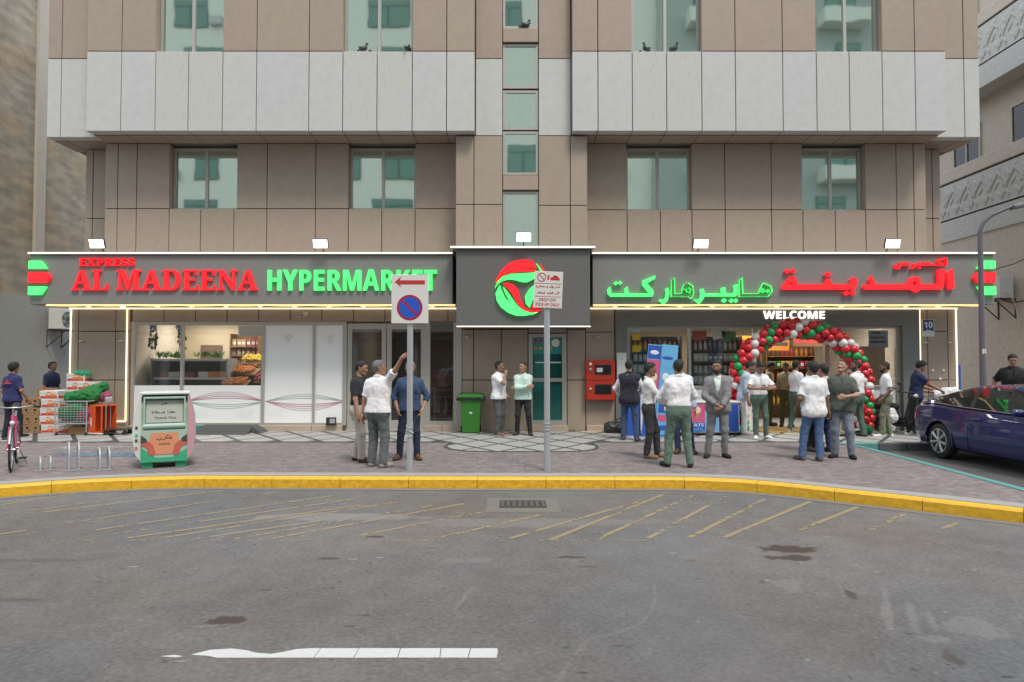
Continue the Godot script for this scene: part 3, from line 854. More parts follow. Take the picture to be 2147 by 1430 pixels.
func vinyl_print(parent: Node3D, z: float) -> void:
	# thin printed curves that weave across the white film, and outline leaves at the top
	mk("print_rose", 0.45, 0.12, 0.20, 0.5); mk("print_rose_pale", 0.60, 0.36, 0.42, 0.5); mk("print_green", 0.26, 0.47, 0.36, 0.5); mk("print_grey", 0.45, 0.48, 0.47, 0.5)
	var spans := [[-7.9, -6.08, 0.0], [-5.98, -4.84, 1.9], [-4.76, -4.11, 3.1]]
	for s in spans:
		for k in 7:
			var rose := k < 4
			var p := PackedVector2Array()
			for i in 25:
				var x: float = lerpf(s[0], s[1], i / 24.0)
				var t: float = (x + 7.9) / 1.93 * PI
				var up := 1.0 if rose else -1.0
				p.append(Vector2(x, 0.875 + up * sin(t) * (0.075 + 0.05 * (k if rose else k - 4))))
			put(parent, "printed_curve", MB.new().ext(ribbon(p, 0.014 if rose else 0.011), z - 0.001, z + 0.001 + k * 0.0004), [M.print_rose, M.print_rose, M.print_rose_pale, M.print_rose_pale, M.print_green, M.print_green, M.print_grey][k])
	for c in [[-5.45, 2.52, 5], [-4.42, 2.5, 4]]:
		for k in c[2]:
			var ang: float = -0.4 - 0.55 * k
			var p := PackedVector2Array()
			for i in 21:
				var t := TAU * i / 20.0
				p.append(Vector2(c[0] + (k - 2) * 0.09, c[1]) + Vector2(0.12 + cos(t) * 0.11, sin(t) * 0.045).rotated(ang))
			put(parent, "printed_leaf", MB.new().ext(ribbon(p, 0.014), z - 0.001, z + 0.001 + k * 0.0003), M.print_grey)
	for c in [[-7.55, 0.52], [-6.45, 0.52], [-5.7, 0.52]]:
		for k in 6:
			var p := PackedVector2Array()
			for i in 13:
				var t := TAU * i / 12.0
				p.append(Vector2(c[0] + (k % 3) * 0.13 - 0.13, c[1] + (k / 3) * 0.1) + Vector2(cos(t) * 0.06, sin(t) * 0.035).rotated(k * 1.1))
			put(parent, "printed_leaf", MB.new().ext(ribbon(p, 0.011), z - 0.001, z + 0.0008), M.print_grey)

# ---------------------------------------------------------------- neighbours
func build_neighbours() -> void:
	# left: high concrete flank with weathered upper part and a grey painted base
	var st := Image.create(512, 1024, false, Image.FORMAT_RGB8)
	var nz := noise_bytes(Vector2i(512, 1024), 41, 0.03, 5)
	var nv := FastNoiseLite.new(); nv.seed = 42; nv.frequency = 0.03
	var nw := FastNoiseLite.new(); nw.seed = 43; nw.frequency = 0.008
	var by := PackedByteArray(); by.resize(512 * 1024 * 3)
	for y in 1024:
		for x in 512:
			var n := (nz[y * 512 + x] - 128) / 128.0
			var s := nv.get_noise_2d(x * 1.6, y * 0.09)
			var wv := nw.get_noise_2d(x, y * 0.6)
			var k := 0.68 + 0.11 * n + 0.05 * s
			var rust := clampf(wv * 1.1 + s * 0.3 + n * 0.4, 0.0, 1.0)
			var i := (y * 512 + x) * 3
			by[i] = int(255 * clampf(k + rust * 0.02, 0, 1)); by[i + 1] = int(255 * clampf(k - 0.012 - rust * 0.045, 0, 1)); by[i + 2] = int(255 * clampf(k - 0.05 - rust * 0.12, 0, 1))
	var wm := mk("weathered_wall", 0.74, 0.68, 0.61, 0.9)
	wm.albedo_texture = ImageTexture.create_from_image(Image.create_from_data(512, 1024, false, Image.FORMAT_RGB8, by))
	var t := thing("neighbouring_building", "tall bare concrete flank wall with rust stains and grey painted base", "building", Vector3(-16, 0, -24))
	var w := MB.new()
	w.quad_uv(Vector3(0, 4.0, -11), Vector3(0, 4.0, 6), Vector3(0, 16, 6), Vector3(0, 16, -11), Vector3.RIGHT)
	put(t, "wall", bx(-6, -0.01, 0, 16, -11, 6), M.left_concrete)
	put(t, "weathered_face", w, M.weathered_wall)
	tri(mk("grey_base", 0.34, 0.345, 0.32, 0.8), 0.4, M.tex_grain)
	put(t, "painted_base", bx(-0.008, 0.014, 0.1, 4.0, -11, 6), M.grey_base)
	put(t, "pilaster", bx(0.0, 0.10, 4.02, 16, 0.9, 1.35), M.left_concrete)
	# right: side of an older block with carved balcony fronts
	var r := thing("balcony_building", "older grey block with carved stone balcony fronts right of the hypermarket", "building", Vector3(16, 0, -23))
	var rw := MB.new()
	rw.box(Vector3(0.75, 0.1, -9), Vector3(7, 16, 4))
	put(r, "wall", rw, M.pale_render)
	put(r, "lower_wall", bx(0.0, 0.74, 0.1, 6.21, -9, 4), M.pale_render)
	for lv in [6.21, 11.15]:
		put(r, "balcony_slab", bx(-0.05, 0.8, lv, lv + 0.75, -9, 4), M.carved_stone)
		put(r, "balcony_groove", bx(-0.01, 0.8, lv + 0.75, lv + 0.82, -9, 4), M.joint)
		put(r, "balcony_band", bx(-0.035, 0.1, lv + 0.82, lv + 2.08, -9, 4), M.carved_stone)
		put(r, "balcony_groove", bx(-0.01, 0.8, lv + 2.08, lv + 2.15, -9, 4), M.joint)
		put(r, "balcony_coping", bx(-0.06, 0.12, lv + 2.15, lv + 2.6, -9, 4, 0.02), M.pale_render)
		# carved leaves and stems, proud of the band
		for i in 24:
			var zc := -5.2 + i * 0.38
			var leafm := MB.new()
			var pts := []; var rad := []
			for q in 9:
				var a := q / 8.0
				pts.append(Vector3(-0.035, lv + 0.9 + a * 1.08, zc + 0.19 * sin(a * PI * 1.5 + (PI if i % 2 else 0.0)) + a * 0.14))
				rad.append(0.022 + 0.024 * sin(a * PI))
			leafm.tube(pts, rad, 6)
			for q in 3:
				var pc := Vector3(-0.035, lv + 1.1 + q * 0.32, zc + 0.12 * (1 if q % 2 else -1) + 0.07)
				leafm.ball(Vector3.ZERO, Vector3(0.04, 0.16, 0.06), 6, 8, Transform3D(Basis(Vector3.RIGHT, 0.7 if q % 2 else -0.6), pc))
			put(r, "carved_leaf", leafm, M.carved_stone)
	# windows behind the balconies: dark panes in pale frames
	for lv in [8.55, 13.5]:
		for zz in [-2.6, 0.4]:
			var fr := MB.new()
			fr.box(Vector3(0.68, lv, zz), Vector3(0.78, lv + 1.75, zz + 0.06)); fr.box(Vector3(0.68, lv, zz + 0.72), Vector3(0.78, lv + 1.75, zz + 0.78)); fr.box(Vector3(0.68, lv, zz + 1.44), Vector3(0.78, lv + 1.75, zz + 1.5)); fr.box(Vector3(0.681, lv + 1.75, zz), Vector3(0.78, lv + 1.85, zz + 1.5))
			var o := put(r, "window", fr, M.pale_render)
			put(o, "pane", bx(0.72, 0.76, lv, lv + 1.75, zz + 0.06, zz + 0.72), M.dark_glass)
			put(o, "pane", bx(0.72, 0.76, lv, lv + 1.75, zz + 0.78, zz + 1.44), M.dark_glass)
	# across the street, behind the camera: what the window coating mirrors
	var o := thing("opposite_building", "pale cream apartment block across the street mirrored in the teal windows", "building", Vector3(0, 0, 13))
	put(o, "wall", bx(-34, 34, -0.1, 30, 0, 10), M.opposite_wall)
	# a greyer wing stands forward on one side, with balconies
	put(o, "grey_wing", bx(9.6, 34, 3.8, 27, -0.6, -0.01), M.opposite_grey)
	for fl in 8:
		for c in 15:
			var x := -31.0 + c * 4.3 + (0.7 if fl % 2 else 0.0)
			if c == 7 and fl % 3: continue
			var y := 4.6 + fl * 3.25
			var wd: float = [2.1, 1.5, 1.9, 2.6][(c + fl) % 4]
			var zf := -0.6 if x > 9.5 else 0.0
			if x + wd > 9.3 and x < 9.7: continue
			var ht := 1.75 if (c + fl) % 3 else 2.1
			var fr := put(o, "window", bx(x - 0.08, x + wd + 0.08, y - 0.08, y + ht + 0.08, zf - 0.05, zf + 0.02), M.far_frame_dark)
			put(fr, "pane", bx(x, x + wd * 0.47, y, y + ht * 0.74, zf - 0.075, zf - 0.03), M.far_glass)
			put(fr, "pane", bx(x + wd * 0.53, x + wd, y, y + ht * 0.74, zf - 0.075, zf - 0.03), M.far_glass)
			put(fr, "pane", bx(x, x + wd, y + ht * 0.79, y + ht, zf - 0.075, zf - 0.03), M.far_glass)
			if (c * 5 + fl * 3) % 7 == 0: put(o, "conditioner", bx(x + wd + 0.3, x + wd + 1.1, y, y + 0.6, zf - 0.4, zf, 0.03), M.far_frame)
			if x > 10.0 and c % 2 == 0: put(o, "balcony", bx(x - 0.6, x + wd + 0.6, y - 0.5, y + 0.45, zf - 1.2, zf - 0.01, 0.02), M.opposite_wall)
	# unseen shops, dark glass added to darken the street reflections; brown shutters
	for c in 15:
		var x := -31.5 + c * 4.2
		if c % 4 == 2: put(o, "shutter", bx(x, x + 3.4, 0.0, 3.3, -0.06, 0.02), M.far_brown)
		else:
			var fr := put(o, "added_shop_window", bx(x, x + 3.6, 0.0, 3.5, -0.05, 0.02), M.far_frame)
			put(fr, "pane", bx(x + 0.08, x + 1.75, 0.15, 3.4, -0.075, -0.03), M.dark_glass)
			put(fr, "pane", bx(x + 1.85, x + 3.52, 0.15, 3.4, -0.075, -0.03), M.dark_glass)
	put(o, "awning", bx(-33, 33, 3.6, 3.75, -1.4, 0.02), M.far_brown)

# ---------------------------------------------------------------- lettering and signs
func keyhole(outer: PackedVector2Array, hole: PackedVector2Array) -> PackedVector2Array:
	# joins a hole to its outline by a hair-thin slit so that it can be cut as one outline
	if Geometry2D.is_polygon_clockwise(outer) == Geometry2D.is_polygon_clockwise(hole): hole.reverse()
	var best := INF; var bi := 0; var bj := 0
	for i in outer.size():
		for j in hole.size():
			var d := outer[i].distance_squared_to(hole[j])
			if d < best: best = d; bi = i; bj = j
	var out := PackedVector2Array()
	var e := (hole[bj] - outer[bi]).normalized()
	var off := Vector2(-e.y, e.x) * 0.15
	for i in outer.size() + 1:
		out.append(outer[(bi + i) % outer.size()] + (off if i == outer.size() else Vector2.ZERO))
	for j in hole.size() + 1:
		out.append(hole[(bj + j) % hole.size()] + (off if j == 0 else Vector2.ZERO))
	return out

func outline(a: Array, org: Vector2, unit: float, holes := []) -> PackedVector2Array:
	# an outline drawn on a grid with y down, set at org in metres
	var p := v2(a)
	for h in holes: p = keyhole(p, v2(h))
	for i in p.size(): p[i] = org + Vector2(p[i].x, -p[i].y) * unit
	return p

func line_of(parent: Node3D, text: String, x0: float, x1: float, y0: float, y1: float, z: float, fname: String, mat: Material, part_name: String, depth := 0.05, weight := 700) -> void:
	# one mesh per letter, the line fitted to the given width and capital height
	var f := SystemFont.new(); f.font_names = [fname]; f.font_weight = weight
	var adv := []
	var total := 0.0
	var first := 0.0
	var last := 0.0
	var cap := 0.0
	var meshes := []
	for i in text.length():
		adv.append(total)
		total += f.get_char_size(text.unicode_at(i), 64).x * 0.01
		if text[i] == " ": meshes.append(null); continue
		var t := TextMesh.new()
		t.font = f; t.font_size = 64; t.pixel_size = 0.01; t.depth = 0.1; t.text = text[i]; t.curve_step = 1.0
		t.horizontal_alignment = HORIZONTAL_ALIGNMENT_LEFT; t.vertical_alignment = VERTICAL_ALIGNMENT_BOTTOM
		meshes.append(t)
		var bb := t.get_aabb()
		cap = maxf(cap, bb.size.y)
		if i == 0: first = bb.position.x
		last = adv[i] + bb.end.x
	var sx := (x1 - x0) / (last - first)
	var sy := (y1 - y0) / cap
	for i in text.length():
		if meshes[i] == null: continue
		var bb: AABB = meshes[i].get_aabb()
		var o := put(parent, part_name, meshes[i], mat)
		var low: float = 0.0 if not text[i] in ["-", "'"] else cap * 0.4
		o.position = Vector3(x0 + (adv[i] - first) * sx, y0 - (bb.position.y - low) * sy, z) - parent.position
		o.scale = Vector3(sx, sy, depth / 0.1)

func strokes(parent: Node3D, part_name: String, lines: Array, org: Vector2, unit: float, wid: float, z: float, depth: float, mat: Material, xf := Transform3D.IDENTITY) -> void:
	# pen strokes for small script: every connected stroke a thin raised shape
	var polys := []
	for l in lines:
		var p := PackedVector2Array()
		for i in range(0, l.size(), 2): p.append(org + Vector2(l[i], -l[i + 1]) * unit)
		for q in Geometry2D.offset_polyline(p, wid * 0.5, Geometry2D.JOIN_ROUND, Geometry2D.END_ROUND):
			if not Geometry2D.is_polygon_clockwise(q): polys.append(q)
	var m := MB.new()
	var i := 0
	for q in polys:
		m.ext(q, z, z + depth + i * 0.00015, xf)
		i += 1
	put(parent, part_name, m, mat)

# small Arabic words as pen strokes, right to left, baseline at y = 0, one unit = letter height / 10
const WORD_ENTRY := [[100, -6, 101, -2, 96, 0, 92, 0, 90, -3], [86, -4, 85, 0, 80, 3, 76, 4], [72, -3, 68, -4, 66, -1, 69, 0, 71, -2, 70, 3, 66, 4], [62, -10, 62, 0, 58, 3, 54, 1, 54, -2], [46, -3, 43, -4, 41, -1, 44, 0, 45, 3, 42, 4], [36, 0, 30, 0, 26, -3, 22, 0, 18, -3, 14, 0, 10, -3, 6, -4, 5, 0, 3, 3, -2, 3], [-6, -6, -4, 0, -8, 0], [95, -7.5, 96, -7.5], [12, -7, 13, -7]]
const WORD_RIDERS := [[100, -10, 100, 0], [96, -10, 96, 0, 90, 0], [87, -3, 85, 2, 81, 3], [76, -9, 68, -5, 74, 0, 60, 0, 60, -10], [56, -3, 55, 0, 48, 0, 46, -3], [36, -3, 33, -4, 32, -1, 36, 0, 24, 0, 22, -3, 19, -4, 19, 0, 12, 0, 10, -6, 8, -5, 8, 0, 2, 0], [52, 3, 53, 3], [34, -7, 35, -7], [20, -7, 22, -7]]
const WORD_THANKS := [[100, -3, 98, 0, 95, -3, 93, 0, 90, -3, 88, 0, 82, 0, 86, -5, 80, -9], [77, -3, 76, 2, 72, 3], [68, -9, 67, 0], [54, -4, 49, -4, 52, 0, 46, 0, 45, -3], [42, -3, 40, 2, 36, 3], [30, 0, 26, 0, 26, -4, 22, 0, 16, 0, 16, -10], [10, -10, 9, 0], [95, -7, 96, -7], [4, 0, -2, 0, -2, -10]]
const WORD_AID := [[60, -4, 54, -5, 52, -1, 60, 0, 44, 0, 40, -6, 36, -5, 37, 0, 32, 6, 24, 4], [20, -4, 20, 2, 14, 6, 6, 4, 4, -2], [12, -8, 13, -8], [40, -12, 50, -12]]

func build_signs() -> void:
	var F := -15.6
	for side in 2:
		var x0 := -11.06 if side == 0 else 1.85
		var x1 := -1.36 if side == 0 else 11.06
		var t := thing("shop_sign", "long grey fascia sign with red and green Latin letters AL MADEENA HYPERMARKET" if side == 0 else "long grey fascia sign with red and green Arabic letters", "sign", Vector3.ZERO)
		put(t, "sign_board", bx(x0, x1, 3.15, 4.29, -16.48, F, 0.01), M.fascia)
		put(t, "cap_strip", bx(x0 - 0.02, x1, 4.295, 4.35, -16.49, F + 0.05, 0.006), M.aluminium)
		put(t, "light_strip", bx(x0 - 0.02, x1, 4.305, 4.335, F + 0.052, F + 0.066), M.led_white)
		# warm strips along the bottom edge and under the soffit
		var s0 := -10.68 if side == 0 else 1.86
		var s1 := -1.30 if side == 0 else 10.74
		put(t, "light_strip", bx(s0, s1, 3.128, 3.148, F - 0.03, F - 0.012), M.led_gold)
		var wav := []
		var wr := []
		for i in 90:
			wav.append(Vector3(lerpf(s0, s1, i / 89.0), 3.122 - 0.014 * absf(sin(i * 0.33 + side)), F + 0.012)); wr.append(0.008)
		put(t, "light_cable", MB.new().tube(wav, wr, 6), M.led_gold)
		put(t, "light_strip", bx(s0, s1, 3.10, 3.135, -16.43, -16.405), M.led_warm)
		var n := 11
		for i in n:
			var x := lerpf(s0 + 0.6, s1 - 0.6, i / float(n - 1))
			put(t, "downlight", MB.new().lathe(Vector3(x, 3.15, -16.2), [[0.0, -0.018], [0.05, -0.018], [0.062, -0.004], [0.062, 0.02]], 14), M.lamp_face if (i == 1 and side == 0) else M.lamp_dim)
		# end marks: three chevrons
		var fl := 1.0 if side == 0 else -1.0
		var ex := -11.04 if side == 0 else 11.04
		for c in [[[0, 0, 0.27, 0, 0.40, -0.18, 0, -0.18], 4.14, M.glow_green], [[0, 0.02, 0.40, 0.02, 0.50, -0.10, 0.40, -0.22, 0, -0.22], 3.86, M.glow_red], [[0, 0, 0.40, 0, 0.27, -0.19, 0, -0.19], 3.55, M.glow_green]]:
			var p := v2(c[0])
			for i in p.size(): p[i] = Vector2(ex + p[i].x * fl, c[1] + p[i].y)
			put(t, "chevron", MB.new().ext(p, F, F + 0.09), c[2])
		# vertical light strips that frame the end pillar
		for xs in ([-10.66, -9.3] if side == 0 else [9.85, 10.73]):
			put(t, "light_strip", bx(xs - 0.013, xs + 0.013, 0.42 if side == 0 else 0.5, 3.12, -16.47, -16.445), M.led_warm)
		if side == 0: put(t, "light_strip", bx(-9.95, -9.3, 0.385, 0.415, -16.47, -16.445), M.led_warm)
		if side == 0:
			line_of(t, "AL MADEENA", -10.08, -5.82, 3.47, 3.935, F + 0.035, "Droid Serif", M.glow_red, "letter")
			line_of(t, "EXPRESS", -9.92, -8.65, 4.03, 4.21, F + 0.03, "Droid Serif", M.glow_red, "letter", 0.05)
			line_of(t, "HYPERMARKET", -5.59, -1.72, 3.465, 3.94, F + 0.035, "Droid Sans", M.glow_green, "letter")
		else:
			arabic_sign(t, F)
	# projecting board with the round emblem
	var b := thing("emblem_board", "dark grey square board with round red and green leaf emblem", "sign", Vector3.ZERO)
	put(b, "board", bx(-1.25, 1.75, 2.63, 4.36, -16.48, -15.25, 0.01), M.logo_board)
	put(b, "cap_strip", bx(-1.38, 1.86, 4.365, 4.43, -16.49, -15.18, 0.006), M.aluminium)
	put(b, "light_strip", bx(-1.38, 1.86, 4.38, 4.41, -15.178, -15.164), M.led_white)
	put(b, "light_strip", bx(-1.24, 1.76, 2.612, 2.636, -15.268, -15.244), M.led_white)
	emblem(b, -15.25)
	# floodlights on arms above the boards
	var fx := [[-9.38, -15.55, 4.36], [-4.33, -15.55, 4.36], [0.26, -15.2, 4.44], [4.27, -15.55, 4.36], [8.6, -15.55, 4.36]]
	var fl_label := ["lit floodlight above the word EXPRESS at the left end", "lit floodlight above the green letters HYPERMARKET", "lit floodlight above the round emblem board", "lit floodlight above the green Arabic letters", "lit floodlight above the red Arabic letters"]
	for i in 5:
		var t := thing("floodlight", fl_label[i], "floodlight", Vector3(fx[i][0], fx[i][2], fx[i][1]), 0.0, "floodlights above the shop signs")
		var tilt := Transform3D(Basis(Vector3.RIGHT, 0.35), Vector3(0, 0.14, 0.22))
		put(t, "arm", MB.new().tube([Vector3(0, -0.02, -0.1), Vector3(0, 0.10, 0.05), Vector3(0, 0.13, 0.17)], [0.014], 8), M.black_metal)
		put(t, "housing", MB.new().box(Vector3(-0.17, -0.11, -0.06), Vector3(0.17, 0.11, 0.0), 0.01, tilt), M.black_metal)
		put(t, "lamp_face", MB.new().box(Vector3(-0.155, -0.095, 0.001), Vector3(0.155, 0.095, 0.008), 0.0, tilt), M.flood_face)
		var s := SpotLight3D.new(); s.name = "floodlight_lamp"
		s.position = tilt * Vector3(0, 0, 0.03); s.rotation.y = PI; s.rotation.x = 0.35
		s.light_energy = 0.6; s.spot_angle = 60; s.spot_range = 30; s.spot_attenuation = 2.0; s.light_size = 0.1; s.shadow_enabled = true
		t.add_child(s)
	# WELCOME over the entrance
	var w := thing("welcome_sign", "white raised letters WELCOME on the dark lintel over the entrance", "sign", Vector3.ZERO)
	line_of(w, "WELCOME", 6.07, 7.55, 2.87, 3.06, -16.45, "Droid Sans", M.glow_white, "letter", 0.04)
	# house number plate
	var h := thing("house_number_plate", "blue and white plate with house number 10 on the beige corner pillar", "sign", Vector3(10.07, 2.64, -16.5))
	mk("plate_blue", 0.02, 0.07, 0.22, 0.4)
	put(h, "plate", bx(-0.15, 0.15, -0.20, 0.22, 0.005, 0.02, 0.01), M.white_metal)
	put(h, "blue_field", bx(-0.13, 0.13, -0.07, 0.205, 0.0205, 0.025, 0.002), M.plate_blue)
	line_of(h, "10", 9.97, 10.17, 2.65, 2.80, -16.475, "Droid Sans", M.white_paint, "digit", 0.006)
	put(h, "skyline_mark", MB.new().ext(v2([-0.1, -0.09, -0.1, -0.06, -0.05, -0.06, -0.03, -0.02, 0.0, -0.06, 0.02, -0.03, 0.05, -0.06, 0.1, -0.06, 0.1, -0.09]), 0.0252, 0.028), M.white_metal)
	# the four small wall lamps on the pillars
	for p in [[-10.4, 2.32, "left end pillar"], [-9.45, 2.32, "left end pillar beside the light strip"], [-1.08, 2.42, "beige wall beside the wheelie bin"], [2.07, 2.42, "pillar above the red fire cabinet"], [9.97, 2.28, "corner pillar below the house number"], [10.55, 2.28, "corner pillar at its outer edge"]]:
		var t := thing("wall_lamp", "small white wall lamp on the " + p[2], "lamp", Vector3(p[0], p[1], -16.5), 0.0, "small lamps on the pillars")
		put(t, "lamp_body", MB.new().lathe(Vector3(0, 0, 0.05), [[0.0, 0.03], [0.045, 0.025], [0.055, 0.0], [0.0, 0.0]], 12), M.white_paint)
		put(t, "bracket", bx(-0.012, 0.012, 0.0, 0.02, 0.0, 0.05), M.white_metal)
	for p in [[10.17, 1.62, 0], [10.42, 1.62, 1], [10.34, 1.42, 2]]:
		solo("wall_mount", MB.new().ball(Vector3.ZERO, Vector3(0.035, 0.035, 0.015), 6, 10), M.white_paint, "small round white wall mount on the corner pillar, " + ["upper inner one", "upper outer one", "lower one"][p[2]], "wall mount", Vector3(p[0], p[1], -16.49), 0.0, "white mounts on the corner pillar")
	build_pole_signs()

func arabic_sign(t: Node3D, F: float) -> void:
	# green word, drawn on a grid of 2.2 mm
	var u := 0.002224
	var o := Vector2(1.807, 3.30 + 428 * u + 0.02)
	var g := [
		[[1555, 235, 1525, 255, 1522, 428, 1820, 428, 1862, 370, 1850, 320, 1770, 285, 1742, 335, 1720, 395, 1560, 395], [[1745, 368, 1768, 348, 1782, 372, 1762, 386], [1802, 372, 1815, 352, 1832, 368, 1818, 384]]],
		[[1505, 300, 1500, 410, 1482, 425, 1165, 425, 1140, 470, 1110, 505, 1058, 465, 1064, 455, 1100, 462, 1118, 440, 1124, 400, 1118, 355, 1150, 345, 1165, 395, 1340, 395, 1335, 340, 1375, 330, 1384, 395, 1455, 395, 1470, 370, 1464, 312], []],
		[[860, 235, 825, 255, 822, 428, 930, 428, 1000, 430, 1030, 450, 1055, 400, 1050, 320, 1000, 285, 955, 300, 935, 350, 930, 395, 860, 395], [[975, 352, 1005, 335, 1025, 355, 1015, 388, 985, 378]]],
		[[762, 348, 795, 335, 802, 400, 782, 470, 745, 508, 695, 470, 704, 458, 740, 462, 762, 435, 769, 395], []],
		[[660, 210, 655, 245, 575, 292, 636, 365, 641, 398, 625, 428, 200, 428, 170, 400, 168, 355, 192, 325, 205, 360, 205, 395, 345, 395, 340, 350, 372, 322, 385, 395, 590, 395, 583, 375, 525, 305, 530, 262], []],
		[[1365, 445, 1392, 467, 1365, 490, 1338, 467], []], [[1440, 448, 1466, 470, 1440, 492, 1416, 470], []], [[1486, 448, 1508, 469, 1486, 490, 1468, 470], []],
		[[255, 270, 280, 290, 255, 312, 232, 292], []], [[298, 265, 320, 285, 298, 306, 281, 288], []]]
	for q in g: put(t, "letter", MB.new().ext(outline(q[0], o, u, q[1]), F + 0.01, F + 0.085), M.glow_green)
	# red words
	u = 0.002765
	o = Vector2(5.714, 3.47 + 345 * u + 0.01)
	var r := [
		[[1580, 170, 1586, 335, 1565, 340, 1540, 347, 1534, 330, 1524, 205, 1548, 192], []],
		[[1500, 172, 1511, 182, 1497, 320, 1475, 345, 1310, 345, 1270, 370, 1225, 345, 850, 345, 828, 325, 840, 306, 900, 300, 880, 260, 905, 230, 938, 300, 1190, 300, 1215, 255, 1265, 235, 1300, 250, 1312, 300, 1440, 300, 1455, 290, 1445, 195, 1455, 182], [[1240, 288, 1265, 270, 1281, 290, 1265, 312, 1245, 305]]],
		[[760, 240, 786, 265, 781, 310, 763, 345, 165, 345, 160, 325, 200, 268, 235, 236, 272, 235, 292, 300, 510, 300, 532, 260, 556, 255, 580, 300, 720, 300, 735, 278, 725, 262], [[226, 300, 240, 278, 256, 296, 242, 310]]],
		[[210, 172, 238, 193, 210, 212, 184, 192], []], [[256, 170, 280, 190, 256, 210, 240, 190], []], [[546, 197, 578, 220, 546, 240, 512, 220], []], [[697, 353, 722, 374, 697, 395, 668, 374], []], [[744, 352, 770, 372, 744, 394, 724, 374], []],
		[[1505, 78, 1508, 95, 1462, 112, 1500, 128, 1500, 146, 1275, 146, 1265, 165, 1240, 175, 1230, 165, 1250, 155, 1252, 130, 1265, 125, 1275, 133, 1295, 133, 1297, 118, 1310, 118, 1315, 133, 1335, 133, 1338, 115, 1350, 115, 1355, 133, 1370, 133, 1375, 115, 1388, 115, 1392, 133, 1470, 133, 1445, 115, 1450, 98], []],
		[[1220, 118, 1225, 146, 1150, 146, 1145, 165, 1120, 178, 1098, 165, 1100, 140, 1112, 140, 1115, 158, 1132, 152, 1138, 118, 1150, 118, 1155, 133, 1170, 133, 1174, 116, 1186, 116, 1190, 133, 1205, 133, 1210, 118], []],
		[[1518, 80, 1530, 76, 1532, 146, 1520, 146], []], [[1302, 152, 1314, 162, 1302, 172, 1290, 162], []]]
	for q in r: put(t, "letter", MB.new().ext(outline(q[0], o, u, q[1]), F + 0.01, F + 0.085), M.glow_red)

func emblem(b: Node3D, z: float) -> void:
	var u := 0.001337
	var o := Vector2(-0.781, 4.375)
	var parts := [
		[[300, 600, 330, 500, 400, 380, 520, 260, 650, 205, 780, 190, 920, 205, 960, 260, 995, 345, 880, 328, 760, 324, 640, 358, 760, 340, 880, 345, 990, 365, 930, 395, 700, 400, 520, 425, 420, 470, 340, 555], 0],
		[[290, 680, 340, 562, 430, 478, 560, 434, 930, 412, 1040, 395, 1075, 420, 1010, 480, 920, 530, 840, 570, 760, 570, 620, 530, 520, 525, 430, 550, 360, 590], 1],
		[[375, 620, 310, 760, 330, 880, 400, 990, 520, 1080, 650, 1130, 780, 1135, 940, 1110, 1020, 1075, 900, 1086, 780, 1046, 680, 970, 600, 862, 520, 745, 442, 645, 435, 660, 480, 780, 575, 935, 470, 835, 405, 690, 395, 640], 1],
		[[430, 595, 520, 580, 620, 620, 690, 720, 725, 850, 790, 980, 880, 1040, 1080, 1030, 1000, 1078, 890, 1074, 775, 1034, 675, 935, 570, 740], 0],
		[[950, 625, 870, 690, 800, 810, 815, 930, 880, 1000, 925, 880, 1010, 730, 1060, 610], 1],
		[[930, 1015, 920, 990, 960, 850, 1030, 710, 1110, 570, 1160, 650, 1165, 760, 1120, 900, 1060, 1000], 0],
		[[985, 250, 1050, 320, 1100, 400, 1068, 390, 1018, 320], 1], [[1030, 250, 1110, 340, 1160, 470, 1120, 440, 1080, 340], 0]]
	for q in parts: put(b, "emblem_leaf", MB.new().ext(outline(q[0], o, u), z + 0.008, z + 0.07), [M.glow_red, M.glow_green][q[1]])

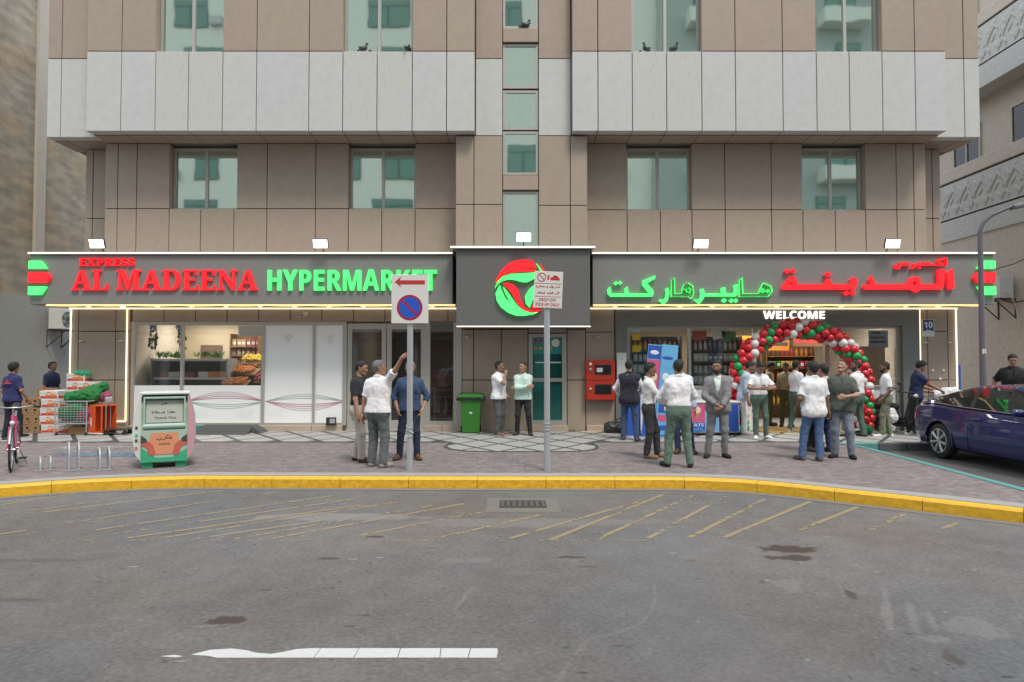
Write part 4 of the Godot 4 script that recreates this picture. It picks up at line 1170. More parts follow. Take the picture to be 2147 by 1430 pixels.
func build_pole_signs() -> void:
	mk("sign_white", 0.66, 0.65, 0.62, 0.5); mk("sign_red", 0.48, 0.03, 0.03, 0.5); mk("sign_blue", 0.02, 0.09, 0.50, 0.45); mk("sign_rim", 0.36, 0.01, 0.05, 0.5)
	var t := thing("no_parking_sign", "white sign with red arrow and no parking disc on grey pole", "road sign", Vector3(-1.59, 0.15, -10.64))
	put(t, "pole", MB.new().tube([Vector3(0, 0, 0), Vector3(0, 2.95, 0)], [0.048, 0.046], 16), M.galvanised)
	put(t, "pole_sleeve", MB.new().tube([Vector3(0, 0.0, 0), Vector3(0.0, 0.16, 0)], [0.062, 0.058], 14), M.galvanised)
	var wrap := []
	for i in 26: wrap.append(Vector3(cos(i * 0.75) * 0.054, 0.52 + i * 0.008 + 0.02 * sin(i * 1.9), sin(i * 0.75) * 0.054))
	put(t, "tape_wrap", MB.new().tube(wrap, [0.009], 5), M.galvanised)
	put(t, "sign_plate", bx(-0.285, 0.29, 2.285, 3.045, 0.05, 0.062, 0.004), M.sign_white)
	put(t, "clamp", bx(-0.06, 0.06, 2.5, 2.54, -0.055, 0.05), M.galvanised)
	put(t, "clamp", bx(-0.06, 0.06, 2.85, 2.89, -0.055, 0.05), M.galvanised)
	put(t, "arrow", MB.new().ext(v2([-0.235, 2.93, -0.13, 3.015, -0.155, 2.955, 0.235, 2.955, 0.235, 2.893, -0.155, 2.893, -0.13, 2.845]), 0.0622, 0.065), M.sign_red)
	var disc := PackedVector2Array(); var rim := PackedVector2Array()
	for i in 48:
		disc.append(Vector2(cos(TAU * i / 48.0), sin(TAU * i / 48.0)) * 0.165 + Vector2(0, 2.53)); rim.append(Vector2(cos(TAU * i / 48.0), sin(TAU * i / 48.0)) * 0.2 + Vector2(0, 2.53))
	put(t, "disc_rim", MB.new().ext(rim, 0.0622, 0.0635), M.sign_rim)
	put(t, "disc", MB.new().ext(disc, 0.0636, 0.0645), M.sign_blue)
	put(t, "disc_bar", MB.new().ext(v2([-0.128, 2.635, -0.105, 2.658, 0.128, 2.425, 0.105, 2.402]), 0.0646, 0.066), M.sign_rim)
	var s := thing("drop_off_sign", "small white sign with red DROP-OFF PICK-UP ONLY text on grey pole", "road sign", Vector3(0.545, 0.15, -10.64))
	put(s, "pole", MB.new().tube([Vector3(0, 0, 0), Vector3(0, 2.85, 0)], [0.047, 0.045], 16), M.galvanised)
	put(s, "pole_sleeve", MB.new().tube([Vector3(0, 0.0, 0), Vector3(0.0, 0.3, 0)], [0.056, 0.054], 14), M.galvanised)
	var wr2 := []
	for i in 22: wr2.append(Vector3(cos(i * 0.8) * 0.053, 0.62 + i * 0.006, sin(i * 0.8) * 0.053))
	put(s, "tape_wrap", MB.new().tube(wr2, [0.008], 5), M.galvanised)
	var sp := put(s, "sign_plate", bx(-0.22, 0.225, -0.285, 0.285, 0.0, 0.012, 0.004), M.sign_white)
	sp.position = Vector3(0.015, 2.81, 0.05); sp.rotation.z = -0.045
	var z := 0.0125
	put(sp, "rule_line", bx(-0.21, 0.215, 0.092, 0.098, z, z + 0.0015), M.sign_rim)
	put(sp, "rule_line", bx(-0.21, 0.215, -0.112, -0.106, z, z + 0.0015), M.sign_rim)
	var ring := MB.new()
	for i in 24:
		var a := TAU * i / 24.0; var b := TAU * (i + 1) / 24.0
		ring.ext(PackedVector2Array([Vector2(cos(a), sin(a)) * 0.058, Vector2(cos(b), sin(b)) * 0.058, Vector2(cos(b), sin(b)) * 0.07, Vector2(cos(a), sin(a)) * 0.07]), z, z + 0.0015, Transform3D(Basis.IDENTITY, Vector3(-0.105, 0.19, 0)))
	ring.ext(v2([-0.155, 0.232, -0.147, 0.24, -0.055, 0.148, -0.063, 0.14]), z, z + 0.0017)
	put(sp, "disc_rim", ring, M.sign_rim)
	put(sp, "car_mark", MB.new().ext(v2([0.03, 0.15, 0.03, 0.19, 0.06, 0.195, 0.08, 0.225, 0.13, 0.225, 0.155, 0.195, 0.175, 0.185, 0.175, 0.15]), z, z + 0.0015), M.sign_red)
	put(sp, "person_mark", MB.new().ext(v2([-0.015, 0.15, -0.015, 0.225, 0.015, 0.225, 0.01, 0.15]), z, z + 0.0015), M.sign_red)
	strokes(sp, "script_line", WORD_ENTRY, Vector2(-0.16, 0.04), 0.0034, 0.009, z, 0.0015, M.sign_rim)
	strokes(sp, "script_line", WORD_RIDERS, Vector2(-0.17, -0.06), 0.0034, 0.009, z, 0.0015, M.sign_rim)
	for q in [["DROP-OFF", -0.13, 0.13, -0.185, -0.135], ["PICK-UP ONLY", -0.18, 0.19, -0.258, -0.208]]:
		var hold := Node3D.new()
		line_of(hold, q[0], q[1], q[2], q[3], q[4], z, "Droid Sans", M.sign_rim, "letter", 0.0015)
		for c in hold.get_children():
			hold.remove_child(c)
			c.name = numbered(sp, "letter")
			sp.add_child(c)
		hold.free()

# ---------------------------------------------------------------- things on the pavement
func blob(caps: Array, lo: Vector3, hi: Vector3, cell: float, amp: float, freq: float, sd: int, k := 0.05) -> MB:
	var n := Net.new(lo, hi, cell)
	for c in caps: n.cap(c[0], c[1], c[2], c[3], k)
	if amp > 0.0: n.rough(amp, Vector3.ONE * freq, sd)
	n.plane(Vector3(0, lo.y + cell * 1.5, 0), Vector3.UP)
	return n.mesh(MB.new())

func hoop(r: float, tube_r: float, ctr: Vector3, ax: Vector3, n := 36, sides := 8) -> MB:
	var u := ax.cross(Vector3.UP if absf(ax.y) < 0.9 else Vector3.RIGHT).normalized(); var w := u.cross(ax).normalized()
	var pts := []
	for i in n + 1: pts.append(ctr + (u * cos(TAU * i / n) + w * sin(TAU * i / n)) * r)
	return MB.new().tube(pts, [tube_r], sides, false)

func build_things() -> void:
	build_left_stock()
	build_bins()
	build_right_side()
	build_arch()
	build_car(Vector3(9.02, 0.006, -11.6), deg_to_rad(1.5))
	build_small()

func carton_at(src: Node3D, at: Vector3, turn: float, label: String) -> void:
	if src.position.y < -50: src.position = at; src.rotation.y = turn; src.set_meta("label", label)
	else: copy_of(src, at, turn, label)

func build_left_stock() -> void:
	mk("carton_white", 0.62, 0.60, 0.58, 0.8); mk("carton_red", 0.52, 0.045, 0.04, 0.7); mk("carton_orange", 0.60, 0.19, 0.03, 0.7)
	tri(mk("carton_brown", 0.30, 0.175, 0.085, 0.85), 1.5, M.tex_grain)
	# printed fruit cartons
	var t := thing("fruit_carton", "", "carton", Vector3(0, -99, 0), 0.0, "red and white fruit cartons stacked by the alley")
	put(t, "carton_box", bx(-0.21, 0.21, 0.0, 0.19, -0.15, 0.15, 0.006), M.carton_white)
	put(t, "lid_rim", bx(-0.214, 0.214, 0.135, 0.197, -0.154, 0.154, 0.006), M.carton_white)
	put(t, "printed_band", bx(-0.19, 0.19, 0.022, 0.075, 0.1505, 0.1525), M.carton_red)
	put(t, "printed_fruit", MB.new().ball(Vector3(0.07, 0.085, 0.151), Vector3(0.055, 0.045, 0.004), 6, 12).ball(Vector3(-0.03, 0.08, 0.151), Vector3(0.045, 0.04, 0.004), 6, 12).ball(Vector3(0.14, 0.08, 0.151), Vector3(0.035, 0.038, 0.004), 6, 12), M.carton_orange)
	put(t, "printed_band", bx(-0.2105, -0.213, 0.022, 0.075, -0.13, 0.13), M.carton_red)
	put(t, "printed_band", bx(0.2105, 0.213, 0.022, 0.075, -0.13, 0.13), M.carton_red)
	put(t, "printed_mark", bx(-0.05, 0.05, 0.152, 0.175, 0.1545, 0.1556), M.carton_orange)
	var ord := ["bottom", "second from the bottom", "third from the bottom", "fourth from the bottom", "fifth from the bottom", "sixth from the bottom", "seventh from the bottom"]
	var stacks := [[-10.78, -16.08, 5, "front stack"], [-10.42, -16.45, 7, "tall stack"], [-10.78, -16.5, 5, "rearmost stack"], [-10.10, -16.32, 6, "stack by the light strip"], [-10.34, -16.02, 1, "spot by the wire trolley"]]
	rng.seed = 4
	for si in stacks.size():
		var s: Array = stacks[si]
		for k in s[2]:
			var last: bool = k == s[2] - 1
			carton_at(t, Vector3(s[0] + rng.randf_range(-0.025, 0.025), 0.165 + k * 0.1985, s[1] + rng.randf_range(-0.015, 0.015)), rng.randf_range(-0.05, 0.05), "red and white fruit carton, %s in the %s" % ["topmost" if last and k > 0 else ("only one" if last else ord[k]), s[3]])
	# plain brown crates with hand holes
	var b := thing("brown_carton", "", "carton", Vector3(0, -99, 0), 0.0, "plain brown cartons stacked by the alley")
	# a box with a true front board: its hand holes open on the space behind
	put(b, "carton_box", bx(-0.2, 0.2, 0.0, 0.205, -0.15, 0.08, 0.004).box(Vector3(-0.2, 0.0, 0.081), Vector3(-0.192, 0.205, 0.142)).box(Vector3(0.192, 0.0, 0.081), Vector3(0.2, 0.205, 0.142)).box(Vector3(-0.191, 0.197, 0.081), Vector3(0.191, 0.205, 0.142)).box(Vector3(-0.191, 0.0, 0.081), Vector3(0.191, 0.008, 0.142)), M.carton_brown)
	var board := v2([-0.2, 0.0, 0.2, 0.0, 0.2, 0.205, -0.2, 0.205])
	for q in [[-0.1, 0.125, 0.034], [0.1, 0.125, 0.034], [0.09, 0.05, 0.02], [-0.06, 0.06, 0.02]]:
		var hole := PackedVector2Array()
		for i in 10: hole.append(Vector2(q[0] + cos(TAU * i / 10.0) * q[2], q[1] + sin(TAU * i / 10.0) * q[2] * 0.75))
		board = keyhole_m(board, hole)
	put(b, "front_board", MB.new().ext(board, 0.1425, 0.15), M.carton_brown)
	put(b, "flap_line", bx(-0.195, 0.195, 0.2055, 0.2065, -0.004, 0.004), M.rust_metal)
	for s in [[-11.22, -16.1, 4, "stack beside printed cartons"], [-11.2, -16.5, 5, "taller brown stack"], [-11.66, -16.2, 3, "stack behind the navy polo"]]:
		for k in s[2]:
			var last: bool = k == s[2] - 1
			carton_at(b, Vector3(s[0] + rng.randf_range(-0.02, 0.02), 0.165 + k * 0.208, s[1]), rng.randf_range(-0.06, 0.06), "plain brown carton, %s in the %s" % ["topmost" if last else ord[k], s[3]])
	# sacks
	tri(mk("net_green", 0.012, 0.23, 0.045, 0.7), 3.0, grey_tex(128, 61, 0.3, 0.55, 1.1, 2), M.tex_bumps, 0.9)
	tri(mk("net_pink", 0.36, 0.06, 0.16, 0.7), 3.0, grey_tex(128, 62, 0.3, 0.6, 1.1, 2), M.tex_bumps, 0.9)
	mk("bag_green", 0.02, 0.29, 0.14, 0.45)
	solo("green_sack", blob([[Vector3(-0.28, 0.16, 0), Vector3(0.25, 0.22, 0), 0.16, 0.19], [Vector3(0.12, 0.30, -0.05), Vector3(0.42, 0.42, -0.1), 0.15, 0.11]], Vector3(-0.55, -0.05, -0.35), Vector3(0.65, 0.66, 0.35), 0.02, 0.03, 7.0, 3), M.net_green, "bulging dark green net sack heaped on the wire trolley", "sack", Vector3(-9.98, 0.83, -15.92))
	solo("pink_sack", blob([[Vector3(-0.09, 0.09, 0), Vector3(0.1, 0.12, 0), 0.1, 0.11]], Vector3(-0.3, -0.05, -0.25), Vector3(0.32, 0.32, 0.25), 0.018, 0.022, 9.0, 4), M.net_pink, "pink net sack behind the orange bin", "sack", Vector3(-9.58, 0.90, -15.98))
	solo("green_bag", blob([[Vector3(-0.12, 0.05, 0), Vector3(0.14, 0.045, 0), 0.07, 0.06], [Vector3(-0.2, 0.06, 0), Vector3(0, 0.07, 0.02), 0.06, 0.07]], Vector3(-0.32, -0.03, -0.2), Vector3(0.32, 0.18, 0.2), 0.013, 0.018, 12.0, 5), M.bag_green, "crumpled bright green plastic bag on top of the tall carton stack", "bag", Vector3(-10.28, 1.50, -16.38))
	# wire cage trolley with goods in it
	var w := thing("cage_trolley", "grey wire cage trolley filled with green and pink net sacks", "trolley", Vector3(-10.0, 0.155, -15.72))
	var fr := MB.new()
	for x in [-0.36, 0.36]:
		for z in [-0.22, 0.22]: fr.tube([Vector3(x, 0.08, z), Vector3(x, 0.80, z)], [0.014], 8)
	for y in [0.28, 0.78]:
		for z in [-0.22, 0.22]: fr.tube([Vector3(-0.36, y, z), Vector3(0.36, y, z)], [0.012], 8)
		for x in [-0.36, 0.36]: fr.tube([Vector3(x, y, -0.22), Vector3(x, y, 0.22)], [0.012], 8)
	put(w, "cage_frame", fr, M.galvanised)
	for i in 8: put(w, "wire", MB.new().tube([Vector3(-0.36, 0.33 + i * 0.055, 0.22), Vector3(0.36, 0.33 + i * 0.055, 0.22)], [0.005], 6), M.galvanised)
	for i in 9: put(w, "wire", MB.new().tube([Vector3(-0.29 + i * 0.0725, 0.28, 0.218), Vector3(-0.29 + i * 0.0725, 0.78, 0.218)], [0.004], 6), M.galvanised)
	put(w, "base_shelf", bx(-0.36, 0.36, 0.265, 0.28, -0.22, 0.22), M.galvanised)
	for x in [-0.33, 0.33]:
		for z in [-0.2, 0.2]: put(w, "caster", MB.new().lathe(Vector3(x - 0.014, 0.04, z), [[0.0, 0.0], [0.04, 0.0], [0.04, 0.028], [0.0, 0.028]], 14, Vector3.RIGHT), M.rubber)
	solo("green_net_sack", blob([[Vector3(-0.15, 0.2, 0), Vector3(0.05, 0.24, 0), 0.19, 0.19]], Vector3(-0.4, -0.05, -0.26), Vector3(0.35, 0.5, 0.26), 0.02, 0.03, 8.0, 6), M.net_green, "green net sack lying in the cage trolley", "sack", Vector3(-10.08, 0.44, -15.74))
	solo("pink_net_sack", blob([[Vector3(-0.04, 0.14, 0), Vector3(0.08, 0.22, 0), 0.12, 0.13]], Vector3(-0.25, -0.05, -0.2), Vector3(0.3, 0.45, 0.2), 0.018, 0.02, 9.0, 7), M.net_pink, "pink net sack in the right end of the cage trolley", "sack", Vector3(-9.80, 0.44, -15.68))
	solo("brown_crate", bx(-0.2, 0.2, 0, 0.19, -0.13, 0.13, 0.01), M.carton_brown, "low brown crate on the ground under the cage trolley", "crate", Vector3(-9.92, 0.165, -15.75))
	# orange roll bin, open towards the right
	tri(mk("orange_plastic", 0.62, 0.085, 0.012, 0.4), 1.0, M.tex_fine)
	var o := thing("orange_bin", "bright orange plastic basket bin standing on end beside the cage trolley", "bin", Vector3(-9.42, 0.155, -15.74), -0.32)
	for q in [[-0.2, 0.2, 0.06, 0.08, -0.2, 0.2], [-0.2, 0.2, 0.66, 0.69, -0.2, 0.2], [-0.2, -0.18, 0.08, 0.66, -0.2, 0.2], [-0.18, 0.2, 0.08, 0.66, -0.2, -0.18], [-0.18, 0.0, 0.08, 0.66, 0.18, 0.2], [0.17, 0.2, 0.08, 0.66, 0.17, 0.2]]: put(o, "bin_wall", bx(q[0], q[1], q[2], q[3], q[4], q[5], 0.006), M.orange_plastic)
	put(o, "base", bx(-0.21, 0.21, 0.03, 0.06, -0.21, 0.21, 0.01), M.white_metal)
	put(o, "label_mark", bx(-0.13, -0.10, 0.22, 0.40, 0.2005, 0.203), M.white_paint)
	for x in [-0.17, 0.17]: put(o, "caster", MB.new().lathe(Vector3(x - 0.012, 0.0, 0.17), [[0.0, 0.0], [0.032, 0.0], [0.032, 0.024], [0.0, 0.024]], 12, Vector3.RIGHT), M.rubber)
	# folding platform truck
	var p := thing("platform_truck", "folding grey platform truck with tubular handle by the light strip", "hand truck", Vector3(-9.1, 0.155, -15.72), 0.15)
	put(p, "platform", bx(-0.2, 0.3, 0.12, 0.15, -0.2, 0.2, 0.01), M.black_plastic)
	put(p, "handle", MB.new().tube([Vector3(-0.17, 0.15, -0.12), Vector3(-0.17, 0.82, -0.12), Vector3(-0.16, 0.86, -0.08), Vector3(-0.16, 0.86, 0.08), Vector3(-0.17, 0.82, 0.12), Vector3(-0.17, 0.15, 0.12)], [0.013], 8), M.steel)
	put(p, "grip", bx(-0.21, -0.12, 0.74, 0.87, -0.11, 0.11, 0.02), M.galvanised)
	for x in [-0.16, 0.25]:
		for z in [-0.15, 0.15]: put(p, "wheel", MB.new().lathe(Vector3(x, 0.055, z - 0.015), [[0.0, 0.0], [0.055, 0.0], [0.055, 0.03], [0.0, 0.03]], 14, Vector3.BACK), M.rubber)
	# ramps at the shop step
	tri(mk("ramp_grey", 0.075, 0.08, 0.08, 0.8), 0.9, M.tex_grain, M.tex_bumps, 0.5)
	var r := thing("rubber_ramp", "dark grey wedge ramp laid against the white shop front", "ramp", Vector3(-6.72, 0.155, -16.0))
	put(r, "ramp_body", MB.new().ext(v2([-0.45, 0.0, 0.42, 0.0, 0.42, 0.16, 0.38, 0.18]), -0.62, 0.62, Transform3D(Basis(Vector3.UP, PI / 2), Vector3(0, 0, 0))), M.ramp_grey)
	for i in 5: put(r, "tread_bar", MB.new().box(Vector3(-0.6, 0.0, -0.006), Vector3(0.6, 0.008, 0.006), 0.0, Transform3D(Basis(Vector3.RIGHT, 0.21), Vector3(0, 0.035 + i * 0.028, 0.27 - i * 0.13))), M.rubber)
	put(r, "side_wedge", MB.new().ext(v2([0.62, 0.0, 0.90, 0.0, 0.62, 0.17]), -0.42, 0.0), M.ramp_grey)
	mk("ramp_teal", 0.03, 0.22, 0.20, 0.5)
	solo("teal_ramp", MB.new().ext(v2([-0.42, 0.16, 0.42, 0.16, 0.36, 0.07, 0.22, 0.02, -0.22, 0.02, -0.36, 0.07]), -0.1, 0.12), M.ramp_teal, "curved teal plastic trough beside the dark grey ramp", "trough", Vector3(-7.75, 0.155, -16.28))
	var l := thing("ground_floodlight", "small black floodlight leaning on the white shop front", "floodlight", Vector3(-4.34, 0.33, -16.42))
	put(l, "housing", bx(-0.12, 0.12, 0, 0.17, -0.03, 0.03, 0.012), M.black_plastic)
	put(l, "lens", bx(-0.03, 0.10, 0.03, 0.14, 0.0302, 0.033), M.galvanised)
	put(l, "stand", bx(-0.13, 0.13, -0.01, 0.0, -0.05, 0.05), M.black_metal)
	# bicycle and stands
	bicycle(Vector3(-7.98, 0.15, -10.98), deg_to_rad(32))
	for q in [[-7.32, -10.75, 0.20, "low pair of grey hoop stands next to the bicycle"], [-6.88, -10.75, 0.42, "tall middle pair of grey hoop stands in front of the fruit cartons"], [-6.42, -10.78, 0.33, "pair of grey hoop stands nearest the donation bin"]]:
		var k := thing("bicycle_stand", q[3], "bicycle stand", Vector3(q[0], 0.154, q[1]), 0.50, "hoop stands for bicycles")
		for x in [-0.065, 0.065]:
			var pts := []
			for i in 13:
				var a := PI * i / 12.0
				pts.append(Vector3(x + 0.02 * cos(a), q[2] * pow(sin(a), 0.55), cos(a) * 0.17))
			put(k, "hoop", MB.new().tube(pts, [0.017], 8), M.galvanised)
		put(k, "base_rail", bx(-0.12, 0.12, 0.0, 0.012, -0.19, -0.15), M.galvanised)
		put(k, "base_rail", bx(-0.12, 0.12, 0.0, 0.012, 0.15, 0.19), M.galvanised)
	struct("painted_bay_mark", worn_strip(Vector2(-8.4, -12.4), Vector2(-6.0, -12.4), 0.5, 0.12, 301, 0.1545), M.worn_blue)
	struct("painted_bay_mark", worn_strip(Vector2(-8.9, -13.2), Vector2(-6.4, -13.2), 0.9, -0.05, 302, 0.1542), M.worn_pale)

func bicycle(at: Vector3, turn: float) -> void:
	var t := thing("bicycle", "pink bicycle with black tyres parked facing the road", "bicycle", at, turn)
	mk("bike_pink", 0.42, 0.035, 0.14, 0.4)
	for z in [0.54, -0.52]:
		var w := put(t, "wheel", hoop(0.318, 0.017, Vector3(0, 0.335, z), Vector3.RIGHT, 40, 8), M.rubber)
		put(w, "rim", hoop(0.295, 0.010, Vector3(0, 0.335, z), Vector3.RIGHT, 36, 6), M.steel)
		var sp := MB.new()
		for i in 16:
			var a := TAU * i / 16.0
			sp.tube([Vector3(0.012 * (1 if i % 2 else -1), 0.335, z), Vector3(0, 0.335 + sin(a) * 0.29, z + cos(a) * 0.29)], [0.002], 4, false)
		put(w, "spokes", sp, M.steel)
		put(w, "hub", MB.new().tube([Vector3(-0.05, 0.335, z), Vector3(0.05, 0.335, z)], [0.022], 10), M.steel)
	var hd := Vector3(0, 0.80, 0.36); var bb := Vector3(0, 0.30, -0.02); var st := Vector3(0, 0.80, -0.18); var rw := Vector3(0, 0.335, -0.52)
	var fr := MB.new()
	fr.tube([hd + Vector3(0, 0.05, -0.02), hd + Vector3(0, -0.13, 0.05)], [0.026], 10); fr.tube([hd + Vector3(0, -0.06, 0.02), bb], [0.022], 10); fr.tube([bb, st], [0.019], 10); fr.tube([hd, Vector3(0, 0.60, -0.12)], [0.019], 10)
	for x in [-0.05, 0.05]: fr.tube([bb, rw + Vector3(x, 0, 0)], [0.011], 8); fr.tube([st + Vector3(0, -0.06, 0.01), rw + Vector3(x, 0, 0)], [0.010], 8)
	put(t, "frame", fr, M.bike_pink)
	var fk := MB.new()
	for x in [-0.055, 0.055]: fk.tube([hd + Vector3(x * 0.7, -0.14, 0.05), Vector3(x, 0.335, 0.54)], [0.014, 0.010], 8)
	fk.tube([hd + Vector3(-0.05, -0.14, 0.05), hd + Vector3(0.05, -0.14, 0.05)], [0.02], 8)
	put(t, "fork", fk, M.bike_pink)
	put(t, "handlebar", MB.new().tube([hd + Vector3(0, 0.0, -0.02), hd + Vector3(0, 0.17, 0.0)], [0.014], 8).tube([Vector3(-0.29, 0.97, 0.18), Vector3(-0.22, 0.985, 0.26), Vector3(-0.08, 0.97, 0.36), Vector3(0.08, 0.97, 0.36), Vector3(0.22, 0.985, 0.26), Vector3(0.29, 0.97, 0.18)], [0.012], 8), M.steel)
	for x in [-1.0, 1.0]: put(t, "grip", MB.new().tube([Vector3(x * 0.25, 0.978, 0.225), Vector3(x * 0.32, 0.965, 0.14)], [0.017], 8), M.rubber)
	put(t, "seat_post", MB.new().tube([st, st + Vector3(0, 0.12, -0.03)], [0.013], 8), M.steel)
	put(t, "saddle", blob([[Vector3(0, 0.04, 0.13), Vector3(0, 0.045, -0.09), 0.03, 0.075]], Vector3(-0.14, -0.02, -0.2), Vector3(0.14, 0.14, 0.2), 0.014, 0, 1, 1), M.rubber).position = st + Vector3(0, 0.10, -0.04)
	put(t, "crank", MB.new().tube([bb + Vector3(0.06, 0, 0), bb + Vector3(0.07, -0.15, 0.06)], [0.01], 8).tube([bb + Vector3(-0.06, 0, 0), bb + Vector3(-0.07, 0.15, -0.06)], [0.01], 8).tube([bb + Vector3(-0.06, 0, 0), bb + Vector3(0.06, 0, 0)], [0.02], 8), M.steel)
	put(t, "chain_ring", hoop(0.085, 0.008, bb + Vector3(-0.055, 0, 0), Vector3.RIGHT, 24, 6), M.black_metal)
	put(t, "pedal", bx(0.06, 0.17, 0.135, 0.16, 0.0, 0.09, 0.005), M.rubber); put(t, "pedal", bx(-0.17, -0.06, 0.44, 0.465, -0.12, -0.03, 0.005), M.rubber)
	for z in [0.54, -0.52]:
		var pts := []
		for i in 12: pts.append(Vector3(0, 0.335 + sin(0.35 + i * 0.21) * 0.352, z + cos(0.35 + i * 0.21) * 0.352))
		put(t, "mudguard", MB.new().tube(pts, [0.016], 6), M.steel)
	put(t, "headlamp", MB.new().ball(Vector3(0, 0.74, 0.47), Vector3(0.035, 0.035, 0.03), 8, 12), M.white_metal)
	put(t, "kick_stand", MB.new().tube([bb + Vector3(0.05, 0, -0.1), Vector3(0.17, 0.0, -0.22)], [0.009], 6), M.steel)

func build_bins() -> void:
	# clothes donation bin
	mk("bin_mint", 0.34, 0.47, 0.40, 0.5); mk("bin_green", 0.04, 0.36, 0.19, 0.5); mk("bin_white", 0.56, 0.60, 0.58, 0.5); mk("print_orange", 0.62, 0.26, 0.14, 0.6); mk("print_skin", 0.50, 0.11, 0.075, 0.6); mk("print_ink", 0.06, 0.05, 0.05, 0.7); mk("bin_inner", 0.38, 0.41, 0.36, 0.5)
	var t := thing("donation_bin", "mint green and white clothes donation bin with printed hands and orange panel", "donation bin", Vector3(-5.72, 0.15, -11.3), 0.43)
	var prof := v2([-0.30, 0.10, 0.40, 0.10, 0.43, 0.16, 0.43, 0.42, 0.37, 0.95, 0.31, 1.10, 0.20, 1.17, -0.14, 1.17, -0.26, 1.08, -0.30, 0.90])
	var side := Transform3D(Basis(Vector3(0, 0, 1), Vector3.UP, Vector3(-1, 0, 0)), Vector3.ZERO)
	# bowed side shells
	var sl := v2([0.33, 0.12, 0.40, 0.22, 0.455, 0.50, 0.44, 0.78, 0.385, 1.02, 0.345, 1.14, 0.33, 1.14])
	for sx in [-1.0, 1.0]:
		var p := PackedVector2Array()
		for q in sl: p.append(Vector2(q.x * sx, q.y))
		put(t, "side_shell", MB.new().ext(p, -0.28, 0.42), M.bin_white if sx < 0 else M.bin_pink)
	put(t, "bin_body", MB.new().ext(prof, -0.33, 0.33, side), M.bin_mint)
	put(t, "hood", bx(-0.36, 0.36, 1.165, 1.20, -0.22, 0.42, 0.012), M.bin_white)
	put(t, "chute_frame", bx(-0.30, -0.275, 0.70, 1.13, 0.30, 0.445, 0.004).box(Vector3(0.275, 0.70, 0.30), Vector3(0.30, 1.13, 0.445), 0.004).box(Vector3(-0.274, 1.10, 0.30), Vector3(0.274, 1.13, 0.445), 0.004), M.bin_mint)
	put(t, "chute_flap", MB.new().box(Vector3(-0.268, 0.0, -0.02), Vector3(0.268, 0.36, 0.012), 0.01, Transform3D(Basis(Vector3.RIGHT, -0.16), Vector3(0, 0.715, 0.42))), M.bin_inner)
	put(t, "chute_lip", MB.new().tube([Vector3(-0.30, 0.665, 0.415), Vector3(0.30, 0.665, 0.415)], [0.045], 12), M.bin_mint)
	put(t, "front_panel", bx(-0.31, 0.31, 0.14, 0.60, 0.425, 0.442, 0.006), M.bin_mint)
	put(t, "green_skirt", MB.new().ext(v2([-0.33, 0.10, 0.33, 0.10, 0.33, 0.30, 0.20, 0.22, 0.12, 0.17, -0.12, 0.17, -0.20, 0.24, -0.33, 0.34]), 0.434, 0.446), M.bin_green)
	put(t, "printed_poster", bx(-0.20, 0.20, 0.22, 0.56, 0.4465, 0.449), M.print_orange)
	for sx in [-1.0, 1.0]:
		var arm := MB.new()
		arm.ext(v2([0.33 * sx, 0.38, 0.33 * sx, 0.47, 0.20 * sx, 0.42, 0.15 * sx, 0.36, 0.12 * sx, 0.24, 0.16 * sx, 0.20, 0.22 * sx, 0.23, 0.24 * sx, 0.33]), 0.449, 0.453)
		put(t, "printed_hand", arm, M.print_skin)
		put(t, "printed_cuff", MB.new().ext(v2([0.33 * sx, 0.40, 0.33 * sx, 0.53, 0.25 * sx, 0.47, 0.24 * sx, 0.42]), 0.4532, 0.455), M.print_ink)
	strokes(t, "script_line", WORD_AID, Vector2(-0.12, 0.47), 0.0038, 0.012, 0.4492, 0.0015, M.print_ink)
	var hold := MB.new()
	line_in(t, "AWON", -0.08, 0.08, 0.365, 0.40, 0.4495, M.print_ink)
	var tilt := Transform3D(Basis(Vector3.RIGHT, -0.16), Vector3(0, 0.715, 0.42))
	strokes(t, "script_line", WORD_THANKS, Vector2(-0.17, 0.16), 0.0032, 0.013, 0.0125, 0.0015, M.print_ink, tilt)
	strokes(t, "script_line", WORD_AID, Vector2(-0.06, 0.30), 0.0016, 0.008, 0.0125, 0.0015, M.print_ink, tilt)
	line_in(t, "Thank You", -0.15, 0.16, 0.06, 0.10, 0.0125, M.print_ink, tilt)
	for q in [[0.62, 0], [0.50, 1], [0.42, 2], [0.30, 3]]: put(t, "side_badge", bx(-0.41, -0.375, q[0], q[0] + 0.05, 0.4205, 0.424), [M.print_ink, M.bin_green, M.print_ink, M.print_skin][q[1]])
	for sx in [-0.24, 0.24]: put(t, "foot", MB.new().box(Vector3(sx - 0.08, 0, 0.24), Vector3(sx + 0.08, 0.11, 0.40), 0.008), M.bin_green)
	for sx in [-0.24, 0.24]: put(t, "foot", MB.new().box(Vector3(sx - 0.08, 0, -0.27), Vector3(sx + 0.08, 0.11, -0.14), 0.008), M.bin_green)
	# green wheelie bin
	mk("wheelie_green", 0.03, 0.175, 0.02, 0.45)
	var b := thing("wheelie_bin", "dark green wheelie bin against the beige wall", "wheelie bin", Vector3(-0.96, 0.155, -16.12))
	var shell := MB.new()
	var lv := [[0.03, 0.19, 0.20], [0.10, 0.20, 0.21], [0.76, 0.235, 0.255], [0.80, 0.26, 0.28], [0.83, 0.26, 0.28]]
	for i in lv.size() - 1:
		var a: Array = lv[i]; var c: Array = lv[i + 1]
		for q in [[-1, 1, 1, 1], [1, 1, 1, -1], [1, -1, -1, -1], [-1, -1, -1, 1]]:
			shell.poly([Vector3(q[0] * a[1], a[0], q[1] * a[2]), Vector3(q[2] * a[1], a[0], q[3] * a[2]), Vector3(q[2] * c[1], c[0], q[3] * c[2]), Vector3(q[0] * c[1], c[0], q[1] * c[2])], Vector3(q[0] + q[2], 0, q[1] + q[3]))
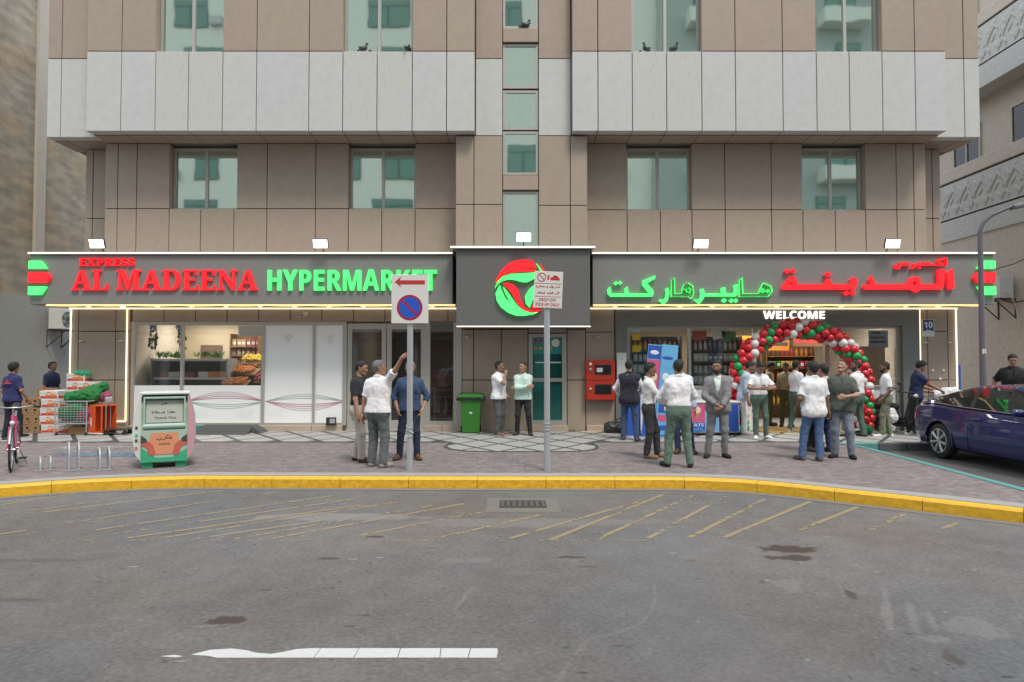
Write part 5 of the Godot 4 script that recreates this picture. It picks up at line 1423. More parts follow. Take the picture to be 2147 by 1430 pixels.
	put(b, "bin_body", shell, M.wheelie_green)
	put(b, "lid", MB.new().box(Vector3(-0.29, 0.0, -0.27), Vector3(0.29, 0.05, 0.31), 0.018, Transform3D(Basis(Vector3.RIGHT, 0.06), Vector3(0, 0.86, 0))).box(Vector3(-0.22, 0.045, -0.22), Vector3(0.22, 0.07, 0.24), 0.015, Transform3D(Basis(Vector3.RIGHT, 0.06), Vector3(0, 0.86, 0))), M.wheelie_green)
	put(b, "liner_edge", blob([[Vector3(-0.29, 0.03, 0.27), Vector3(0.29, 0.03, 0.27), 0.035, 0.035], [Vector3(-0.29, 0.03, 0.27), Vector3(-0.29, 0.03, -0.25), 0.035, 0.035], [Vector3(0.29, 0.03, 0.27), Vector3(0.29, 0.03, -0.25), 0.035, 0.035]], Vector3(-0.38, -0.05, -0.32), Vector3(0.38, 0.1, 0.36), 0.013, 0.02, 16.0, 9), M.black_plastic).position = Vector3(0, 0.79, 0)
	for x in [-0.2, 0.2]: put(b, "wheel", MB.new().lathe(Vector3(x - 0.02, 0.09, -0.22), [[0.0, 0.0], [0.09, 0.0], [0.09, 0.04], [0.0, 0.04]], 16, Vector3.RIGHT), M.rubber)
	put(b, "sticker", bx(-0.035, 0.035, 0.47, 0.51, 0.236, 0.241), M.bin_white)

func line_in(parent: Node3D, text: String, x0: float, x1: float, y0: float, y1: float, z: float, mat: Material, xf := Transform3D.IDENTITY) -> void:
	# a line of letters in the axes of its parent
	var hold := Node3D.new()
	line_of(hold, text, x0, x1, y0, y1, z, "Droid Sans", mat, "letter", 0.002)
	for c in hold.get_children():
		hold.remove_child(c)
		c.name = numbered(parent, "letter")
		c.transform = xf * c.transform
		parent.add_child(c)
	hold.free()

func build_right_side() -> void:
	# red double fire cabinet
	mk("fire_red", 0.42, 0.035, 0.018, 0.4)
	var t := thing("fire_cabinet", "red double fire hose cabinet with dark windows on the beige pillar", "fire cabinet", Vector3(2.115, 0.905, -16.5))
	put(t, "cabinet", bx(-0.35, 0.35, 0, 0.965, -0.02, 0.17, 0.01), M.fire_red)
	for y in [0.02, 0.49]:
		put(t, "door", bx(-0.335, 0.335, y, y + 0.455, 0.1705, 0.186, 0.006), M.fire_red)
		put(t, "window_rim", bx(-0.14, 0.26, y + 0.13, y + 0.37, 0.1862, 0.194, 0.02), M.black_plastic)
		put(t, "window", bx(-0.11, 0.23, y + 0.155, y + 0.345, 0.1942, 0.197, 0.01), M.dark_glass)
		put(t, "lock", MB.new().lathe(Vector3(-0.24, y + 0.25, 0.186), [[0.0, 0.02], [0.03, 0.018], [0.035, 0.0]], 12, Vector3.BACK), M.steel)
	put(t, "dial", MB.new().lathe(Vector3(-0.24, 0.87, 0.186), [[0.0, 0.02], [0.035, 0.018], [0.04, 0.0]], 14, Vector3.BACK), M.white_metal)
	put(t, "notice", bx(-0.09, 0.05, 0.68, 0.78, 0.1972, 0.199), M.white_metal)
	var p := thing("meter_box", "pale grey meter box on the dark shop surround beside the fire cabinet", "meter box", Vector3(2.63, 1.45, -16.45))
	put(p, "box", bx(-0.115, 0.115, 0, 0.6, 0.0, 0.09, 0.008), M.white_metal)
	for y in [0.05, 0.32]: put(p, "door", bx(-0.095, 0.095, y, y + 0.24, 0.0902, 0.096, 0.004), M.white_metal)
	put(p, "keyhole", bx(-0.01, 0.01, 0.43, 0.46, 0.0962, 0.099), M.black_metal)
	solo("rubbish_bag", blob([[Vector3(-0.2, 0.12, 0), Vector3(0.15, 0.13, 0), 0.15, 0.17], [Vector3(0.0, 0.2, -0.05), Vector3(0.1, 0.34, -0.05), 0.14, 0.05]], Vector3(-0.5, -0.03, -0.35), Vector3(0.5, 0.5, 0.35), 0.018, 0.032, 8.0, 12), M.black_plastic, "shiny black rubbish bag slumped at the foot of the dark surround", "rubbish bag", Vector3(2.50, 0.155, -16.1))
	solo("wood_plank", bx(-0.33, 0.33, 0.0, 0.035, -0.06, 0.06, 0.006), M.skirting, "short pinkish wood plank lying below the fire cabinet", "plank", Vector3(1.95, 0.157, -16.2), 0.06)
	# ice cream display: tall folded boards and a low printed freezer
	mk("ice_blue", 0.13, 0.40, 0.66, 0.5); mk("ice_deep", 0.025, 0.09, 0.42, 0.5); mk("ice_pink", 0.60, 0.10, 0.22, 0.5); mk("ice_cream", 0.72, 0.62, 0.46, 0.5); mk("ice_cone", 0.45, 0.22, 0.08, 0.6); mk("ice_white", 0.68, 0.72, 0.76, 0.5)
	var b := thing("ice_cream_display", "tall light blue and pink printed cardboard ice cream display standing by the window", "display board", Vector3(3.28, 0.155, -15.3))
	var lean := Transform3D(Basis(Vector3.FORWARD, 0.09) * Basis(Vector3.RIGHT, -0.03), Vector3(-0.06, 0, 0))
	put(b, "narrow_board", MB.new().box(Vector3(-0.33, 0.0, -0.02), Vector3(-0.03, 2.06, 0.0), 0.003, lean), M.ice_blue)
	put(b, "wide_board", MB.new().box(Vector3(-0.03, 0.0, 0.01), Vector3(0.34, 2.08, 0.03), 0.003, lean), M.ice_blue)
	for q in [[-0.32, -0.04, 1.74, 2.04, M.ice_deep, 0.001], [-0.32, -0.04, 0.85, 1.72, M.ice_pink, 0.001], [-0.32, -0.04, 0.02, 0.5, M.ice_deep, 0.001], [-0.01, 0.32, 1.55, 2.02, M.ice_blue, 0.031], [0.0, 0.22, 0.55, 0.80, M.ice_deep, 0.031], [-0.01, 0.33, 0.36, 0.50, M.ice_pink, 0.031]]: put(b, "printed_panel", MB.new().box(Vector3(q[0], q[2], q[5]), Vector3(q[1], q[3], q[5] + 0.002), 0.0, lean), q[4])
	put(b, "printed_cone", MB.new().ext(v2([-0.24, 1.25, -0.10, 1.25, -0.17, 0.92]), 0.0032, 0.005, lean), M.ice_cone)
	put(b, "printed_scoop", MB.new().ball(Vector3(-0.17, 1.33, 0.003), Vector3(0.09, 0.11, 0.004), 6, 14, lean), M.ice_cream)
	for q in [[0.1, 1.35], [0.22, 1.2], [0.12, 1.05], [0.2, 0.65]]: put(b, "printed_scoop", MB.new().ball(Vector3(q[0], q[1], 0.034), Vector3(0.08, 0.09, 0.004), 6, 14, lean), M.ice_white)
	for q in [[0.12, 1.78, 0.13, 0.04], [0.16, 0.22, 0.14, 0.06], [-0.18, 1.88, 0.10, 0.05]]: put(b, "printed_logo", MB.new().ball(Vector3(q[0], q[1], 0.034 if q[0] > 0 else 0.004), Vector3(q[2], q[3], 0.004), 6, 16, lean), M.ice_white if q[0] < 0 else M.ice_deep)
	put(b, "foot_board", bx(-0.38, 0.36, 0.0, 0.05, -0.2, 0.06, 0.004), M.ice_deep)
	solo("cardboard_stand", bx(-0.16, 0.16, 0.0, 0.95, -0.015, 0.015, 0.004), M.ice_deep, "plain blue cardboard panel standing between the jeans and the display", "panel", Vector3(2.75, 0.155, -15.45), 0.2)
	var f := thing("ice_cream_freezer", "low chest freezer with pink and blue ice cream prints behind the man in the suit", "freezer", Vector3(4.42, 0.155, -15.75))
	put(f, "chest", bx(-0.72, 0.72, 0.08, 0.74, -0.32, 0.30, 0.02), M.ice_white)
	put(f, "lid", bx(-0.74, 0.74, 0.742, 0.79, -0.34, 0.32, 0.012), M.white_metal)
	for q in [[-0.70, -0.42, 0.12, 0.72, M.ice_blue], [-0.41, -0.06, 0.32, 0.72, M.ice_pink], [-0.41, -0.06, 0.10, 0.31, M.ice_deep], [-0.05, 0.24, 0.10, 0.72, M.ice_blue], [0.25, 0.70, 0.10, 0.72, M.ice_deep]]: put(f, "printed_panel", bx(q[0], q[1], q[2], q[3], 0.301, 0.304), q[4])
	put(f, "printed_cone", MB.new().ext(v2([-0.30, 0.52, -0.18, 0.52, -0.24, 0.35]), 0.3042, 0.306), M.ice_cone)
	put(f, "printed_scoop", MB.new().ball(Vector3(-0.24, 0.58, 0.304), Vector3(0.09, 0.085, 0.004), 6, 14), M.ice_cream)
	put(f, "printed_scoop", MB.new().ball(Vector3(0.09, 0.45, 0.304), Vector3(0.08, 0.08, 0.004), 6, 14), M.ice_cream)
	put(f, "printed_cone", MB.new().ext(v2([0.03, 0.40, 0.15, 0.40, 0.09, 0.18]), 0.3042, 0.306), M.ice_cone)
	line_in(f, "EATS", -0.38, -0.09, 0.22, 0.29, 0.305, M.ice_white); line_in(f, "COOL", -0.38, -0.09, 0.125, 0.195, 0.305, M.ice_blue)
	for x in [-0.6, 0.6]: put(f, "foot", bx(x - 0.05, x + 0.05, 0, 0.08, -0.2, 0.2), M.black_metal)
	# striped doormat, woven in bars
	var mat := thing("doormat", "brown and gold striped doormat in the shop entrance", "doormat", Vector3(6.85, 0.166, -16.72))
	mk("mat_brown", 0.09, 0.05, 0.02, 0.95); mk("mat_gold", 0.40, 0.24, 0.05, 0.95)
	for i in 16: put(mat, "stripe", bx(-0.95, 0.95, 0, 0.012 + 0.002 * (i % 2), -0.62 + i * 0.078, -0.545 + i * 0.078, 0.004), M.mat_gold if i % 2 else M.mat_brown)
	# scooter with a white bag
	var s := thing("scooter", "dark motor scooter parked beside the shop surround with a white bag on it", "scooter", Vector3(9.03, 0.155, -15.95), 0.35)
	for z in [0.55, -0.5]:
		var w := put(s, "wheel", hoop(0.20, 0.055, Vector3(0, 0.25, z), Vector3.RIGHT, 24, 10), M.rubber)
		put(w, "rim", MB.new().lathe(Vector3(-0.03, 0.25, z), [[0.0, 0.0], [0.15, 0.0], [0.15, 0.06], [0.0, 0.06]], 18, Vector3.RIGHT), M.black_metal)
	put(s, "body", blob([[Vector3(0, 0.45, -0.62), Vector3(0, 0.42, -0.15), 0.14, 0.16], [Vector3(0, 0.28, -0.1), Vector3(0, 0.27, 0.25), 0.11, 0.1], [Vector3(0, 0.35, 0.3), Vector3(0, 0.85, 0.38), 0.14, 0.10]], Vector3(-0.3, 0.05, -0.9), Vector3(0.3, 1.05, 0.65), 0.024, 0, 1, 1, 0.06), M.scooter_paint)
	put(s, "saddle", blob([[Vector3(0, 0.62, -0.6), Vector3(0, 0.62, -0.1), 0.11, 0.09]], Vector3(-0.2, 0.48, -0.8), Vector3(0.2, 0.8, 0.1), 0.022, 0, 1, 1), M.rubber)
	put(s, "fork", MB.new().tube([Vector3(0, 0.85, 0.38), Vector3(0, 0.25, 0.55)], [0.035, 0.03], 10), M.black_metal)
	put(s, "handlebar", MB.new().tube([Vector3(-0.34, 1.0, 0.25), Vector3(-0.15, 0.98, 0.36), Vector3(0.15, 0.98, 0.36), Vector3(0.34, 1.0, 0.25)], [0.018], 8), M.black_metal)
	for x in [-0.3, 0.3]: put(s, "mirror", MB.new().tube([Vector3(x, 1.0, 0.3), Vector3(x * 1.15, 1.16, 0.32)], [0.008], 6).ball(Vector3(x * 1.2, 1.2, 0.32), Vector3(0.07, 0.045, 0.015), 6, 12), M.black_plastic)
	put(s, "headlamp", MB.new().ball(Vector3(0, 0.90, 0.44), Vector3(0.07, 0.05, 0.04), 8, 12), M.lamp_clear)
	solo("white_carrier_bag", blob([[Vector3(0, 0.16, 0), Vector3(0, 0.28, 0), 0.14, 0.10]], Vector3(-0.25, -0.03, -0.25), Vector3(0.25, 0.45, 0.25), 0.018, 0.03, 10.0, 14), M.bag_white, "full white carrier bag hanging at the scooter", "carrier bag", Vector3(8.72, 0.40, -15.72))
	# shopping trolley
	var c := thing("shopping_trolley", "grey shopping trolley with red handle being pushed right", "shopping trolley", Vector3(10.0, 0.155, -15.72))
	var wires := MB.new()
	for i in 7:
		var y := 0.52 + i * 0.06
		var k := i / 6.0
		var x0 := -0.42 - 0.04 * k; var x1 := 0.36 + 0.10 * k; var zz := 0.20 + 0.06 * k
		wires.tube([Vector3(x0, y, -zz), Vector3(x1, y, -zz), Vector3(x1, y, zz), Vector3(x0, y, zz), Vector3(x0, y, -zz)], [0.006], 6)
	for i in 12:
		var x := -0.40 + i * 0.068
		wires.tube([Vector3(x, 0.52, 0.2), Vector3(x * 1.1, 0.88, 0.26)], [0.004], 5); wires.tube([Vector3(x, 0.52, -0.2), Vector3(x * 1.1, 0.88, -0.26)], [0.004], 5)
	put(c, "basket", wires, M.steel)
	put(c, "red_panel", bx(-0.32, 0.30, 0.60, 0.74, 0.262, 0.27, 0.003), M.fire_red)
	put(c, "under_frame", MB.new().tube([Vector3(-0.46, 0.98, 0.24), Vector3(-0.40, 0.5, 0.22), Vector3(-0.38, 0.14, 0.22), Vector3(0.42, 0.14, 0.18)], [0.014], 8).tube([Vector3(-0.46, 0.98, -0.24), Vector3(-0.40, 0.5, -0.22), Vector3(-0.38, 0.14, -0.22), Vector3(0.42, 0.14, -0.18)], [0.014], 8), M.steel)
	put(c, "handle", MB.new().tube([Vector3(-0.46, 0.98, -0.27), Vector3(-0.46, 0.98, 0.27)], [0.017], 10), M.fire_red)
	for q in [[-0.36, 0.22], [-0.36, -0.22], [0.40, 0.18], [0.40, -0.18]]: put(c, "caster", MB.new().lathe(Vector3(q[0], 0.06, q[1] - 0.014), [[0.0, 0.0], [0.06, 0.0], [0.06, 0.028], [0.0, 0.028]], 14, Vector3.BACK), M.rubber)
	solo("white_sack", blob([[Vector3(-0.28, 0.1, 0), Vector3(0.28, 0.08, 0), 0.11, 0.12], [Vector3(-0.05, 0.16, 0), Vector3(0.15, 0.2, 0), 0.12, 0.09]], Vector3(-0.55, -0.05, -0.3), Vector3(0.55, 0.42, 0.3), 0.018, 0.024, 9.0, 15), M.bag_white, "bulging white plastic sack piled on the shopping trolley", "sack", Vector3(10.02, 0.97, -15.72))
	solo("blue_board", bx(-0.12, 0.12, 0.0, 1.6, -0.02, 0.02, 0.005), M.ice_deep, "narrow blue board standing behind the corner of the building", "board", Vector3(10.98, 0.155, -16.9))

func build_arch() -> void:
	# spiral balloon arch: clusters of four turned a little from one to the next
	var cols := [mk("balloon_red", 0.58, 0.022, 0.035, 0.25), mk("balloon_white", 0.66, 0.65, 0.63, 0.25), mk("balloon_red_deep", 0.52, 0.02, 0.03, 0.25), mk("balloon_green", 0.02, 0.30, 0.09, 0.25)]
	var meshes := []
	for k in 3:
		var r := [0.105, 0.100, 0.110][k] as float
		meshes.append(MB.new().lathe(Vector3.ZERO, [[0.0, r * 1.02], [r * 0.42, r * 0.93], [r * 0.78, r * 0.66], [r * 0.98, r * 0.2], [r * 0.98, -r * 0.2], [r * 0.80, -r * 0.64], [r * 0.45, -r * 0.98], [r * 0.14, -r * 1.17], [r * 0.08, -r * 1.25], [0.0, -r * 1.26]], 14).done())
	var t := thing("balloon_arch", "spiral balloon arch in red, white and green around the shop entrance", "balloon arch", Vector3(6.80, 0.16, -16.12))
	var path := []
	var hw := 1.47; var spring := 1.10; var rise := 1.36
	var y := 0.12
	while y < spring: path.append(Vector3(-hw, y, 0)); y += 0.152
	var steps := 29
	for i in steps + 1:
		var a := PI - PI * i / float(steps)
		path.append(Vector3(cos(a) * hw, spring + sin(a) * rise, 0))
	y = spring - 0.152
	while y > 0.1: path.append(Vector3(hw, y, 0)); y -= 0.152
	rng.seed = 8
	for i in path.size():
		var d: Vector3 = (path[mini(i + 1, path.size() - 1)] - path[maxi(i - 1, 0)]).normalized()
		var u := d.cross(Vector3.BACK).normalized()
		for j in 5:
			var a := TAU * j / 5.0 + i * 0.86
			var out := u * cos(a) + Vector3.BACK * sin(a)
			var o := put(t, "balloon", meshes[rng.randi_range(0, 2)], cols[[3, 0, 1, 2, 0][j]])
			o.position = path[i] + out * 0.158 + Vector3(rng.randf_range(-0.012, 0.012), rng.randf_range(-0.012, 0.012), rng.randf_range(-0.012, 0.012))
			var up := (out + d * rng.randf_range(-0.25, 0.25)).normalized()
			var sx := up.cross(d).normalized()
			o.basis = Basis(sx, up, sx.cross(up))
	put(t, "arch_pole", MB.new().tube(path, [0.02], 8), M.white_metal)
	for x in [-hw, hw]: put(t, "base_weight", MB.new().lathe(Vector3(x, -0.005, 0), [[0.16, 0.0], [0.16, 0.04], [0.05, 0.07], [0.0, 0.07]], 18), M.black_plastic)
	for q in [[-1.6, 0.12, 0.4], [1.75, 0.12, 0.36], [1.36, 0.12, 0.44]]:
		var o := put(t, "balloon", meshes[2], cols[3]); o.position = Vector3(q[0], q[1], q[2])

func car_station(z: float) -> Dictionary:
	# widths and heights of the car along its length
	var zs := [-2.36, -2.28, -2.05, -1.6, -0.9, 0.0, 0.8, 1.3, 1.8, 2.15, 2.34, 2.40]
	var w := [0.66, 0.80, 0.87, 0.905, 0.91, 0.91, 0.91, 0.90, 0.875, 0.80, 0.66, 0.52]
	var belt := [0.72, 0.96, 1.02, 1.045, 1.01, 0.985, 0.965, 0.93, 0.86, 0.78, 0.68, 0.58]
	var low := [0.36, 0.24, 0.20, 0.19, 0.18, 0.18, 0.18, 0.18, 0.18, 0.20, 0.24, 0.32]
	for i in zs.size() - 1:
		if z <= zs[i + 1]:
			var t: float = clampf((z - zs[i]) / (zs[i + 1] - zs[i]), 0, 1)
			return {"w": lerpf(w[i], w[i + 1], t), "b": lerpf(belt[i], belt[i + 1], t), "l": lerpf(low[i], low[i + 1], t)}
	return {"w": w[-1], "b": belt[-1], "l": low[-1]}

func roof_at(z: float) -> float:
	var zs := [-2.0, -1.75, -1.3, -0.8, -0.3, 0.2, 0.6, 1.0, 1.25]
	var ys := [1.03, 1.10, 1.26, 1.385, 1.43, 1.42, 1.32, 1.10, 0.95]
	for i in zs.size() - 1:
		if z <= zs[i + 1]: return lerpf(ys[i], ys[i + 1], clampf((z - zs[i]) / (zs[i + 1] - zs[i]), 0, 1))
	return ys[-1]

func build_car(at: Vector3, turn: float) -> void:
	var t := thing("parked_car", "dark blue two-door car parked nose outward in the bay", "car", at, turn)
	var paint := mk("car_paint", 0.014, 0.018, 0.115, 0.28, 0.3)
	paint.clearcoat_enabled = true; paint.clearcoat = 1.0; paint.clearcoat_roughness = 0.03
	var glass := mk("car_glass", 0.02, 0.025, 0.022, 0.03)
	glass.metallic_specular = 0.8
	mk("alloy", 0.55, 0.56, 0.57, 0.3, 0.7); mk("lamp_red", 0.25, 0.01, 0.01, 0.15)
	var body := MB.new(); var cabin := MB.new(); var panes := {}; var screens := {}; var pillars := {-1: MB.new(), 1: MB.new()}
	# lower body: rings of points across, carried along the length, with wheel openings pushed in
	var rows := []
	var n := 120
	for i in n + 1:
		var z := lerpf(-2.36, 2.40, i / float(n))
		var s := car_station(z)
		var ring := []
		var pr := [[0.0, s.l], [0.72, s.l], [0.93, s.l + 0.06], [0.975, s.l + 0.16], [0.995, 0.46], [1.0, 0.56], [0.998, 0.66], [1.0, 0.74], [0.985, 0.80], [0.972, 0.86], [0.945, s.b - 0.04], [0.90, s.b - 0.005], [0.72, s.b + 0.015], [0.40, s.b + 0.035], [0.0, s.b + 0.045]]
		for q in pr:
			var y: float = clampf(q[1], s.l, s.b + 0.05)
			var x: float = q[0] * s.w
			ring.append(Vector3(x, y, z))
		# even out the flank so that the wheel opening is cut cleanly
		var fine := []
		for k in ring.size() - 1:
			var sub := 4 if k >= 1 and k <= 9 else 1
			for m in sub: fine.append(ring[k].lerp(ring[k + 1], m / float(sub)))
		fine.append(ring[-1])
		for k in fine.size():
			for wz in [-1.40, 1.40]:
				var d := Vector2(fine[k].y - 0.33, z - wz).length()
				if d < 0.385 and fine[k].x > 0.5 and fine[k].y < 0.74: fine[k].x = minf(fine[k].x, 0.60)
		rows.append(fine)
	for i in n:
		for k in rows[i].size() - 1:
			for sx in [-1.0, 1.0]:
				var q := []
				var nn := []
				for e in [[i, k], [i + 1, k], [i + 1, k + 1], [i, k + 1]]:
					var p: Vector3 = rows[e[0]][e[1]]
					var da: Vector3 = rows[mini(e[0] + 1, n)][e[1]] - rows[maxi(e[0] - 1, 0)][e[1]]
					var db: Vector3 = rows[e[0]][mini(e[1] + 1, rows[0].size() - 1)] - rows[e[0]][maxi(e[1] - 1, 0)]
					var nv := db.cross(da).normalized()
					if nv.dot(p - Vector3(0, 0.55, p.z * 0.8)) < 0.0: nv = -nv
					q.append(Vector3(p.x * sx, p.y, p.z)); nn.append(Vector3(nv.x * sx, nv.y, nv.z))
				body.tri(q[0], q[1], q[2], nn[0], nn[1], nn[2]); body.tri(q[0], q[2], q[3], nn[0], nn[2], nn[3])
	for e in [0, n]:
		var cap: Array = []
		for k in rows[e].size(): cap.append(rows[e][k])
		for k in range(rows[e].size() - 1, -1, -1): cap.append(Vector3(-rows[e][k].x, rows[e][k].y, rows[e][k].z))
		body.poly(cap, Vector3(0, 0, -1 if e == 0 else 1))
	put(t, "body", body, paint)
	# cabin: pillars and roof in paint, glass between
	var st := []
	var m2 := 64
	for i in m2 + 1:
		var z := lerpf(-2.0, 1.25, i / float(m2))
		var s := car_station(z)
		var top := roof_at(z)
		var b: float = s.b - 0.01
		var k: float = clampf((top - b) / 0.42, 0.0, 1.0)
		var ring := []
		for q in [[0.0, 0.0], [0.06, 0.012], [0.5, 0.10], [0.80, 0.185], [0.90, 0.225], [0.965, 0.28], [1.0, 0.36], [1.03, 0.60], [1.04, 0.90]]:
			ring.append(Vector3(s.w * 0.93 - q[1] * k - (0.06 if q[0] >= 0.96 else 0.0) * (1.0 - k), lerpf(b, top, q[0]), z))
		ring[8].x = 0.0
		ring[7].x = minf(ring[7].x, 0.4)
		st.append(ring)
	for i in m2:
		var zm: float = lerpf(-2.0, 1.25, (i + 0.5) / m2)
		for k in 8:
			for sx in [-1.0, 1.0]:
				var q := []
				for e in [[i, k], [i + 1, k], [i + 1, k + 1], [i, k + 1]]: q.append(Vector3(st[e[0]][e[1]].x * sx, st[e[0]][e[1]].y, st[e[0]][e[1]].z))
				var nv: Vector3 = (q[1] - q[0]).cross(q[3] - q[0])
				if nv.length() < 1e-9: nv = (q[2] - q[1]).cross(q[3] - q[1])
				if nv.length() < 1e-9: continue
				nv = nv.normalized()
				if nv.dot(q[0] - Vector3(0, 0.8, zm * 0.5)) < 0.0: nv = -nv
				var which := cabin
				if k >= 1 and k <= 3 and zm > -1.55 and zm < 0.93:
					if zm > -0.62 and zm < -0.53: which = pillars[int(sx)]
					else:
						var key := "%d%d" % [int(sx), 1 if zm > -0.6 else 0]
						if not panes.has(key): panes[key] = MB.new()
						which = panes[key]
				elif k >= 5 and ((zm > 0.28 and zm < 1.18) or (zm < -0.95 and zm > -1.88)):
					var key := "front" if zm > 0.0 else "rear"
					if not screens.has(key): screens[key] = MB.new()
					which = screens[key]
				which.tri(q[0], q[1], q[2], nv, nv, nv); which.tri(q[0], q[2], q[3], nv, nv, nv)
	put(t, "cabin", cabin, paint); for s in [-1, 1]: put(t, "door_pillar", pillars[s], M.black_plastic)
	for key in panes: put(t, "side_window", panes[key], glass)
	put(t, "windscreen", screens["front"], glass); put(t, "rear_window", screens["rear"], glass)
	for sx in [-1.0, 1.0]:
		# chrome line under the glass, door seam, handle, mirror
		var line := []
		for i in 14:
			var z := lerpf(-1.6, 1.0, i / 13.0)
			line.append(Vector3(sx * (car_station(z).w * 0.93 + 0.004), car_station(z).b + 0.004, z))
		put(t, "window_trim", MB.new().tube(line, [0.008], 6), M.steel)
		for zz in [[-0.62, -0.56], [0.86, 0.80]]:
			var pts := []
			for k in 8:
				var y := lerpf(0.25, 0.96, k / 7.0)
				var wz := lerpf(zz[0], zz[1], k / 7.0)
				pts.append(Vector3(sx * (car_station(wz).w * [0.955, 0.985, 0.997, 0.999, 1.0, 0.988, 0.962, 0.92][k] + 0.001), y, wz))
			put(t, "door_seam", MB.new().tube(pts, [0.005], 5), M.rubber)
		pass
		put(t, "door_handle", MB.new().tube([Vector3(sx * 0.915, 0.82, -0.48), Vector3(sx * 0.935, 0.825, -0.42), Vector3(sx * 0.935, 0.825, -0.32), Vector3(sx * 0.915, 0.82, -0.26)], [0.014], 8), paint)
		put(t, "wing_mirror", blob([[Vector3(-0.05, 0.07, 0), Vector3(0.05, 0.075, 0.0), 0.06, 0.05]], Vector3(-0.15, -0.02, -0.12), Vector3(0.15, 0.17, 0.12), 0.016, 0, 1, 1), paint).position = Vector3(sx * 1.0, 0.95, 0.72)
		put(t, "mirror_stalk", MB.new().tube([Vector3(sx * 0.86, 0.97, 0.74), Vector3(sx * 0.96, 1.0, 0.72)], [0.025, 0.02], 8), M.black_plastic)
		put(t, "headlight", MB.new().ball(Vector3(sx * 0.62, 0.70, 2.20), Vector3(0.19, 0.075, 0.12), 8, 14), M.lamp_clear)
		put(t, "tail_light", MB.new().ball(Vector3(sx * 0.66, 0.84, -2.24), Vector3(0.16, 0.06, 0.09), 8, 14), M.lamp_red)
		for wz in [-1.40, 1.40]:
			var w := put(t, "wheel", MB.new().lathe(Vector3(sx * 0.80 - 0.10, 0.335, wz), [[0.0, 0.0], [0.24, 0.0], [0.30, 0.005], [0.328, 0.03], [0.333, 0.10], [0.328, 0.17], [0.30, 0.197], [0.235, 0.20], [0.225, 0.16], [0.0, 0.15]], 32, Vector3.RIGHT), M.rubber)
			var face: float = sx * 0.80 + (0.088 if sx > 0 else -0.088)
			put(w, "rim", hoop(0.222, 0.016, Vector3(face, 0.335, wz), Vector3.RIGHT, 36, 8), M.alloy)
			var sp := MB.new()
			for k in 7:
				var a := TAU * k / 7.0
				var r0 := Vector3(0, cos(a), sin(a))
				sp.tube([Vector3(face, 0.335, wz) + r0 * 0.03, Vector3(face + sx * 0.006, 0.335, wz) + r0 * 0.12, Vector3(face, 0.335, wz) + r0 * 0.22], [0.022, 0.028, 0.036], 8)
			sp.ball(Vector3(face, 0.335, wz), Vector3(0.02, 0.05, 0.05), 6, 12)
			put(w, "spokes", sp, M.alloy)
			put(w, "brake_disc", MB.new().lathe(Vector3(face - sx * 0.05 - 0.005, 0.335, wz), [[0.0, 0.0], [0.2, 0.0], [0.2, 0.01], [0.0, 0.01]], 24, Vector3.RIGHT), M.black_metal)
			var arc := []
			for k in 17:
				var a := -0.15 + (PI + 0.3) * k / 16.0
				arc.append(Vector3(sx * (car_station(wz).w - 0.004), 0.33 + sin(a) * 0.392, wz + cos(a) * 0.392))
			put(t, "arch_lip", MB.new().tube(arc, [0.012], 6), paint)
	put(t, "grille", bx(-0.35, 0.35, 0.50, 0.62, 2.37, 2.41, 0.01), M.black_plastic)
	put(t, "number_plate", bx(-0.26, 0.26, 0.38, 0.49, 2.40, 2.412, 0.003), M.white_metal)

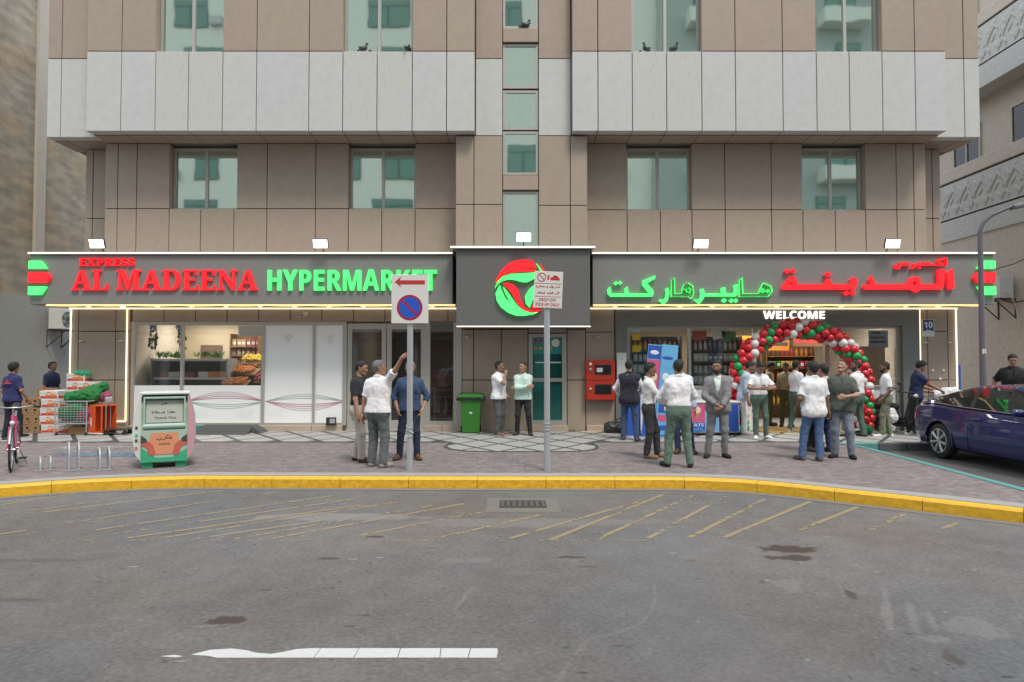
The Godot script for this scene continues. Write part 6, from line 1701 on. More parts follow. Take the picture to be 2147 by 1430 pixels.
func build_small() -> void:
	# street lamp
	var t := thing("street_lamp", "slender dark grey street lamp with curved arm behind the blue car", "street lamp", Vector3(9.90, 0.155, -14.35))
	mk("lamp_grey", 0.13, 0.12, 0.14, 0.5)
	put(t, "pole", MB.new().tube([Vector3(0, 0, 0), Vector3(0, 1.1, 0), Vector3(0, 1.12, 0), Vector3(0, 4.2, 0)], [0.075, 0.072, 0.062, 0.05], 14), M.lamp_grey)
	put(t, "arm", MB.new().tube([Vector3(0, 4.2, 0), Vector3(0.01, 4.45, 0), Vector3(0.06, 4.62, 0.02), Vector3(0.2, 4.76, 0.06), Vector3(0.5, 4.90, 0.14), Vector3(0.78, 5.0, 0.2)], [0.05, 0.044, 0.04, 0.036, 0.03, 0.028], 12), M.lamp_grey)
	put(t, "lamp_head", MB.new().box(Vector3(-0.08, -0.05, -0.10), Vector3(0.62, 0.04, 0.10), 0.03, Transform3D(Basis(Vector3.BACK, 0.22), Vector3(0.62, 4.92, 0.17))), M.lamp_grey)
	put(t, "lens", MB.new().box(Vector3(0.1, -0.058, -0.07), Vector3(0.58, -0.05, 0.07), 0.0, Transform3D(Basis(Vector3.BACK, 0.22), Vector3(0.62, 4.92, 0.17))), M.white_metal)
	put(t, "base_collar", MB.new().lathe(Vector3.ZERO, [[0.14, 0.0], [0.14, 0.02], [0.09, 0.05], [0.085, 0.25], [0.0, 0.25]], 16), M.lamp_grey)
	put(t, "notice", bx(-0.04, 0.04, 1.85, 1.95, 0.052, 0.058), M.white_metal)
	# outdoor air conditioner units
	for q in [[Vector3(-15.62, 2.95, -23.8), PI / 2, "white outdoor air conditioner on rusty brackets on the left flank wall", 0], [Vector3(15.62, 3.85, -22.0), -PI / 2, "white outdoor air conditioner on brackets on the balcony building wall", 1]]:
		var a := thing("air_conditioner", q[2], "air conditioner", q[0], q[1], "outdoor air conditioners on side walls")
		put(a, "casing", bx(-0.45, 0.45, 0, 0.70, -0.28, 0.16, 0.015), M.white_metal)
		put(a, "fan_guard", hoop(0.25, 0.012, Vector3(-0.12, 0.35, 0.165), Vector3.BACK, 28, 6), M.black_metal)
		for k in 5: put(a, "fan_blade", MB.new().box(Vector3(-0.055, 0.04, -0.004), Vector3(0.055, 0.23, 0.004), 0.002, Transform3D(Basis(Vector3.BACK, TAU * k / 5.0) * Basis(Vector3.UP, 0.1), Vector3(-0.12, 0.35, 0.172))), M.far_frame_dark)
		for k in 4: put(a, "guard_wire", MB.new().tube([Vector3(-0.12 + cos(k * PI / 4) * 0.25, 0.35 + sin(k * PI / 4) * 0.25, 0.168), Vector3(-0.12 - cos(k * PI / 4) * 0.25, 0.35 - sin(k * PI / 4) * 0.25, 0.168)], [0.005], 5), M.black_metal)
		for x in [-0.38, 0.38]:
			put(a, "bracket", MB.new().tube([Vector3(x, -0.03, -0.38), Vector3(x, -0.03, 0.35)], [0.025], 6).tube([Vector3(x, -0.03, 0.3), Vector3(x, -0.62, -0.36)], [0.02], 6).tube([Vector3(x, -0.03, -0.36), Vector3(x, -0.65, -0.37)], [0.022], 6), M.rust_metal)
		put(a, "bracket_rail", MB.new().tube([Vector3(-0.55, -0.03, 0.34), Vector3(0.75, -0.03, 0.34)], [0.022], 6), M.rust_metal)
		put(a, "pipe", MB.new().tube([Vector3(0.45, 0.2, 0), Vector3(0.56, 0.15, -0.05), Vector3(0.6, -0.2, -0.2), Vector3(0.58, -0.9, -0.35)], [0.016], 8), M.white_metal)
	# loose cables on the right-hand neighbour
	for q in [[[Vector3(11.05, 4.05, -16.3), Vector3(12.4, 4.18, -17.8), Vector3(14.2, 4.6, -19.2), Vector3(15.98, 5.3, -20.0)], "black cable running from the sign end up to the balcony building"], [[Vector3(15.9, 3.9, -22.3), Vector3(15.9, 3.7, -21.6), Vector3(15.95, 3.75, -20.5), Vector3(15.95, 4.05, -19.0)], "black cable looping along the balcony building wall below the conditioner"]]:
		solo("cable", MB.new().tube(q[0], [0.018], 6), M.rubber, q[1], "cable")
	# pigeons on the ledges
	var pig := [[-3.46, 9.055, -15.72, 1.3, "grey pigeon with bent head on the ledge of the second upper window"], [-2.43, 9.055, -15.72, 2.9, "grey pigeon at the right end of the second upper window ledge"], [3.13, 9.055, -15.72, -0.9, "dark pigeon on the left of the third upper window ledge"], [3.79, 9.055, -15.72, 0.7, "reddish grey pigeon on the right of the third upper window ledge"], [0.33, 9.722, -15.93, 1.5, "dark pigeon on the sill of the narrow tower window"]]
	mk("pigeon_grey", 0.075, 0.08, 0.09, 0.7); mk("pigeon_neck", 0.04, 0.075, 0.06, 0.4); mk("pigeon_foot", 0.35, 0.06, 0.05, 0.7)
	for q in pig:
		var p := thing("pigeon", q[4], "pigeon", Vector3(q[0], q[1], q[2]), q[3], "pigeons on the window ledges")
		put(p, "body", blob([[Vector3(0, 0.10, 0.035), Vector3(0, 0.085, -0.06), 0.052, 0.045], [Vector3(0, 0.085, -0.06), Vector3(0, 0.06, -0.17), 0.035, 0.012], [Vector3(0, 0.13, 0.05), Vector3(0, 0.19, 0.075), 0.032, 0.024], [Vector3(0, 0.195, 0.078), Vector3(0, 0.195, 0.088), 0.026, 0.022], [Vector3(0, 0.192, 0.10), Vector3(0, 0.186, 0.122), 0.008, 0.004]], Vector3(-0.08, 0.0, -0.2), Vector3(0.08, 0.24, 0.15), 0.009, 0, 1, 1, 0.02), M.pigeon_grey)
		for s in [-1.0, 1.0]:
			put(p, "wing", MB.new().ball(Vector3.ZERO, Vector3(0.012, 0.035, 0.095), 6, 10, Transform3D(Basis(Vector3.RIGHT, 0.22), Vector3(s * 0.048, 0.095, -0.03))), M.pigeon_neck)
			put(p, "leg", MB.new().tube([Vector3(s * 0.02, 0.06, 0.0), Vector3(s * 0.022, 0.0, 0.005)], [0.005], 5).tube([Vector3(s * 0.022, 0.003, -0.01), Vector3(s * 0.022, 0.003, 0.03)], [0.004], 5), M.pigeon_foot)
	# camera over the shop front, litter on the road
	var c := thing("security_camera", "small white security camera on the panels above the white shop film", "camera", Vector3(-4.98, 2.98, -16.5))
	put(c, "bracket", MB.new().tube([Vector3(0, 0.05, 0), Vector3(0, 0.02, 0.08)], [0.014], 8), M.white_metal)
	put(c, "housing", MB.new().tube([Vector3(0.03, 0.01, 0.04), Vector3(-0.04, -0.03, 0.18)], [0.035], 12), M.white_paint)
	put(c, "lens", MB.new().tube([Vector3(-0.0401, -0.0301, 0.1801), Vector3(-0.044, -0.032, 0.188)], [0.024], 12), M.dark_glass)

func keyhole_m(outer: PackedVector2Array, hole: PackedVector2Array) -> PackedVector2Array:
	# keyhole() for outlines already in metres
	var a := PackedVector2Array(); var b := PackedVector2Array()
	for p in outer: a.append(p * 1000.0)
	for p in hole: b.append(p * 1000.0)
	var c := keyhole(a, b)
	for i in c.size(): c[i] /= 1000.0
	return c

# ---------------------------------------------------------------- people
class Net:
	# a field of distances on a grid, meshed with one vertex in every cell that the surface crosses
	var lo: Vector3
	var h: float
	var nx: int
	var ny: int
	var nz: int
	var f := PackedFloat32Array()
	func _init(a: Vector3, b: Vector3, cell: float) -> void:
		lo = a; h = cell
		nx = int(ceil((b.x - a.x) / cell)) + 1; ny = int(ceil((b.y - a.y) / cell)) + 1; nz = int(ceil((b.z - a.z) / cell)) + 1
		f.resize(nx * ny * nz)
		f.fill(1.0)
	func cap(a: Vector3, b: Vector3, ra: float, rb: float, k := 0.03, flat_end := false, sub := false) -> void:
		var m := maxf(ra, rb) + k + 3.2 * h
		var i0 := maxi(0, int((minf(a.x, b.x) - m - lo.x) / h)); var i1 := mini(nx - 1, int((maxf(a.x, b.x) + m - lo.x) / h) + 1)
		var j0 := maxi(0, int((minf(a.y, b.y) - m - lo.y) / h)); var j1 := mini(ny - 1, int((maxf(a.y, b.y) + m - lo.y) / h) + 1)
		var k0 := maxi(0, int((minf(a.z, b.z) - m - lo.z) / h)); var k1 := mini(nz - 1, int((maxf(a.z, b.z) + m - lo.z) / h) + 1)
		var ab := b - a
		var inv := 1.0 / maxf(ab.length_squared(), 1e-9)
		var dir := ab.normalized()
		var quarter := 0.25 / k
		for j in range(j0, j1 + 1):
			for l in range(k0, k1 + 1):
				var at := (j * nz + l) * nx + i0
				var p := Vector3(lo.x + i0 * h, lo.y + j * h, lo.z + l * h) - a
				for i in range(i0, i1 + 1):
					var t := clampf(p.dot(ab) * inv, 0.0, 1.0)
					var d := (p - ab * t).length() - lerpf(ra, rb, t)
					if flat_end: d = maxf(d, (p - ab).dot(dir))
					var e := f[at]
					if sub:
						d = -d
						var w := maxf(k - absf(d - e), 0.0)
						f[at] = maxf(d, e) + w * w * quarter
					else:
						var w := maxf(k - absf(d - e), 0.0)
						f[at] = minf(d, e) - w * w * quarter
					p.x += h
					at += 1
	func plane(p0: Vector3, n: Vector3) -> void:
		# keeps the side that n points to
		for j in ny:
			for l in nz:
				var at := (j * nz + l) * nx
				var d := -(Vector3(lo.x, lo.y + j * h, lo.z + l * h) - p0).dot(n)
				for i in nx:
					if d > f[at]: f[at] = d
					d -= n.x * h
					at += 1
	func vee(y0: float, y1: float, w: float) -> void:
		# cuts a V out of the front of a jacket
		for j in ny:
			var y := lo.y + j * h
			if y < y0: continue
			var half := w * (y - y0) / (y1 - y0)
			for l in nz:
				if lo.z + l * h < 0.03: continue
				for i in nx:
					var at := (j * nz + l) * nx + i
					f[at] = maxf(f[at], half - absf(lo.x + i * h))
	func rough(amp: float, freq: Vector3, sd: int) -> void:
		var ns := FastNoiseLite.new(); ns.seed = sd; ns.frequency = 1.0; ns.fractal_octaves = 2
		var at := 0
		for j in ny:
			for l in nz:
				for i in nx:
					if absf(f[at]) < h * 3.2: f[at] += amp * ns.get_noise_3d((lo.x + i * h) * freq.x, (lo.y + j * h) * freq.y, (lo.z + l * h) * freq.z)
					at += 1
	func mesh(m: MB) -> MB:
		var ids := PackedInt32Array(); ids.resize(f.size()); ids.fill(-1)
		var vs := PackedVector3Array(); var ns := PackedVector3Array()
		var sx := 1; var sz := nx; var sy := nx * nz
		var off := [0, sx, sy, sx + sy, sz, sx + sz, sy + sz, sx + sy + sz]
		var far := h * 2.6
		for j in ny - 1:
			for l in nz - 1:
				var at := (j * nz + l) * nx
				for i in nx - 1:
					var c := f[at]
					if c < far and c > -far:
						var mask := 0
						for q in 8:
							if f[at + off[q]] < 0.0: mask |= 1 << q
						if mask != 0 and mask != 255:
							var sum := Vector3.ZERO; var cnt := 0
							for e in [[0, 1], [2, 3], [4, 5], [6, 7], [0, 2], [1, 3], [4, 6], [5, 7], [0, 4], [1, 5], [2, 6], [3, 7]]:
								var a := f[at + off[e[0]]]; var b := f[at + off[e[1]]]
								if (a < 0.0) != (b < 0.0):
									var t := a / (a - b)
									var pa := Vector3(e[0] & 1, (e[0] >> 1) & 1, (e[0] >> 2) & 1); var pb := Vector3(e[1] & 1, (e[1] >> 1) & 1, (e[1] >> 2) & 1)
									sum += pa.lerp(pb, t); cnt += 1
							ids[at] = vs.size()
							vs.append(lo + (Vector3(i, j, l) + sum / cnt) * h)
							var gx := f[at + 1] - f[at] + f[at + 1 + sy] - f[at + sy] + f[at + 1 + sz] - f[at + sz] + f[at + 1 + sy + sz] - f[at + sy + sz]
							var gy := f[at + sy] - f[at] + f[at + sy + 1] - f[at + 1] + f[at + sy + sz] - f[at + sz] + f[at + sy + sz + 1] - f[at + sz + 1]
							var gz := f[at + sz] - f[at] + f[at + sz + 1] - f[at + 1] + f[at + sz + sy] - f[at + sy] + f[at + sz + sy + 1] - f[at + sy + 1]
							ns.append(Vector3(gx, gy, gz).normalized())
					at += 1
		for j in range(1, ny - 1):
			for l in range(1, nz - 1):
				var at := (j * nz + l) * nx + 1
				for i in range(1, nx - 1):
					var c := f[at]
					if c < far and c > -far:
						var s := c < 0.0
						if s != (f[at + sx] < 0.0): quad(m, vs, ns, ids, at, at - sy, at - sy - sz, at - sz)
						if s != (f[at + sy] < 0.0): quad(m, vs, ns, ids, at, at - sx, at - sx - sz, at - sz)
						if s != (f[at + sz] < 0.0): quad(m, vs, ns, ids, at, at - sx, at - sx - sy, at - sy)
					at += 1
		return m
	func quad(m: MB, vs: PackedVector3Array, ns: PackedVector3Array, ids: PackedInt32Array, a: int, b: int, c: int, d: int) -> void:
		a = ids[a]; b = ids[b]; c = ids[c]; d = ids[d]
		if a < 0 or b < 0 or c < 0 or d < 0: return
		m.tri(vs[a], vs[b], vs[c], ns[a], ns[b], ns[c])
		m.tri(vs[a], vs[c], vs[d], ns[a], ns[c], ns[d])

const SKINS := [[0.37, 0.205, 0.135], [0.29, 0.155, 0.10], [0.225, 0.118, 0.074], [0.42, 0.25, 0.17]]
var heads := []
var hands := {}
var hairs := {}
var shoe: MB
var cloth := {}

func build_templates() -> void:
	for v in 2:
		var n := Net.new(Vector3(-0.11, -0.15, -0.14), Vector3(0.11, 0.14, 0.15), 0.006)
		var w := 1.0 if v == 0 else 1.07
		n.cap(Vector3(0, 0.03, -0.032), Vector3(0, 0.035, 0.018), 0.080 * w, 0.074 * w, 0.03)
		n.cap(Vector3(0, -0.005, 0.028), Vector3(0, -0.072, 0.045), 0.060 * w, 0.040 * w, 0.04)
		for s in [-1.0, 1.0]:
			n.cap(Vector3(s * 0.045 * w, -0.045, 0.0), Vector3(s * 0.018, -0.088, 0.052), 0.026, 0.022, 0.035)
			n.cap(Vector3(s * 0.038 * w, -0.014, 0.058), Vector3(s * 0.030, -0.03, 0.062), 0.022, 0.018, 0.03)
			n.cap(Vector3(s * 0.079 * w, 0.014, -0.012), Vector3(s * 0.076 * w, -0.024, -0.004), 0.013, 0.009, 0.006)
		n.cap(Vector3(-0.032, 0.030, 0.076), Vector3(0.032, 0.030, 0.076), 0.013, 0.013, 0.02)
		n.cap(Vector3(0, 0.012, 0.086), Vector3(0, -0.030, 0.106), 0.009, 0.014, 0.014)
		n.cap(Vector3(-0.014, -0.034, 0.093), Vector3(0.014, -0.034, 0.093), 0.009, 0.009, 0.01)
		n.cap(Vector3(0, -0.098, 0.060), Vector3(0, -0.094, 0.068), 0.020, 0.018, 0.03)
		n.cap(Vector3(-0.018, -0.059, 0.083), Vector3(0.018, -0.059, 0.083), 0.0085, 0.0085, 0.008)
		for s in [-1.0, 1.0]: n.cap(Vector3(s * 0.031, 0.008, 0.103), Vector3(s * 0.034, 0.008, 0.103), 0.017, 0.017, 0.012, false, true)
		heads.append(n.mesh(MB.new()))
	for q in [["relaxed", 0.28, 0.35], ["grip", 1.05, 1.0], ["flat", 0.08, 0.1], ["hold", 0.6, 0.7]]:
		var n := Net.new(Vector3(-0.06, -0.21, -0.075), Vector3(0.10, 0.045, 0.10), 0.0052)
		n.cap(Vector3(0, 0.03, 0), Vector3(0, -0.02, 0), 0.024, 0.024, 0.02)
		var zs := [0.030, 0.010, -0.010, -0.028]
		var len := [0.070, 0.078, 0.071, 0.055]
		for i in 4:
			n.cap(Vector3(0, -0.015, zs[i] * 0.6), Vector3(0, -0.088, zs[i]), 0.017, 0.0125, 0.018)
			var p := Vector3(0, -0.088, zs[i]); var ang := 0.0
			for s in 3:
				ang += q[1] * (0.9 if s == 0 else 1.0)
				var e: Vector3 = p + Vector3(sin(ang), -cos(ang), 0.02 * (zs[i] / 0.03)) * len[i] * [0.42, 0.33, 0.25][s]
				n.cap(p, e, 0.0098 - 0.0008 * s, 0.0092 - 0.0009 * s, 0.005)
				p = e
		n.cap(Vector3(0.006, -0.022, 0.022), Vector3(0.016, -0.055, 0.046 - 0.012 * q[2]), 0.014, 0.0115, 0.014)
		n.cap(Vector3(0.016, -0.055, 0.046 - 0.012 * q[2]), Vector3(0.022 + 0.016 * q[2], -0.088, 0.052 - 0.026 * q[2]), 0.0112, 0.0088, 0.006)
		var r := n.mesh(MB.new())
		hands[q[0] + "_r"] = r
		hands[q[0] + "_l"] = MB.new().add(r, Transform3D(Basis(Vector3(-1, 0, 0), Vector3.UP, Vector3.BACK), Vector3.ZERO))
	for q in [["short", 0.006, 0.003, 60.0, 0.0], ["full", 0.010, 0.006, 48.0, 0.006], ["curly", 0.017, 0.012, 42.0, 0.008], ["cropped", 0.003, 0.002, 60.0, 0.0]]:
		var n := Net.new(Vector3(-0.125, -0.11, -0.15), Vector3(0.125, 0.165, 0.14), 0.0068)
		n.cap(Vector3(0, 0.03, -0.032), Vector3(0, 0.037, 0.018), 0.080 + q[1], 0.074 + q[1], 0.03)
		n.cap(Vector3(0, 0.068 + q[4], -0.02), Vector3(0, 0.068 + q[4], 0.022), 0.046 + q[1], 0.040 + q[1], 0.03)
		n.cap(Vector3(0, -0.03, -0.055), Vector3(0, -0.06, -0.05), 0.050 + q[1] * 0.5, 0.044, 0.03)
		n.rough(q[2], Vector3.ONE * q[3], 3)
		n.plane(Vector3(0, 0.072, 0.070), Vector3(0, 0.70, -0.71).normalized())
		for s in [-1.0, 1.0]: n.cap(Vector3(s * 0.085, -0.045, 0.034), Vector3(s * 0.088, -0.005, 0.056), 0.030, 0.028, 0.012, false, true)
		n.rough(0.007 if q[0] != "cropped" else 0.004, Vector3(75, 60, 75), 17)
		hairs[q[0]] = n.mesh(MB.new())
	var b := Net.new(Vector3(-0.09, -0.15, -0.05), Vector3(0.09, 0.02, 0.12), 0.0065)
	b.cap(Vector3(0, -0.035, 0.030), Vector3(0, -0.074, 0.046), 0.059, 0.045, 0.03)
	for s in [-1.0, 1.0]:
		b.cap(Vector3(s * 0.050, -0.020, -0.002), Vector3(s * 0.020, -0.090, 0.052), 0.028, 0.026, 0.03)
	b.cap(Vector3(0, -0.100, 0.062), Vector3(0, -0.094, 0.070), 0.024, 0.022, 0.03)
	b.rough(0.004, Vector3.ONE * 60, 8)
	b.plane(Vector3(0, -0.038, 0.08), Vector3(0, -0.94, -0.34).normalized())
	b.cap(Vector3(-0.014, -0.058, 0.095), Vector3(0.014, -0.058, 0.095), 0.012, 0.012, 0.004, false, true)
	hairs["beard"] = b.mesh(MB.new())
	var mu := Net.new(Vector3(-0.05, -0.07, 0.05), Vector3(0.05, -0.02, 0.12), 0.005)
	mu.cap(Vector3(0, -0.046, 0.092), Vector3(0.026, -0.052, 0.082), 0.009, 0.006, 0.006)
	mu.cap(Vector3(0, -0.046, 0.092), Vector3(-0.026, -0.052, 0.082), 0.009, 0.006, 0.006)
	hairs["moustache"] = mu.mesh(MB.new())
	var sn := Net.new(Vector3(-0.07, -0.012, -0.13), Vector3(0.07, 0.15, 0.21), 0.0085)
	sn.cap(Vector3(0, 0.034, -0.062), Vector3(0.004, 0.030, 0.135), 0.038, 0.040, 0.03)
	sn.cap(Vector3(0, 0.05, -0.045), Vector3(0, 0.10, -0.04), 0.040, 0.042, 0.03)
	sn.cap(Vector3(0, 0.065, -0.03), Vector3(0, 0.035, 0.09), 0.036, 0.030, 0.03)
	sn.plane(Vector3(0, 0.002, 0), Vector3.UP)
	shoe = sn.mesh(MB.new())
	var sm := mk("skin", 1, 1, 1, 0.55); sm.vertex_color_use_as_albedo = true
	mk("hair_black", 0.012, 0.010, 0.009, 0.7); mk("hair_grey", 0.16, 0.155, 0.15, 0.75); mk("hair_brown", 0.03, 0.018, 0.012, 0.7)

func fabric(r: float, g: float, b: float) -> StandardMaterial3D:
	var key := "%.3f_%.3f_%.3f" % [r, g, b]
	if not cloth.has(key):
		var m := mk("cloth_" + key, r, g, b, 0.92)
		tri(m, 2.2, M.tex_fine, M.tex_bumps, 0.35)
		cloth[key] = m
	return cloth[key]

func bend(a: Vector3, target: Vector3, l1: float, l2: float, pole: Vector3) -> Array:
	# middle joint and end of a two-bone limb that reaches for a target
	var d := target - a
	var l := clampf(d.length(), 0.05, (l1 + l2) * 0.998)
	d = d.normalized()
	var e := a + d * l
	var x := (l1 * l1 - l2 * l2 + l * l) / (2.0 * l)
	var y := sqrt(maxf(l1 * l1 - x * x, 0.0))
	var p := (pole - d * pole.dot(d)).normalized()
	return [a + d * x + p * y, e]

func torso_field(n: Net, J: Dictionary, add: float, low: bool) -> void:
	var s: float = J.s; var b: float = J.b
	var C: Transform3D = J.chest; var P: Transform3D = J.pelvis
	var k := 0.07
	n.cap(P * Vector3(-0.078 * b, 0.0, 0.004), P * Vector3(0.078 * b, 0.0, 0.004), 0.102 * b * s + add, 0.102 * b * s + add, k)
	n.cap(P * Vector3(-0.066 * b, 0.13, 0.008), P * Vector3(0.066 * b, 0.13, 0.008), 0.097 * b * s + add, 0.097 * b * s + add, k)
	n.cap(C * Vector3(-0.078 * b, -0.08, 0.008), C * Vector3(0.078 * b, -0.08, 0.008), 0.103 * b * s + add, 0.103 * b * s + add, k)
	n.cap(C * Vector3(-0.085, 0.03, 0.0), C * Vector3(0.085, 0.03, 0.0), 0.102 * s + add, 0.102 * s + add, k)
	for q in [J.sl, J.sr]: n.cap(C * Vector3(0, 0.125, -0.012), q, 0.050 * s + add, 0.046 * s + add, 0.05)
	if low: n.cap(P * Vector3(-0.085 * b, -0.08, 0.004), P * Vector3(0.085 * b, -0.08, 0.004), 0.108 * b * s + add, 0.108 * b * s + add, k)

func person(d: Dictionary) -> Node3D:
	var H: float = d.get("h", 1.68)
	var s := H / 1.72
	var b: float = d.get("b", 1.0)
	var sd: int = int(d.at.x * 131 + d.at.y * 57) + 900
	var t := thing("person", d.label, "person", Vector3(d.at.x, d.get("y", 0.15), d.at.y), deg_to_rad(d.get("turn", 0.0)))
	var J := {"s": s, "b": b}
	var lean: float = d.get("lean", 0.03)
	var pr := RandomNumberGenerator.new(); pr.seed = sd
	var hipx: float = d.get("shift", pr.randf_range(-0.028, 0.028))
	var twist: float = d.get("twist", pr.randf_range(-7, 7))
	J.pelvis = Transform3D(Basis(Vector3.UP, 0), Vector3(hipx, 0.93 * s, 0)) * Transform3D(Basis.IDENTITY.scaled(Vector3(s, s, s)), Vector3.ZERO)
	var rot := Basis(Vector3.UP, deg_to_rad(twist)) * Basis(Vector3.RIGHT, lean)
	J.chest = Transform3D(rot.scaled(Vector3(s, s, s)), Vector3(hipx * 0.6, 0.93 * s, 0) + Basis(Vector3.RIGHT, lean) * Vector3(0, 0.36 * s, 0))
	var C: Transform3D = J.chest
	J.sl = C * Vector3(0.158 + 0.03 * (b - 1.0), 0.072 + d.get("ls", hipx * 0.4), -0.01); J.sr = C * Vector3(-0.158 - 0.03 * (b - 1.0), 0.072 + d.get("rs", -hipx * 0.4), -0.01)
	var inv := t.transform.affine_inverse()
	var lw: Vector3 = (inv * d.lw_at) if d.has("lw_at") else d.get("lw", Vector3(0.25, 0.83, 0.05)) * s
	var rw: Vector3 = (inv * d.rw_at) if d.has("rw_at") else d.get("rw", Vector3(-0.25, 0.83, 0.05)) * s
	var la := bend(J.sl, lw, 0.285 * s, 0.25 * s, d.get("lp", Vector3(0.35, -0.1, -1)))
	var ra := bend(J.sr, rw, 0.285 * s, 0.25 * s, d.get("rp", Vector3(-0.35, -0.1, -1)))
	var feet: Array = d.get("feet", [[0.11, 0.0, 12.0], [-0.11, 0.02, -12.0]])
	var legs := []
	for q in 2:
		var hip: Vector3 = J.pelvis * Vector3((0.085 if q == 0 else -0.085), -0.03, 0)
		var ft: Array = feet[q]
		var fy := deg_to_rad(ft[2])
		var ank := Vector3(ft[0], 0.085 * s + (ft[3] if ft.size() > 3 else 0.0), ft[1])
		var reach_l := minf(0.43 * s, hip.distance_to(ank) * 0.5035)
		var r := bend(hip, ank, reach_l, reach_l, Vector3(sin(fy) * 0.6, 0, 1))
		legs.append([hip, r[0], r[1], fy, ft[3] if ft.size() > 3 else 0.0])
	# head on its neck
	var hd: Array = d.get("head", [0, 0, 0])
	var nb: Vector3 = C * Vector3(0, 0.155, -0.01)
	var hb := Basis(Vector3.UP, deg_to_rad(hd[0] + twist)) * Basis(Vector3.RIGHT, deg_to_rad(hd[1]) + lean * 0.4) * Basis(Vector3.BACK, deg_to_rad(hd[2] + pr.randf_range(-5, 5)))
	var hx := Transform3D(hb.scaled(Vector3.ONE * 0.97), nb + Basis(Vector3.RIGHT, lean) * Vector3(0, 0.065, 0.012) + hb * Vector3(0, 0.105, 0.012))
	# --- the body: one skin from feet to neck, with the finer head and hands joined on
	var sk: Array = SKINS[d.get("skin", 0)]
	var skin := Color(sk[0], sk[1], sk[2])
	var reach := 0.5
	for p in [la[0], la[1], ra[0], ra[1]]: reach = maxf(reach, maxf(absf(p.x), absf(p.z)) + 0.12)
	var topy := H + 0.05
	for p in [la[1], ra[1]]: topy = maxf(topy, p.y + 0.1)
	var n := Net.new(Vector3(-reach, 0.0, -reach), Vector3(reach, topy, reach), 0.0165)
	torso_field(n, J, -0.034, true)
	n.cap(C * Vector3(0, 0.11, -0.01), hx * Vector3(0, -0.05, -0.015), 0.058 * s, 0.050, 0.03)
	for a in [[J.sl, la], [J.sr, ra]]:
		n.cap(a[0], a[1][0], 0.046 * s * b, 0.040 * s, 0.03); n.cap(a[1][0], a[1][1], 0.041 * s, 0.028 * s, 0.02)
	for l in legs:
		n.cap(l[0], l[1], 0.076 * s * b, 0.052 * s, 0.03); n.cap(l[1], l[2], 0.050 * s, 0.036 * s, 0.03)
		n.cap(l[2], l[2] + Vector3(sin(l[3]) * 0.1, -0.045, cos(l[3]) * 0.1), 0.034, 0.028, 0.03)
	var m := MB.new()
	m.use_c = true; m.col = skin
	n.mesh(m)
	var at := m.v.size()
	m.add(heads[d.get("face", 0)], hx)
	var hi := hx.affine_inverse()
	for i in range(at, m.v.size()):
		var p := hi * m.v[i]
		var c := skin
		if absf(p.y + 0.059) < 0.009 and p.z > 0.076 and absf(p.x) < 0.025: c = Color(skin.r * 0.85, skin.g * 0.62, skin.b * 0.62)
		if p.y > 0.026 and p.y < 0.038 and absf(p.x) > 0.012 and absf(p.x) < 0.050 and p.z > 0.066: c = Color(0.015, 0.012, 0.01)
		m.c[i] = c
	for e in [-1.0, 1.0]:
		m.col = Color(0.45, 0.43, 0.40); m.ball(Vector3(e * 0.031, 0.007, 0.077), Vector3(0.013, 0.009, 0.011), 6, 8, hx)
		m.col = Color(0.012, 0.009, 0.008); m.ball(Vector3(e * 0.031, 0.007, 0.0855), Vector3(0.0065, 0.0075, 0.004), 5, 8, hx)
	m.col = skin
	for q in [["l", la, d.get("lh", "relaxed"), d.get("lt", Vector3(0, 0, 1)), d.get("ld", Vector3.ZERO)], ["r", ra, d.get("rh", "relaxed"), d.get("rt", Vector3(0, 0, 1)), d.get("rd", Vector3.ZERO)]]:
		var fd: Vector3 = (q[1][1] - q[1][0]).normalized()
		if q[4] != Vector3.ZERO: fd = q[4].normalized()
		var y := -fd
		var z: Vector3 = (q[3] - y * q[3].dot(y)).normalized()
		var hm := MB.new(); hm.add(hands[q[2] + "_" + q[0]])
		hm.c.fill(skin)
		m.add(hm, Transform3D(Basis(y.cross(z), y, z).scaled(Vector3.ONE * s), q[1][1]))
	put(t, "body", m, M.skin)
	# --- hair
	var hair_m: Material = M["hair_" + d.get("hair_col", "black")]
	if d.get("hair", "short") != "": put(t, "hair", MB.new().add(hairs[d.get("hair", "short")], hx), hair_m)
	if d.get("beard", false): put(t, "beard", MB.new().add(hairs["beard"], hx), hair_m)
	if d.get("moustache", false): put(t, "moustache", MB.new().add(hairs["moustache"], hx), hair_m)
	# --- trousers
	var tc: Array = d.legs
	var wide: float = d.get("wide", 1.0)
	var lo := Vector3(INF, 0, INF); var hi3 := Vector3(-INF, 0, -INF)
	for l in legs:
		for p in [l[0], l[1], l[2]]:
			lo.x = minf(lo.x, p.x - 0.17); lo.z = minf(lo.z, p.z - 0.19); hi3.x = maxf(hi3.x, p.x + 0.17); hi3.z = maxf(hi3.z, p.z + 0.19)
	var tn := Net.new(Vector3(lo.x, 0.045, lo.z), Vector3(hi3.x, 1.06 * s, hi3.z), 0.0155)
	var P: Transform3D = J.pelvis
	tn.cap(P * Vector3(-0.074 * b, -0.01, 0.004), P * Vector3(0.074 * b, -0.01, 0.004), 0.106 * b * s, 0.106 * b * s, 0.06)
	tn.cap(P * Vector3(-0.070 * b, 0.08, 0.006), P * Vector3(0.070 * b, 0.08, 0.006), 0.101 * b * s, 0.101 * b * s, 0.06)
	tn.cap(P * Vector3(-0.082 * b, -0.075, 0.002), P * Vector3(0.082 * b, -0.075, 0.002), 0.103 * b * s, 0.103 * b * s, 0.06)
